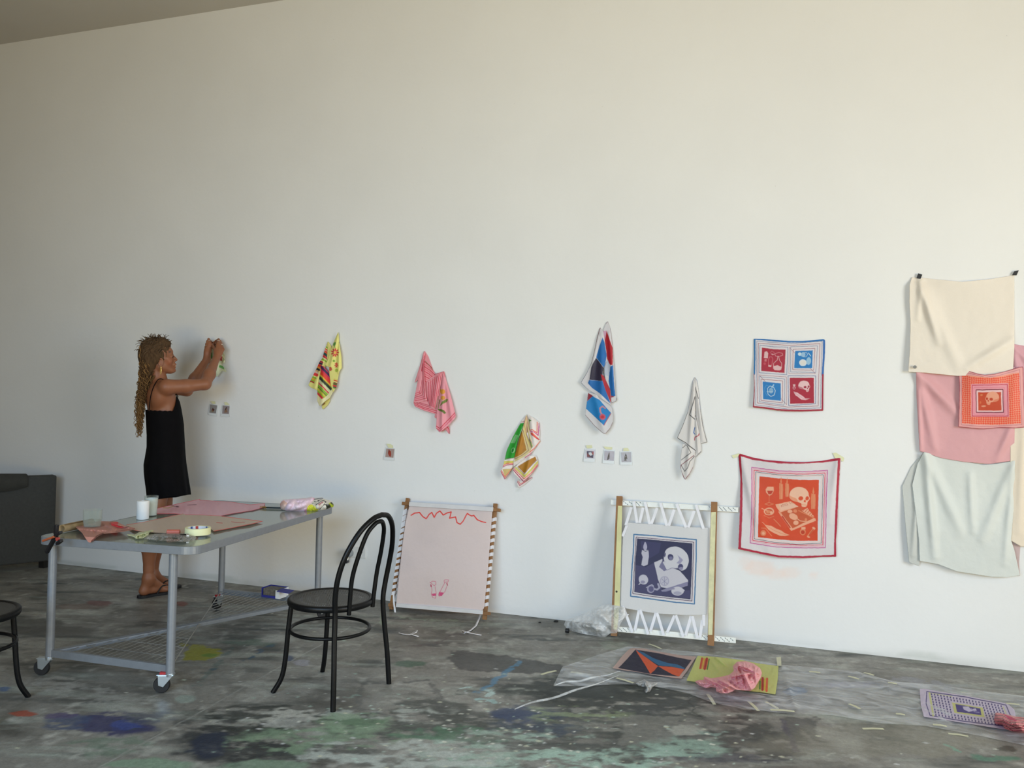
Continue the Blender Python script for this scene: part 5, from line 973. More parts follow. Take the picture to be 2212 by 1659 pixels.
n = len(rim_o); V = [(x, y, ZT-.036) for x, y in rim_o]+[(x, y, ZT+.001) for x, y in rim_o]+[(x, y, ZT+.001) for x, y in rim_i]+[(x, y, ZT-.036) for x, y in rim_i]
F = [(k*n+i, k*n+(i+1) % n, ((k+1) % 4)*n+(i+1) % n, ((k+1) % 4)*n+i) for k in range(4) for i in range(n)]
MB().add(V, F).build('rim', GREY, tb, bevel=.002)
zs, zr = .107, ZT-.02
cn = [(0, 0), (TW_, 0), (0, TL), (TW_, TL)]
for u, v in cn:
    MB().tube([tp(u, v, .075), tp(u, v, zr)], .0195, 20).build('leg', GREY, tb, smooth=True)
def sbar(a, b, h=.035, th=.018, z=.107): return MB().bar(tp(*a, z), tp(*b, z), th, h, (0, 0, 1))
sbar(cn[0], cn[1]).build('shelf_bar', GREY, tb, bevel=.002); sbar(cn[2], cn[3]).build('shelf_bar', GREY, tb, bevel=.002)
sbar(cn[0], cn[3], h=.02, th=.035).build('diagonal_brace', GREY, tb, bevel=.002)
m1 = MB().tube([tp(*cn[1], .112), tp(*cn[2], .112)], .0028, 6)
# wire infill: two triangles, end bar to the crossing point
X0 = (TW_/2, TL/2)
def infill(v0, sgn):
    m = m1
    for i in range(1, 19):
        u = TW_*i/19; d = TL/2*(1-abs(u-TW_/2)/(TW_/2)) if 0 else TL/2*(min(u, TW_-u)/(TW_/2))
        m.tube([tp(u, v0, .112), tp(u, v0+sgn*d, .112)], .0016, 5)
    for j in range(1, 5):
        dd = TL/2*j/5; w_ = TW_/2*(j/5); m.tube([tp(w_, v0+sgn*dd, .1135), tp(TW_-w_, v0+sgn*dd, .1135)], .0016, 5)
infill(0, 1); infill(TL, -1)
m1.build('wire_shelf', WIRE, tb)
def caster(u, v, ang, red=False):
    c = tp(u, v, 0); d = np.array([math.cos(ang), math.sin(ang), 0]); s = np.array([-d[1], d[0], 0]); wc = c+d*.035+np.array([0, 0, .037])
    mb = MB().lathe((c[0], c[1], 0), [(.0, .092), (.021, .09), (.021, .076), (0, .074)], 16)
    for q in (-1, 1):
        a = [c+s*q*.015+np.array([0, 0, .082])-d*.018, c+s*q*.015+np.array([0, 0, .082])+d*.05, wc+s*q*.015+d*.012, wc+s*q*.015-d*.01-np.array([0, 0, .008])]
        b = [p+s*.002*q for p in a]; mb.add(a+b, [(0, 1, 2, 3), (7, 6, 5, 4), (0, 4, 5, 1), (1, 5, 6, 2), (2, 6, 7, 3), (3, 7, 4, 0)])
    mb.bar(c-d*.02+np.array([0, 0, .083]), c+d*.056+np.array([0, 0, .083]), .034, .003, (0, 0, 1))
    ca = mb.build('caster', STEEL, tb, bevel=.001)
    w_ = MB(); prof = [(.012, -.011), (.034, -.011), (.037, -.006), (.037, .006), (.034, .011), (.012, .011)]; V = []
    nn = 24
    for r, h in prof:
        for k in range(nn):
            a = 2*math.pi*k/nn; V.append(wc+d*r*math.cos(a)+np.array([0, 0, 1])*r*math.sin(a)+s*h)
    m_ = len(prof); w_.add(V, [(i*nn+k, i*nn+(k+1) % nn, ((i+1) % m_)*nn+(k+1) % nn, ((i+1) % m_)*nn+k) for i in range(m_) for k in range(nn)])
    w_.tube([wc-s*.014, wc+s*.014], .011, 12); w_.build('wheel', RUB, ca, smooth=True)
    if red: MB().box(tuple(c+d*.03+np.array([0, 0, .09])), (.028, .02, .01), ang).build('brake_tab', mat('red_plastic', '#a3242a', .4), ca)
caster(*cn[0], math.radians(200)); caster(*cn[1], math.radians(205), True); caster(*cn[2], math.radians(265), True); caster(*cn[3], math.radians(40))
# ---- what lies on the table
TOP = lambda d=0: Plane((0, 0, ZT+.0015+d), (0, 0, 1))
def on(x, y): return Zp(x, y, ZT+.0015)
class OverEdge:
    """table top that folds down the near rim, for cloth hanging over the edge"""
    def __init__(s, d):
        e = np.array([math.sin(AN), -math.cos(AN), 0]); s.e = e; s.c = np.array([TOPP[0], TOPP[1], ZT])+e*(TOPP[3]+.002); s.top = TOP(d); s.n = s.top.n
        s.front = Plane(s.c, e)
    def at(s, px, dep=0):
        a = s.top.at(px, dep); b = s.front.at(px, np.minimum(dep, .012)); o = ((a-s.c)@s.e > 0)[:, None]
        return np.where(o & (b[:, 2:] < ZT+.02), b, a)
PILE = Plane(on(655, 1103)+np.array([0, 0, -.004]), (.45, -.70, .62))
def settle(o, z):
    co = np.empty(len(o.data.vertices)*3); o.data.vertices.foreach_get('co', co); co = co.reshape(-1, 3); co[:, 2] = np.maximum(co[:, 2], z); o.data.vertices.foreach_set('co', co.ravel()); return o
O2, S2 = (60, 1030), 5.53; O3, S3_ = (420, 1030), 5.53
def c2(pts): return [(O2[0]+x/S2, O2[1]+y/S2) for x, y in pts]
def c3(pts): return [(O3[0]+x/S3_, O3[1]+y/S3_) for x, y in pts]
E = (0, 0)
redh = '#d0404c'
# pink scarf (far), beige silk (near)
pf = c2([(1545, 375), (1800, 318), (2060, 264)])+[(427+5, 1080), (500, 1084), (540, 1090), (573, 1087), (570, 1096), (545, 1103), (500, 1110), (476, 1115), (440, 1113), (400, 1112), (378, 1110), (338, 1110)]
cloth('painted_scarf', [panel(pf, E, 1, TOP(), '#cba0aa', [('l', pf, 1.6, redh, True), ('l', c2([(1620, 370), (1680, 372), (1740, 350)]), 1.6, '#a88c48'), ('e', 383, 1094.5, 4, 1.3, 5, '#4a2834'), ('l', [(368, 1091), (378, 1094)], 1.0, '#5a3040'), ('l', [(405, 1091), (424, 1090)], 1.2, '#8a5a68'), ('n', .3, 22, '#b87888')], .003, step=.5, nz=.004, nzs=24, aa=.7, gain=1.6)], SILK, 'pink scarf with red rolled edge spread flat at the far side of the table', 'scarf', 'scarves spread on the table', thick=0)
pn = c2([(1170, 572), (1400, 535), (1700, 470), (1858, 438)])+[(400, 1112), (440, 1113), (480, 1115), (530, 1121), (569, 1126), (545, 1132), (500, 1141), (462, 1148), (455, 1142), (442, 1142), (425, 1148), (395, 1152), (350, 1151), (325, 1150), (290, 1146), (282, 1141)]
cloth('painted_scarf', [panel(pn, E, 1, TOP(.004), '#bdaa9a', [('l', c2([(1170, 572), (1400, 535), (1700, 470), (1858, 438)]), 2.2, '#c86a60'), ('l', [(480, 1115), (530, 1121), (569, 1126), (545, 1132), (500, 1141), (462, 1148)], 2.4, '#e0483c'), ('l', [(290, 1146), (310, 1149), (330, 1152)], 1.8, redh), ('l', [(468, 1129), (480, 1130)], 1.6, '#c0544c'), ('l', [(500, 1127), (512, 1129), (528, 1128)], 1.4, '#b85a50'), ('n', .3, 40, '#c8b4a2')], .003, step=.5, nz=.003, nzs=30, aa=.8, gain=1.4)], SILK, 'beige silk scarf with coral red edge spread flat at the near side of the table', 'scarf', 'scarves spread on the table', thick=0)
# terracotta cloth bundle hanging a corner over the table edge
tcp = panel([(570, 600), (680, 556), (860, 530), (1000, 532), (1060, 532), (1150, 580), (1285, 612), (1270, 632), (1100, 662), (900, 682), (830, 715), (790, 752), (750, 785), (725, 782), (690, 735), (650, 672)], O2, S2, OverEdge(.002), '#b07a6c', [('p', [(985, 545), (1085, 535), (1070, 580), (1155, 605), (1100, 608), (1000, 580)], '#d84848'), ('p', [(1085, 540), (1180, 585), (1160, 600), (1075, 575)], '#b88878'), ('l', [(1170, 605), (1255, 585)], 8, '#5a4038'), ('l', [(1050, 655), (1280, 618)], 8, '#8a5a4c'), ('l', [(760, 770), (830, 705), (900, 675)], 14, '#6a3830')], .004, [(700, 600, .012)], [(600, 610, 1000, 640, 20, .010), (1000, 560, 1200, 600, 14, .014), (900, 560, 1040, 620, 20, .008)], step=.5, nz=.004, nzs=50, gain=1.4)
cloth('folded_scarf', [tcp], SILK, 'terracotta pink scarf lying at the near left corner with a point over the edge', 'scarf', thick=0)
# rolled kraft tube
a, b = on(133, 1151), on(198, 1137); a[2] = b[2] = ZT+.022
KR = mat('kraft_paper', '#8a7350', .8, var=.15, scale=30)
MB().tube([a, a*.5+b*.5, b], [.019, .020, .019], 20, cap=False).build('paper_roll', KR, smooth=True)
o = bpy.data.objects['paper_roll']; s = o.modifiers.new('s', 'SOLIDIFY'); s.thickness = .004; s.offset = -1
tag(o, 'rolled brown kraft paper lying at the left end of the table behind the glass', 'paper roll')
d_ = (b-a)/np.linalg.norm(b-a)
MB().tube([a+d_*t+np.array([0, 0, .0222])+np.array([.012, .006, -.004]) for t in (.0, .06, .12, .18)], .0015, 6).build('loose_edge', mat('kraft_dark_edge', '#6d5030', .8), o)  # thin edge line in a darker brown than the roll
# drinking glass
def thin_glass(name, col, op):
    m, t_, b_ = nmat(name); b_.inputs['Base Color'].default_value = (*col, 1); b_.inputs['Roughness'].default_value = .06
    lw = t_.nodes.new('ShaderNodeLayerWeight'); lw.inputs['Blend'].default_value = .35; nz_ = t_.nodes.new('ShaderNodeTexNoise'); nz_.inputs['Scale'].default_value = 20
    mr = t_.nodes.new('ShaderNodeMapRange'); mr.inputs['To Min'].default_value = op; mr.inputs['To Max'].default_value = min(.8, op+.4); t_.links.new(lw.outputs['Facing'], mr.inputs['Value'])
    tr = t_.nodes.new('ShaderNodeBsdfTransparent'); tr.inputs[0].default_value = (.95, .97, .95, 1); ms = t_.nodes.new('ShaderNodeMixShader')
    t_.links.new(mr.outputs[0], ms.inputs[0]); t_.links.new(tr.outputs[0], ms.inputs[1]); t_.links.new(b_.outputs[0], ms.inputs[2]); t_.links.new(ms.outputs[0], t_.nodes['Material Output'].inputs[0]); return m
GL = thin_glass('clear_glass', (.5, .52, .5), .05); WT = thin_glass('water', (.42, .43, .38), .22)
p = on(199, 1147); p[2] += .016; r = .043
t = thing('water_glass', p, 'clear drinking glass of water standing on the terracotta scarf', 'glass')
MB().lathe(p, [(0, 0), (r*.84, 0), (r*.9, .006), (r, .040), (r*1.02, .090), (r*.97, .090), (r*.95, .04), (r*.84, .009), (0, .008)], 36).build('tumbler', GL, t, smooth=True)
MB().lathe(p, [(0, .0085), (r*.83, .0095), (r*.945, .038), (0, .038)], 36).build('water', WT, t, smooth=True)
# white roll and clear beaker
PW = mat('white_paper', '#e6e6e4', .7, var=.03, bump=.1, bscale=90)
p = on(308, 1121); MB().lathe(p, [(.010, 0), (.031, 0), (.032, .003), (.032, .098), (.030, .1), (.010, .1), (.009, .098), (.009, .003)], 32, closed=True).build('paper_towel_roll', PW, smooth=True)
tag(bpy.data.objects['paper_towel_roll'], 'small white paper roll standing upright on the table before the clear beaker', 'paper roll')
p = on(326, 1114); t = thing('clear_beaker', p, 'clear plastic beaker with white lining standing behind the white paper roll', 'cup')
MB().lathe(p, [(0, 0), (.031, 0), (.037, .112), (.0355, .112), (.030, .003), (0, .003)], 32).build('cup_wall', GL, t, smooth=True)
MB().lathe(p, [(0, .004), (.029, .004), (.0345, .098), (.033, .098), (.028, .006), (0, .006)], 32).build('white_lining', PW, t, smooth=True)
# roll of masking tape
p = on(427, 1157); p[2] += .008; t = thing('masking_tape_roll', p, 'roll of pale yellow masking tape lying flat by the near right corner of the table', 'tape roll')
MB().lathe(p, [(.049, 0), (.060, 0), (.060, .032), (.049, .032)], 44, closed=True).build('tape_winding', mat('pale_yellow_tape', '#e9e6b4', .6, var=.03), t, smooth=True)
nn = 44; V = []
for z in (.001, .031):
    for k in range(nn): a_ = 2*math.pi*k/nn; V.append((p[0]+.0485*math.cos(a_), p[1]+.0485*math.sin(a_), p[2]+z))
cols = []
for z in (0, 1):
    for k in range(nn):
        c_ = ['#d9d9dc', '#d9d9dc', '#b5302c', '#d9d9dc', '#2c4a8c', '#d9d9dc'][(k//2) % 6]; cols.append(lin(c_))
o = link('core', npmesh('core', np.array(V), [(k, (k+1) % nn, nn+(k+1) % nn, nn+k) for k in range(nn)], np.array(cols)), PHOTOM, t); s = o.modifiers.new('s', 'SOLIDIFY'); s.thickness = .0015; s.offset = -1
# pouch with markers
t = thing('marker_pouch', on(385, 1163), 'crumpled clear pouch with red and black markers at the near edge of the table', 'pouch')
pp = panel([(1380, 745), (1440, 690), (1560, 680), (1660, 668), (1800, 665), (1900, 680), (1990, 680), (2020, 730), (1980, 770), (1850, 782), (1700, 772), (1520, 760), (1440, 750)], O2, S2, TOP(), '#b8a8a4', [('e', 1950, 720, 34, 34, 0, '#4a4468'), ('e', 1500, 725, 30, 20, 0, '#d8d8d4'), ('p', [(1950, 745), (2015, 735), (1985, 775), (1950, 770)], '#c08068'), ('n', .5, 40, '#6a5058')], .004, [], [(1560, 700, 1900, 720, 30, .018)], step=.5, dome=.026, domew=40, nz=.010, nzs=30, gain=1.2)
cloth('pouch_film', [pp], film_mat('pouch_clear', (.7, .66, .64), .25, .6, 40), parent=t, thick=0)
def pen(name, a, b, r, m, z=.014, parent=None):
    a, b = on(*a), on(*b); a[2] += z; b[2] += z; return MB().tube([a, a+(b-a)*.04, a+(b-a)*.96, b], [r*.6, r, r, r*.6], 14).build(name, m, parent, smooth=True)
pen('red_marker', (360, 1156), (389, 1156), .012, mat('coral_barrel', '#b8604f', .5), .016, t)
pen('black_marker', (372, 1167), (402, 1164), .010, BLK, .014, t); pen('silver_cap', (401, 1164), (407, 1163.5), .0105, STEEL, .014, t)
# scrap of pulled tape
cloth('tape_scrap', [panel([(1180, 685), (1280, 690), (1330, 660), (1420, 640), (1500, 632), (1515, 650), (1450, 668), (1440, 700), (1380, 735), (1290, 738), (1260, 715), (1200, 705)], O2, S2, TOP(.004), '#c9cba4', [], .0, [], [(1300, 700, 1480, 645, 14, .012)], step=.5, dome=.006, domew=12, nz=.006, nzs=24, gain=1.3)], SILK, 'crumpled scrap of masking tape on the table edge left of the marker pouch', 'tape', thick=0)
# spring clamp
t = thing('spring_clamp', on(122, 1160), 'black spring clamp with orange tips gripping the left corner of the table', 'clamp')
CB = mat('black_plastic', '#17161a', .45); OT = mat('orange_tip', '#b05a34', .5)
PL = Plane(tp(-.02, -.09, ZT), (-.2, -1, 0))
def cl(a, b, w_, off, nm, m, dep=.016):
    a, b = PL.at(c2([a, b]), off); MB().bar(a, b, w_, dep, PL.n).build(nm, m, t, bevel=.003)
cl((345, 570), (335, 690), .018, .0, 'jaw', CB); cl((345, 690), (225, 905), .017, .0, 'handle', CB); cl((405, 760), (350, 800), .014, .012, 'handle', CB); cl((330, 700), (400, 660), .013, .012, 'jaw', CB)
cl((180, 765), (320, 715), .010, .014, 'orange_grip', OT, .012); a = PL.at(c2([(358, 742)]), .016)[0]
MB().lathe(tuple(a), [(0, -.006), (.008, -.006), (.008, .006), (0, .006)], 14, 'y').build('pivot', mat('dull_red', '#a04038', .5), t, smooth=True)
# brush
t = thing('paint_brush', on(595, 1099), 'paint brush with dark handle lying beside the folded satin cloth', 'brush')
pen('handle', (575, 1098.5), (622, 1099.5), .0055, mat('dark_green_lacquer', '#1d2724', .35), .006, t); pen('ferrule', (568, 1098), (575, 1098.5), .0065, mat('brass', '#b08a4c', .35, .8), .006, t); pen('bristles', (562, 1097.5), (568, 1098), .006, mat('tan_bristle', '#a8845c', .8), .006, t)
# satin and patterned scarf piles
settle(cloth('folded_scarf', [panel([(1040, 330), (1060, 295), (1150, 285), (1240, 280), (1330, 275), (1400, 258), (1430, 275), (1400, 300), (1370, 340), (1330, 392), (1240, 395), (1100, 388), (1050, 375)], O3, S3_, PILE, '#e0c4d2', [('p', [(1040, 330), (1070, 300), (1110, 330), (1090, 380), (1050, 372)], '#c89a8c'), ('n', .5, 60, '#e8d0c4'), ('l', [(1320, 385), (1400, 290), (1425, 270)], 12, '#d090b0')], .002, [], [(1110, 380, 1180, 300, 18, .02), (1150, 380, 1320, 330, 20, .018), (1250, 290, 1380, 300, 20, .018), (1090, 370, 1130, 310, 8, -.02)], step=.45, dome=.05, domew=34, nz=.008, nzs=40, gain=1.3)],
      cloth_mat('pink_satin', .35, .1), 'folded pale pink satin scarf at the far right end of the table', 'scarf', thick=.02), ZT+.003)
settle(cloth('folded_scarf', [panel([(1330, 385), (1370, 340), (1400, 300), (1440, 272), (1520, 265), (1560, 290), (1610, 300), (1640, 325), (1650, 345), (1590, 365), (1540, 380), (1470, 385), (1400, 392)], O3, S3_, PILE, '#d8d2c4', [('p', [(1330, 360), (1400, 345), (1480, 370), (1460, 392), (1330, 392)], '#d4d43a'), ('l', [(1420, 290), (1480, 280), (1525, 275)], 8, '#46506c'), ('l', [(1440, 310), (1520, 290)], 7, '#3a3a44'), ('l', [(1460, 350), (1500, 320), (1530, 300), (1560, 310), (1520, 345), (1490, 370)], 8, '#3f3a44'), ('l', [(1480, 350), (1530, 315)], 5, '#a84858'), ('p', [(1560, 345), (1630, 320), (1645, 340), (1570, 370)], '#2c3020'), ('l', [(1600, 330), (1645, 345)], 8, '#b8c82c'), ('l', [(1420, 330), (1460, 312)], 6, '#8a8a78')], .002, [], [(1430, 380, 1560, 300, 16, .018), (1520, 370, 1630, 330, 14, .012)], step=.45, dome=.035, domew=30, nz=.012, nzs=30, gain=1.3)],
      SILK, 'crumpled patterned scarf with black lines and yellow patches at the far right table corner', 'scarf', thick=.02), ZT+.003)
# carton on the wire shelf
t = thing('charcoal_box', Zp(592, 1288, .115), 'open blue carton of dark sticks on the wire shelf under the table', 'box')
BLU = mat('blue_card', '#2b2f86', .6); ST = mat('grey_sticks', '#6d675e', .8, var=.35, scale=70)
A_, B_, = Zp(565, 1287, .125), Zp(603, 1292, .125); e = B_-A_; L_ = np.linalg.norm(e); e /= L_; nrm = np.array([-e[1], e[0], 0])
ang = math.atan2(e[1], e[0]); cc_ = A_+e*L_/2+nrm*.045; z0 = .117
MB().box((cc_[0], cc_[1], z0+.003), (L_, .09, .004), ang).box(tuple((A_+nrm*.045)[:2])+(z0+.03,), (.003, .09, .058), ang).box(tuple((A_+e*L_/2)[:2])+(z0+.009,), (L_, .003, .014), ang).box(tuple((A_+e*L_/2+nrm*.09)[:2])+(z0+.03,), (L_, .003, .058), ang).build('carton', BLU, t)
MB().box(tuple((B_+nrm*.045)[:2])+(z0+.03,), (.003, .09, .056), ang).box(tuple((B_-e*.012)[:2])+(z0+.028,), (.03, .004, .05), ang).build('white_end_panel', PW, t)
for i in range(10):
    c = A_+e*(.012+(L_-.035)*i/9)+nrm*.045; MB().box((c[0], c[1], z0+.032), (L_/13, .078, .046), ang, ).build('stick', ST, t, bevel=.002)
c = B_+e*.035+nrm*.05; MB().bar((B_[0], B_[1], z0+.058), tuple((B_+e*.075+nrm*.02)[:2])+(z0+.05,), .085, .003, (0, 0, 1)).build('flap', BLU, t)
# ------------------------------------------------------------------ bentwood style metal chairs
def cr(pts, n=10):
    P_ = [np.array(p, float) for p in pts]; P_ = [2*P_[0]-P_[1]]+P_+[2*P_[-1]-P_[-2]]; out = []
    for i in range(1, len(P_)-2):
        for k in range(n):
            t = k/n; a, b, c, d = P_[i-1:i+3]; out.append(.5*((2*b)+(-a+c)*t+(2*a-5*b+4*c-d)*t*t+(-a+3*b-3*c+d)*t**3))
    out.append(P_[-2]); return out
MESHM, t_, b_ = nmat('perforated_dark_metal'); b_.inputs['Base Color'].default_value = (.035, .032, .026, 1); b_.inputs['Roughness'].default_value = .4; b_.inputs['Metallic'].default_value = .3
tc = t_.nodes.new('ShaderNodeTexCoord'); sp_ = t_.nodes.new('ShaderNodeSeparateXYZ'); t_.links.new(tc.outputs['Object'], sp_.inputs[0])
def mth(op, a, b=None):
    n_ = t_.nodes.new('ShaderNodeMath'); n_.operation = op
    for i, v in enumerate((a, b)):
        if v is None: continue
        if isinstance(v, (int, float)): n_.inputs[i].default_value = v
        else: t_.links.new(v, n_.inputs[i])
    return n_.outputs[0]
sx = mth('SINE', mth('MULTIPLY', sp_.outputs[0], 2*math.pi/.011)); sy = mth('SINE', mth('MULTIPLY', sp_.outputs[1], 2*math.pi/.011))
hole = mth('GREATER_THAN', mth('MULTIPLY', sx, sy), .45)
tpn = t_.nodes.new('ShaderNodeBsdfTransparent'); mxs = t_.nodes.new('ShaderNodeMixShader'); t_.links.new(hole, mxs.inputs[0]); t_.links.new(b_.outputs[0], mxs.inputs[1]); t_.links.new(tpn.outputs[0], mxs.inputs[2]); t_.links.new(mxs.outputs[0], t_.nodes['Material Output'].inputs[0])
CHIP = mat('chipped_pale_paint', '#8fa08e', .7, var=.2)
def chair(label, loc, rz, s=1.0):
    """local axes: +x towards the backrest, seat centre over the origin"""
    t = thing('bistro_chair', (0, 0, 0), label, 'chair', 'black metal bistro chairs')
    h = .447; R0 = .201
    MB().lathe((0, 0, 0), [(R0-.018, h-.028), (R0+.002, h-.028), (R0+.006, h-.02), (R0+.006, h-.006), (R0, h), (R0-.012, h+.001), (R0-.018, h-.004)], 56, closed=True).build('seat_rim', BLK, t, smooth=True)
    MB().lathe((0, 0, 0), [(0, h-.010), (.06, h-.010), (R0-.014, h-.004)], 40).build('seat', MESHM, t, smooth=True)
    MB().tube([(.19*math.cos(a), .19*math.sin(a), .296) for a in np.linspace(0, 2*math.pi, 57)[:-1]], .0085, 10, closed=True).build('foot_ring', BLK, t, smooth=True)
    r = .0125
    hoop = cr([(.205, -.212, .0), (.196, -.202, .16), (.184, -.190, .30), (.178, -.182, .42), (.182, -.190, .50), (.200, -.194, .60), (.228, -.178, .70), (.262, -.128, .80), (.286, -.060, .858), (.292, 0, .872)], 7)
    full = hoop+[np.array([p[0], -p[1], p[2]]) for p in hoop[::-1][1:]]
    k = next(i for i, p in enumerate(hoop) if p[2] > .43); n_ = len(full)
    MB().tube(full[k:n_-k], r, 12).build('back_hoop', BLK, t, smooth=True)
    MB().tube(full[:k+1], r, 12).build('leg', BLK, t, smooth=True); MB().tube(full[n_-k-1:], r, 12).build('leg', BLK, t, smooth=True)
    inn = cr([(.184, -.090, .405), (.190, -.092, .48), (.202, -.095, .58), (.228, -.088, .68), (.258, -.066, .785), (.276, -.028, .832), (.280, 0, .840)], 7)
    MB().tube(inn+[np.array([p[0], -p[1], p[2]]) for p in inn[::-1][1:]], .0105, 12).build('inner_hoop', BLK, t, smooth=True)
    for sg in (-1, 1):
        MB().tube(cr([(-.128, sg*.135, .43), (-.138, sg*.142, .30), (-.148, sg*.146, .16), (-.162, sg*.154, .07), (-.192, sg*.178, .0)], 7), r*.95, 12).build('leg', BLK, t, smooth=True)
    for x, y, z in ((.189, -.198, .515), (.182, -.169, .425)):
        pass
    MB().add([(.19+.0125*math.cos(a)*1.02, .186+.0125*math.sin(a)*1.02, z) for z in (.46, .50) for a in (2.6, 3.1, 3.6, 4.1)], [(0, 1, 5, 4), (1, 2, 6, 5), (2, 3, 7, 6)]).build('paint_chip', CHIP, t)
    t.location = loc; t.rotation_euler = (0, 0, rz); t.scale = (s, s, s); return t
CH1 = chair('black metal bistro chair with round perforated seat standing in front of the table', (-2.03, -1.60, 0), math.radians(-9), .965)
CH2 = chair('black metal bistro chair cut off by the left edge of the photo', (-3.292, -2.43, 0), math.radians(-153), .965)
# ------------------------------------------------------------------ sofa
SF = mat('charcoal_upholstery', '#3a3a37', .9, var=.08, scale=60, bump=.15, bscale=400)
a, b = W(123, 1031, .12), W(0, 1025, .45); dx = b-a; dx[2] = 0; c = a+dx*4.2   # the long side stands askew from the wall
t = thing('sofa', ((a[0]+c[0])/2, -.5, 0), 'charcoal grey upholstered sofa standing askew against the wall at the far left', 'sofa')
n_ = np.array([-dx[1], dx[0], 0]); n_ /= np.linalg.norm(n_); n_ = n_ if n_[1] > 0 else -n_; e_ = dx/np.linalg.norm(dx); zt = .71
def sprism(u0, u1, v0, v1, z0, z1, nm, m, bev=.012):
    pts = [a+e_*u+n_*v for u, v in ((u0, v0), (u1, v0), (u1, v1), (u0, v1))]; pts = [(p[0], min(p[1], -.012)) for p in pts]
    mb = MB().prism(pts, z0, z1); return mb.build(nm, m, t, bevel=bev)
Lg = np.linalg.norm(c-a)
sprism(0, Lg, 0, .10, .055, zt, 'backrest', SF); sprism(.35, Lg, .104, .30, .06, .36, 'seat_base', SF); sprism(.5, Lg-.1, .105, .24, .362, .66, 'cushion', mat('pale_cushion', '#b9b5aa', .9), .03)
for u in (.06, Lg-.1):
    p = a+e_*u+n_*.05; MB().box((p[0], p[1], .0275), (.05, .05, .055)).build('foot', mat('dark_foot', '#17150f', .6), t)
V = []; nx_ = 30
for i in range(nx_):
    u = .20+.75*i/(nx_-1)
    for j, (v, z) in enumerate([(-.014, -.075-.03*math.sin(i*.22)), (-.014, -.03), (-.004, .010), (.05, .014+.012*math.sin(math.pi*i/(nx_-1))), (.104, .010), (.110, -.03)]):
        p = a+e_*u+n_*v; V.append((p[0], p[1], zt+z))
F = [(i*6+j, i*6+j+1, (i+1)*6+j+1, (i+1)*6+j) for i in range(nx_-1) for j in range(5)]
o = link('throw_blanket', npmesh('throw_blanket', np.array(V), F), mat('dark_grey_throw', '#35342f', .95, bump=.3)); s = o.modifiers.new('s', 'SOLIDIFY'); s.thickness = .008; s.offset = 0
tag(o, 'dark grey throw folded over the top edge of the charcoal sofa', 'blanket')
# ------------------------------------------------------------------ socket
PLS = mat('white_plastic', '#dcdcda', .35, var=.02); a, b = W(758.5, 1180), W(791, 1206)
cx_, cz_ = (a[0]+b[0])/2, (a[2]+b[2])/2; t = thing('wall_socket', (cx_, -.006, cz_), 'white double wall socket low on the wall, seen through the chair back', 'socket')
MB().box((cx_, -.006, cz_), (b[0]-a[0], .011, a[2]-b[2])).build('socket_plate', PLS, t, bevel=.003)
p = W(779, 1192, .012); MB().lathe(tuple(p), [(0, -.001), (.012, -.002), (.014, 0), (0, .001)], 20, 'y').build('socket_face', mat('grey_plastic', '#8a8684', .4), t, smooth=True)
for q in (-.005, .005): MB().box((p[0]+q, -.0146, p[2]), (.002, .001, .005)).build('contact_slot', HOLE, t)
p = W(754, 1195, .03); t = thing('plug_adapter', tuple(p), 'round grey plug adapter with a dark knob below it, on the left of the socket', 'adapter')
MB().lathe((p[0], p[1], p[2]), [(0, -.026), (.022, -.026), (.027, -.018), (.027, .012), (.02, .028), (0, .029)], 24, 'y').build('adapter_body', mat('smoky_plastic', '#8c9296', .25), t, smooth=True)
q = W(749, 1213, .045); MB().lathe(tuple(q), [(0, -.012), (.012, -.011), (.013, .01), (0, .012)], 18, 'y').build('knob', mat('dark_chrome', '#56565a', .2, .7), t, smooth=True)
MB().tube([tuple(p), tuple(q)], .008, 10).build('stem', mat('pale_chrome', '#c9cccb', .3, .5), t, smooth=True)
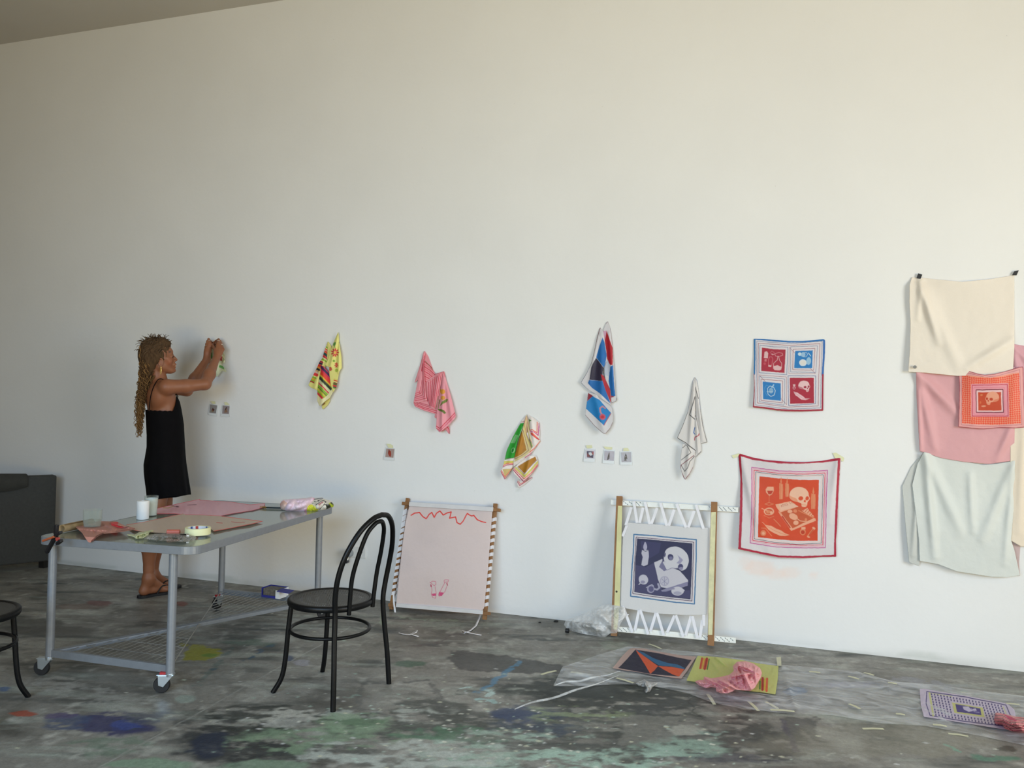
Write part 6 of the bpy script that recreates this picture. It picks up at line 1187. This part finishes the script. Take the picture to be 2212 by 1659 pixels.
# ------------------------------------------------------------------ the woman pinning a scarf
FO = np.array([-4.046, -.535, 0.])
VD = np.array([FO[0]-CAM[0], FO[1]-CAM[1], 0]); VD /= np.linalg.norm(VD)     # away from the camera
RT = np.array([VD[1], -VD[0], 0])                                            # to the right of the view
def J(px, py, v=0.):
    """joint measured at photo position, v metres beyond the plane through her near foot -> local (x right, y away, z up)"""
    p = Plane(FO+VD*v, -VD).at([(px, py)])[0]; return np.array([(p-FO)@RT, v, p[2]])
def Jy(px, py, y):
    p = W(px, py, -y); return np.array([(p-FO)@RT, (p-FO)@VD, p[2]])
class Sdf:
    def __init__(s, lo, hi, h):
        s.lo = np.array(lo, float); s.h = h; s.n = np.ceil((np.array(hi)-s.lo)/h).astype(int)+1
        s.F = np.full(s.n, .08, np.float32)
    def _box(s, a, b, pad):
        i0 = np.maximum(np.floor((np.minimum(a, b)-pad-s.lo)/s.h).astype(int), 0); i1 = np.minimum(np.ceil((np.maximum(a, b)+pad-s.lo)/s.h).astype(int)+1, s.n)
        ax = [s.lo[k]+s.h*np.arange(i0[k], i1[k]) for k in range(3)]
        return tuple(slice(i0[k], i1[k]) for k in range(3)), np.meshgrid(*ax, indexing='ij', sparse=True)
    def _mix(s, sl, d, k):
        A = s.F[sl]; hh = np.clip(.5+.5*(A-d)/k, 0, 1); s.F[sl] = A*(1-hh)+d*hh-k*hh*(1-hh)
    def cap(s, a, b, ra, rb, k=.02):
        a, b = np.array(a, float), np.array(b, float); sl, (X, Y, Z) = s._box(a, b, max(ra, rb)+.05)
        ab = b-a; t = np.clip(((X-a[0])*ab[0]+(Y-a[1])*ab[1]+(Z-a[2])*ab[2])/(ab@ab+1e-12), 0, 1)
        d = np.sqrt((X-a[0]-t*ab[0])**2+(Y-a[1]-t*ab[1])**2+(Z-a[2]-t*ab[2])**2)-(ra+(rb-ra)*t); s._mix(sl, d.astype(np.float32), k); return s
    def ell(s, c, r, k=.02, ax=None, sub=False):
        """ellipsoid; ax: rows are its axes"""
        c, r = np.array(c, float), np.array(r, float); R_ = np.eye(3) if ax is None else np.array(ax, float)
        sl, (X, Y, Z) = s._box(c, c, r.max()+.05); x, y, z = X-c[0], Y-c[1], Z-c[2]
        q = [(x*R_[i][0]+y*R_[i][1]+z*R_[i][2]) for i in range(3)]
        k0 = np.sqrt(sum((q[i]/r[i])**2 for i in range(3))); k1 = np.sqrt(sum((q[i]/r[i]**2)**2 for i in range(3)))+1e-9
        d = (k0*(k0-1)/k1).astype(np.float32)
        if sub:
            A = s.F[sl]; hh = np.clip(.5-.5*(A+d)/k, 0, 1); s.F[sl] = A*(1-hh)+(-d)*hh+k*hh*(1-hh)
        else: s._mix(sl, d, k)
        return s
    def mesh(s):
        F = s.F; S_ = F < 0; n = F.shape
        cnt = np.zeros(tuple(k-1 for k in n), np.int8)
        for a in (0, 1):
            for b in (0, 1):
                for c in (0, 1): cnt += S_[a:n[0]-1+a, b:n[1]-1+b, c:n[2]-1+c]
        act = (cnt > 0) & (cnt < 8); I = np.argwhere(act); idm = -np.ones(act.shape, np.int32); idm[act] = np.arange(len(I))
        acc = np.zeros((len(I), 3)); w_ = np.zeros(len(I)); offs = [(a, b, c) for a in (0, 1) for b in (0, 1) for c in (0, 1)]
        for o1 in offs:
            for ax_ in range(3):
                if o1[ax_]: continue
                o2 = list(o1); o2[ax_] = 1
                f1 = F[tuple((I+o1).T)]; f2 = F[tuple((I+o2).T)]; m = (f1 < 0) != (f2 < 0)
                t = np.where(m, f1/(f1-f2+1e-12), 0); p = I+np.array(o1, float); p[:, ax_] += t
                acc[m] += p[m]; w_[m] += 1
        V = s.lo+s.h*(acc/w_[:, None]); Q = []
        for ax_ in range(3):
            u, v = (ax_+1) % 3, (ax_+2) % 3; sh = [slice(None)]*3; sh[ax_] = slice(0, n[ax_]-1); s2 = list(sh); s2[ax_] = slice(1, n[ax_])
            E_ = np.argwhere(S_[tuple(sh)] != S_[tuple(s2)]); E_ = E_[(E_[:, u] > 0) & (E_[:, v] > 0) & (E_[:, u] < n[u]-1) & (E_[:, v] < n[v]-1)]
            du, dv = np.zeros(3, int), np.zeros(3, int); du[u] = 1; dv[v] = 1
            q = np.stack([idm[tuple(x.T)] for x in (E_-du-dv, E_-dv, E_, E_-du)], 1)
            fl = S_[tuple(E_.T)]; q[~fl] = q[~fl][:, ::-1]; Q.append(q)
        Q = np.concatenate(Q); return V, Q[(Q >= 0).all(1)]
def place(name, V, F, m, parent, cols=None, smooth_it=0, label=None):
    Wd = FO+V[:, :1]*RT+V[:, 1:2]*VD+V[:, 2:]*np.array([0, 0, 1.])
    o = link(name, npmesh(name, Wd, F, cols), m, parent)
    if smooth_it: s = o.modifiers.new('relax', 'SMOOTH'); s.iterations = smooth_it; s.factor = .5
    if label: o['label'] = label
    return o
pers = thing('person', tuple(FO+VD*.06), 'woman in short black slip dress and flip-flops pinning a scarf to the wall', 'person')
B_ = Sdf((-.17, -.30, -.01), (.58, .46, 1.80), .0042)
# legs (near = her right)
def leg(hip, knee, ank, heel, ball, toe, sgn):
    cf = knee*.62+ank*.38+np.array([-.018, 0, 0])
    B_.cap(hip, knee+[0, 0, .03], .066, .052, .03); B_.cap(knee+[0, 0, .04], knee-[0, 0, .03], .053, .050, .03)
    B_.cap(knee-[0, 0, .03], cf, .050, .057, .03); B_.cap(cf, ank+[0, 0, .05], .055, .032, .03); B_.cap(ank+[0, 0, .06], ank, .030, .033, .02)
    B_.cap(ank-[0, 0, .01], heel, .032, .030, .025); B_.cap(ank-[0, 0, .015], ball, .032, .020, .03); B_.cap(heel, ball, .026, .022, .02)
    d = toe-ball; d /= np.linalg.norm(d); s = np.array([-d[1], d[0], 0.])*sgn
    B_.cap(ball-s*.018, ball+s*.026, .017, .015, .02)
    for i, (o_, ln, r) in enumerate(((-.030, .050, .0125), (-.010, .046, .0095), (.006, .040, .009), (.021, .032, .0085), (.034, .024, .008))):
        st = ball+s*o_; B_.cap(st, st+d*ln*.6+[0, 0, .001], r, r, .008); B_.cap(st+d*ln*.6, st+d*ln-[0, 0, .004], r, r*.9, .006)
FD = np.array([.88, .475, 0]); 
heelR = J(311, 1277, -.02); heelR[2] = .045; ankR = J(321, 1246, -.02); kneeR = J(335, 1132, -.03); hipR = J(352, 1015, .0)
ballR = heelR+FD*.145; ballR[2] = .034; toeR = ballR+FD*.07
heelL = J(318, 1266, .145); heelL[2] = .045; ankL = J(331, 1238, .145); kneeL = J(354, 1124, .125); hipL = J(354, 1008, .125)
FD2 = np.array([.95, .31, 0]); ballL = heelL+FD2*.15; ballL[2] = .034; toeL = ballL+FD2*.07
leg(hipR, kneeR, ankR, heelR, ballR, toeR, -1); leg(hipL, kneeL, ankL, heelL, ballL, toeL, -1)
# trunk
th = math.radians(30); fw = np.array([math.cos(th), math.sin(th), 0]); rt = np.array([fw[1], -fw[0], 0]); up = np.array([0, 0, 1.]); AX = [fw, rt, up]
cv = .06
B_.ell(J(354, 1005, cv), (.100, .126, .12), .03, AX); B_.ell(J(358, 950, cv), (.085, .112, .13), .04, AX)
B_.ell(J(351, 888, cv), (.088, .115, .13), .04, AX); B_.ell(J(345, 856, cv), (.084, .13, .085), .04, AX)
nb = J(344, 832, cv); hd = J(341, 768, cv-.005)
B_.cap(nb-up*.03, nb+up*.03, .052, .047, .04); B_.cap(nb, hd+np.array([-.005, 0, -.045]), .047, .048, .03)
shR = J(357, 833, cv)+rt*.125-fw*.01; shR = np.array([J(360, 836, 0)[0], cv-.13, J(360, 836, cv-.13)[2]]); shL = J(352, 838, cv+.15)
B_.cap(nb-up*.02, shR, .042, .048, .04); B_.cap(nb-up*.02, shL, .042, .048, .04)
B_.ell(nb-up*.07-fw*.045+rt*.06, (.045, .07, .075), .03, AX)      # shoulder blade
elR = J(443, 830, -.03); wrR = J(466.5, 776, .175); elL = J(404, 844, .21); wrL = J(447, 776, .285)
B_.cap(shR, shR*.5+elR*.5+[0, 0, -.004], .050, .045, .02); B_.cap(shR*.5+elR*.5+[0, 0, -.004], elR, .045, .037, .02)
B_.cap(elR, elR*.62+wrR*.38, .037, .040, .02); B_.cap(elR*.62+wrR*.38, wrR, .039, .0245, .02)
B_.cap(shL, elL, .048, .036, .02); B_.cap(elL, elL*.62+wrL*.38, .036, .038, .02); B_.cap(elL*.62+wrL*.38, wrL, .037, .024, .02)
# head, nearly in profile
ha = math.radians(6); hf = np.array([math.cos(ha), math.sin(ha), 0]); hr = np.array([hf[1], -hf[0], 0]); HX = [hf, hr, up]
pxm = .003125
def H_(px, py, side=0.): return J(px, py, cv-.005)+hr*side
B_.ell(H_(338.5, 763), (.098, .074, .098), .02, HX); B_.ell(H_(352, 778), (.060, .062, .078), .02, HX)
B_.cap(H_(346, 792, .035), H_(368, 800, .014), .028, .020, .02); B_.cap(H_(346, 792, -.035), H_(368, 800, -.014), .028, .020, .02); B_.cap(H_(366, 799), H_(375, 800), .022, .0155, .015)
B_.ell(H_(360, 780), (.042, .050, .055), .02, HX); B_.cap(H_(367.5, 760, .022), H_(367.5, 760, -.022), .0165, .0165, .015)
B_.cap(H_(371.5, 767), H_(380.5, 776.5), .0085, .0090, .010); B_.ell(H_(379.5, 778), (.010, .014, .008), .006, HX); B_.cap(H_(374, 781, .011), H_(378, 779.5, .010), .007, .006, .006); B_.cap(H_(374, 781, -.011), H_(378, 779.5, -.010), .007, .006, .006)
B_.ell(H_(375, 788), (.016, .026, .016), .012, HX); B_.cap(H_(379.0, 787.2, .013), H_(379.0, 787.2, -.013), .0055, .0055, .005); B_.cap(H_(378.2, 793.2, .012), H_(378.2, 793.2, -.012), .0060, .0060, .005)
B_.cap(H_(364, 781, .042), H_(358, 775, .052), .018, .016, .015); B_.cap(H_(364, 781, -.042), H_(358, 775, -.052), .018, .016, .015)
for s_ in (1, -1):
    B_.ell(H_(371.8, 770, .030*s_), (.010, .014, .007), .006, HX, sub=True); B_.ell(H_(369, 770, .031*s_), (.0125, .0135, .0105), .003, HX)
    e = H_(344.5, 783, .070*s_)
    for k_ in range(9):   # ear rim
        a0, a1 = math.radians(60-k_*32), math.radians(60-(k_+1)*32)
        B_.cap(e-hf*.013*math.sin(a0-.6)+up*.028*math.cos(a0-.6)*.9+hr*s_*.006, e-hf*.013*math.sin(a1-.6)+up*.028*math.cos(a1-.6)*.9+hr*s_*.006, .0045, .0045, .003)
    B_.ell(e-up*.002, (.012, .006, .022), .006, HX)
# hands: palm, four curled fingers, thumb; they meet at the pin
RG = []
def hand(wr, knu, pin, side, back):
    """wr wrist, knu centre of the knuckle row, pin where the finger tips meet, side: along the knuckle row (thumb side positive), back: out of the back of the hand"""
    side = side/np.linalg.norm(side); back = back/np.linalg.norm(back)
    B_.cap(wr, wr*.5+knu*.5, .024, .024, .015)
    for i in range(4): B_.cap(wr*.6+knu*.4+side*(.024-.016*i)*.6, knu+side*(.030-.019*i), .016, .0125, .012)
    for i, ln in enumerate((1.0, 1.08, 1.0, .84)):
        k0 = knu+side*(.030-.019*i); tip = pin+side*(.010-.011*i)+back*0-up*(.004+.010*i)
        dr = tip-k0; L_ = np.linalg.norm(dr); m1_ = k0+dr*.42+back*(.028*ln)+up*.006; m2_ = k0+dr*.78+back*(.018*ln)
        B_.cap(k0, m1_, .0105, .0095, .005); B_.cap(m1_, m2_, .0092, .0085, .003); B_.cap(m2_, tip, .0083, .0070, .003)
        if i in (0, 2): RG.append((k0*.45+m1_*.55, m1_-k0))
    t0 = wr*.55+knu*.45+side*.028; tt = pin-up*.012+side*.012; t1_ = t0*.5+tt*.5+side*.016-up*.004
    B_.cap(wr*.75+knu*.25+side*.012, t0, .016, .0145, .01); B_.cap(t0, t1_, .013, .0115, .004); B_.cap(t1_, tt, .0110, .0085, .003)
pinR = Jy(463, 741, -.036); pinL = Jy(457, 742, -.036)
hand(wrR, J(476.5, 749, .225), pinR, np.array([-.45, .35, .55]), np.array([.55, -.2, .75]))
hand(wrL, J(449, 749, .300), pinL, np.array([.3, .1, .6]), np.array([-.55, -.3, .7]))
V, F = B_.mesh()
sk = lin('#8c583b'); C = np.tile(sk, (len(V), 1)); C *= (.94+.12*fbm(V[:, 0]*30+V[:, 1]*11, V[:, 2]*30, 5, 3))[:, None]
def tint(c, r, col, st):
    global C
    a = np.clip(1.4-np.linalg.norm(V-c, axis=1)/r*1.2, 0, 1)[:, None]*st; C = C*(1-a)+np.array(col)*a
tint(H_(380, 787.2), .013, lin('#96483c'), .8); tint(H_(379.5, 793.2), .013, lin('#96483c'), .8); tint(H_(380, 790.3, .012), .007, lin('#e8d8cc'), .9); tint(H_(363, 782, .05), .03, lin('#a85e44'), .35)
for s_ in (1, -1):
    for k_ in range(5): tint(H_(367.5-k_*1.6+3, 759.5+.25*k_*k_*.3, (.020+.006*k_)*s_), .009, lin('#3f2a1c'), .85)
    tint(H_(371.5, 770.8, .030*s_), .011, lin('#2a1c18'), .9)
SKIN, t_, b_ = nmat('skin'); a_ = t_.nodes.new('ShaderNodeAttribute'); a_.attribute_name = 'Col'; nz_ = t_.nodes.new('ShaderNodeTexNoise'); nz_.inputs['Scale'].default_value = 120
t_.links.new(a_.outputs['Color'], b_.inputs['Base Color']); b_.inputs['Roughness'].default_value = .5; b_.inputs['Subsurface Weight'].default_value = .08; b_.inputs['Subsurface Radius'].default_value = (.02, .008, .004)
bp_ = t_.nodes.new('ShaderNodeBump'); bp_.inputs['Strength'].default_value = .08; bp_.inputs['Distance'].default_value = .002; t_.links.new(nz_.outputs[0], bp_.inputs['Height']); t_.links.new(bp_.outputs[0], b_.inputs['Normal'])
place('body', V, F, SKIN, pers, C, 2)
# dress: rings lofted down the trunk
rows = [(884, 313.5, 392.5), (900, 314.5, 395), (916, 315.5, 397.5), (940, 316.5, 398.5), (966, 316, 399.5), (985, 312.5, 400.5), (1003, 309, 402), (1022, 309.5, 404.5), (1042, 311.5, 407), (1058, 314, 409.5), (1073, 315.5, 411)]
nt = 96; V = []; nr = 46
tt_ = np.linspace(0, 2*math.pi, nt, endpoint=False)
def ring_at(py):
    a = np.interp(py, [r[0] for r in rows], [r[1] for r in rows]); b = np.interp(py, [r[0] for r in rows], [r[2] for r in rows])
    l, r = J(a, py, cv), J(b, py, cv); return (l[0]+r[0])/2, (r[0]-l[0])/2, l[2]
def torso_r(py):  # slimmer chest ring above the row of the back neckline
    l = np.interp(py, [850, 868, 884], [334, 318, 313.5]); r = np.interp(py, [850, 868, 884], [383, 389, 392.5])
    a, b = J(l, py, cv), J(r, py, cv); return (a[0]+b[0])/2, (b[0]-a[0])/2, a[2]
def top_py(t):
    d1 = abs((t-th-math.radians(-58)+math.pi) % (2*math.pi)-math.pi); d2 = abs((t-th-math.radians(42)+math.pi) % (2*math.pi)-math.pi)
    return min(886, 852+34*min(1, (min(d1*(1.0 if (t-th+math.pi) % (2*math.pi)-math.pi > math.radians(-58) else 1.9), d2)/math.radians(60))**.9))+.7*math.sin(t*22)
for i in range(nr):
    s_ = i/(nr-1)
    for t in tt_:
        tp_ = top_py(t); hem = 1072.5+3.0*math.sin(2*t+.8)+(-6 if math.cos(t) > .3 else 0)*max(0, math.cos(t)-.3)
        py = tp_+(hem-tp_)*s_; cx_, ax_, z = torso_r(py) if py < 884 else ring_at(py)
        k = min(1, max(0, (py-930)/140)); rip = 1+k*(.035*math.sin(5*t+1)+.02*math.sin(11*t+2.3)); bb = ax_*np.interp(py, [884, 930, 975, 1010, 1070], [1.16, 1.10, 1.15, 1.2, 1.22])
        V.append((cx_+ax_*1.0*rip*math.cos(t), cv+bb*rip*math.sin(t), z))
V = np.array(V); F = [(i*nt+j, i*nt+(j+1) % nt, (i+1)*nt+(j+1) % nt, (i+1)*nt+j) for i in range(nr-1) for j in range(nt)]
DR = mat('black_satin_dress', '#060507', .8, var=.2, bump=.15, bscale=25, Specular_IOR_Level=.12)
o = place('dress', V, np.array(F), DR, pers); s = o.modifiers.new('s', 'SOLIDIFY'); s.thickness = .003; s.offset = 1
def ptw(p): return FO+p[0]*RT+p[1]*VD+np.array([0, 0, p[2]])
st = cr([J(381, 855, cv-.085), J(372, 838, cv-.105), J(356, 822, cv-.10), J(343, 819, cv-.085), J(332, 835, cv-.105), J(325, 858, cv-.105), J(322, 886, cv-.095)], 8)
MB().tube([ptw(p) for p in st], .0028, 6).build('dress_strap', DR, pers, smooth=True)
st = cr([J(385, 858, cv+.06), J(368, 828, cv+.09), J(350, 822, cv+.09), J(335, 840, cv+.085), J(320, 884, cv+.06)], 8)
MB().tube([ptw(p) for p in st], .0028, 6).build('dress_strap', DR, pers, smooth=True)
# hair: close cap with short tufts, long curls down the back
HC = Sdf((-.16, -.12, 1.38), (.22, .22, 1.80), .0042)
HC.ell(H_(334.5, 759), (.101, .081, .096), .02, HX); HC.ell(H_(328, 775), (.072, .076, .085), .03, HX); HC.cap(H_(322, 775), H_(318, 815), .055, .035, .03)
HC.ell(H_(349, 742), (.058, .062, .040), .02, HX); HC.cap(H_(318, 815), H_(312, 850), .036, .026, .03); HC.cap(H_(346, 770, .060), H_(351, 788, .062), .014, .007, .01)
HC.ell(H_(379, 777), (.068, .09, .090), .010, HX, sub=True); HC.ell(H_(345, 784, .075), (.018, .02, .030), .006, HX, sub=True); HC.ell(H_(360, 800, .0), (.072, .10, .065), .01, HX, sub=True)
V, F = HC.mesh(); nse = fbm(V[:, 0]*160, V[:, 2]*60+V[:, 1]*90, 2, 3)-.5; cen = H_(336, 762)
d = V-cen; d /= np.linalg.norm(d, axis=1)[:, None]; V = V+d*(nse*.016)[:, None]
HB = lin('#4e3a26'); C = np.tile(HB, (len(V), 1))*(.55+.95*fbm(V[:, 0]*130, V[:, 2]*70+V[:, 1]*80, 7, 3))[:, None]
HAIR, t_, b_ = nmat('brown_hair'); a_ = t_.nodes.new('ShaderNodeAttribute'); a_.attribute_name = 'Col'; t_.links.new(a_.outputs['Color'], b_.inputs['Base Color']); b_.inputs['Roughness'].default_value = .8; b_.inputs['Specular IOR Level'].default_value = .2
ho = place('hair', V, F, HAIR, pers, C)
rs = np.random.RandomState(5); VV, FF, CC, n = [], [], [], 0
def strand(pts, r, col):
    global n
    mb = MB().tube(pts, [r*(1-.55*i/(len(pts)-1)) for i in range(len(pts))], 5); VV.append(np.array(mb.v)); FF.extend([tuple(i+n for i in f) for f in mb.f]); n += len(mb.v)
    CC.append(np.tile(np.array(col), (len(mb.v), 1)))
for i in range(250):
    s0 = rs.rand(); y0 = rs.uniform(745, 815); x0 = rs.uniform(302, 330) if y0 < 790 else rs.uniform(300, 334); y1 = rs.uniform(860, 946) if s0 > .35 else rs.uniform(815, 870)
    x1 = np.interp(y1, [810, 860, 900, 946], [314, 303, 299, 300])+rs.uniform(-11, 13)*np.interp(y1, [810, 900, 946], [1, .9, .5]); v0 = cv+rs.uniform(-.075, .075); v1 = cv+rs.uniform(-.05, .05)*(1 if y1 < 900 else .5)
    a = J(x0, y0, v0); b = J(x1, y1, v1); m = J(np.interp((y0+y1)/2, [760, 820, 880, 930], [308, 304, 300, 299])+rs.uniform(-4, 12), (y0+y1)/2, (v0+v1)/2)
    N = max(14, int((y1-y0)/2.2)); wl = rs.uniform(.022, .07); ph = rs.uniform(0, 6.28); am = rs.uniform(.003, .011); pts = []
    for k in range(N):
        t = k/(N-1); p = a*(1-t)**2+2*m*t*(1-t)+b*t*t; q = 2*math.pi*(a[2]-p[2])/wl+ph; am_ = am*min(1, t*4+.2); pts.append(p+np.array([math.cos(q), math.sin(q), .25*math.sin(q*.5)])*am_)
    c = lin('#60462c') if y1 < 880 else lin('#80603a'); strand(pts, rs.uniform(.0024, .0042), c*rs.uniform(.55, 1.25))
for i in range(260):   # short tufts over the cap
    u, v = rs.uniform(-1, 1), rs.uniform(-math.pi, math.pi); dd = hf*math.cos(v)*math.sqrt(1-u*u)+hr*math.sin(v)*math.sqrt(1-u*u)+up*u
    if dd@up < -.1 or (dd@hf > .62 and dd@up < .62): continue
    p = H_(336, 758)+hf*(dd@hf)*.104+hr*(dd@hr)*.083+up*(dd@up)*.102; tg = -up*.5+(-hf)*.6+dd*.35+np.array(rs.uniform(-.4, .4, 3))
    if dd@up > .7: tg = hf*rs.uniform(-.8, .8)+dd*.7+np.array(rs.uniform(-.4, .4, 3))
    tg /= np.linalg.norm(tg); L_ = rs.uniform(.018, .042); strand([p-dd*.004, p+tg*L_*.5+dd*.003, p+tg*L_-up*.004], .0026, lin('#5f4c3a')*rs.uniform(.6, 1.3))
for x, y, dx, dy in ((318, 742, -2, -14), (322, 740, -1, -10), (352, 732, 6, -6), (364, 738, 7, -3), (345, 729, -3, -5), (368, 742, 3, 2), (310, 750, -5, -5)):
    a = H_(x, y, .01); b = H_(x+dx, y+dy, .015); strand([a, a*.5+b*.5+[.002, 0, 0], b], .003, lin('#5a4838'))
place('hair_curls', np.concatenate(VV), FF, HAIR, pers, np.concatenate(CC))
# earring, eyes, rings
GD = mat('gold', '#d9b765', .25, .9)
e = H_(344.5, 793, .078); MB().tube([ptw(e+hf*.0035*math.cos(a)+up*(-.026+.026*math.sin(a))) for a in np.linspace(0, 2*math.pi, 25)[:-1]], .0016, 6, closed=True).build('hoop_earring', GD, pers, smooth=True)
for s_ in (1, -1):
    c = ptw(H_(371.8, 770.6, .031*s_)); MB().lathe(tuple(c), [(0, -.0075), (.005, -.0055), (.0075, 0), (.005, .0055), (0, .0075)], 14).build('eye', mat('dark_eye', '#1c1512', .2), pers, smooth=True)
for c, d in RG:
    d = d/np.linalg.norm(d); u_ = np.cross(d, [0, 0, 1.]); u_ /= np.linalg.norm(u_); w_ = np.cross(d, u_)
    MB().tube([ptw(c+(u_*math.cos(a)+w_*math.sin(a))*.0108) for a in np.linspace(0, 2*math.pi, 19)[:-1]], .0022, 6, closed=True).build('finger_ring', mat('silver', '#dedad0', .25, .9), pers, smooth=True)
# flip-flops
FB = mat('black_rubber_sole', '#131316', .7)
for hl, bl_, dr in ((heelR, ballR, FD), (heelL, ballL, FD2)):
    d = dr/np.linalg.norm(dr); s_ = np.array([d[1], -d[0], 0]); out = []
    for t, wl_, wr_ in ((-.042, .012, .012), (-.03, .03, .03), (0, .036, .035), (.06, .032, .032), (.13, .042, .040), (.17, .045, .042), (.20, .040, .036), (.225, .022, .018), (.232, .0, .0)): out.append((t, wl_, wr_))
    poly = [ptw(np.array([*(hl+d*t+s_*w1)[:2], 0])) for t, w1, _ in out]+[ptw(np.array([*(hl+d*t-s_*w2)[:2], 0])) for t, _, w2 in out[::-1][1:]]
    fl = MB().prism([(p[0], p[1]) for p in poly][::-1], .001, .017).build('flip_flop', FB, pers, bevel=.002)
    toe = bl_+d*.035; toe = np.array([toe[0], toe[1], .030])
    for q in (-1, 1):
        a = hl+d*.075+s_*q*.034; a = np.array([a[0], a[1], .018]); m = hl+d*.115+s_*q*.028; m = np.array([m[0], m[1], .062])
        MB().tube([ptw(p) for p in cr([a, m, toe+np.array([0, 0, .012]), toe], 6)], .0042, 8).build('strap', FB, fl, smooth=True)
# the scarf in her hands, pinned on the wall
Og, Sg = (250, 680), 4.147
gcm = [('p', [(838, 350), (865, 335), (868, 400), (835, 385)], '#5a9a4c'), ('p', [(930, 450), (975, 462), (970, 490), (925, 470)], '#4fae4c'), ('e', 945, 392, 14, 22, 0, '#c03040'), ('e', 842, 430, 12, 16, 0, '#a83038'), ('p', [(955, 370), (975, 400), (960, 430), (950, 400)], '#9a9a70'), ('n', .3, 40, '#c8d4b0')]
cloth('hanging_scarf', [panel([(850, 262), (905, 250), (950, 300), (980, 370), (978, 425), (945, 445), (985, 490), (990, 515), (950, 500), (905, 560), (880, 520), (850, 500), (820, 480), (838, 430), (825, 375), (842, 330)], Og, Sg, WALL, '#dfe3c4', gcm, .010, [(880, 258, .004), (980, 420, .018), (905, 560, .02)], [(880, 280, 900, 520, 24, .014), (890, 280, 965, 430, 14, .012)], step=.5, gain=1.2)], SILK, 'small pale scarf with green leaves being pinned to the wall by the woman', 'scarf')
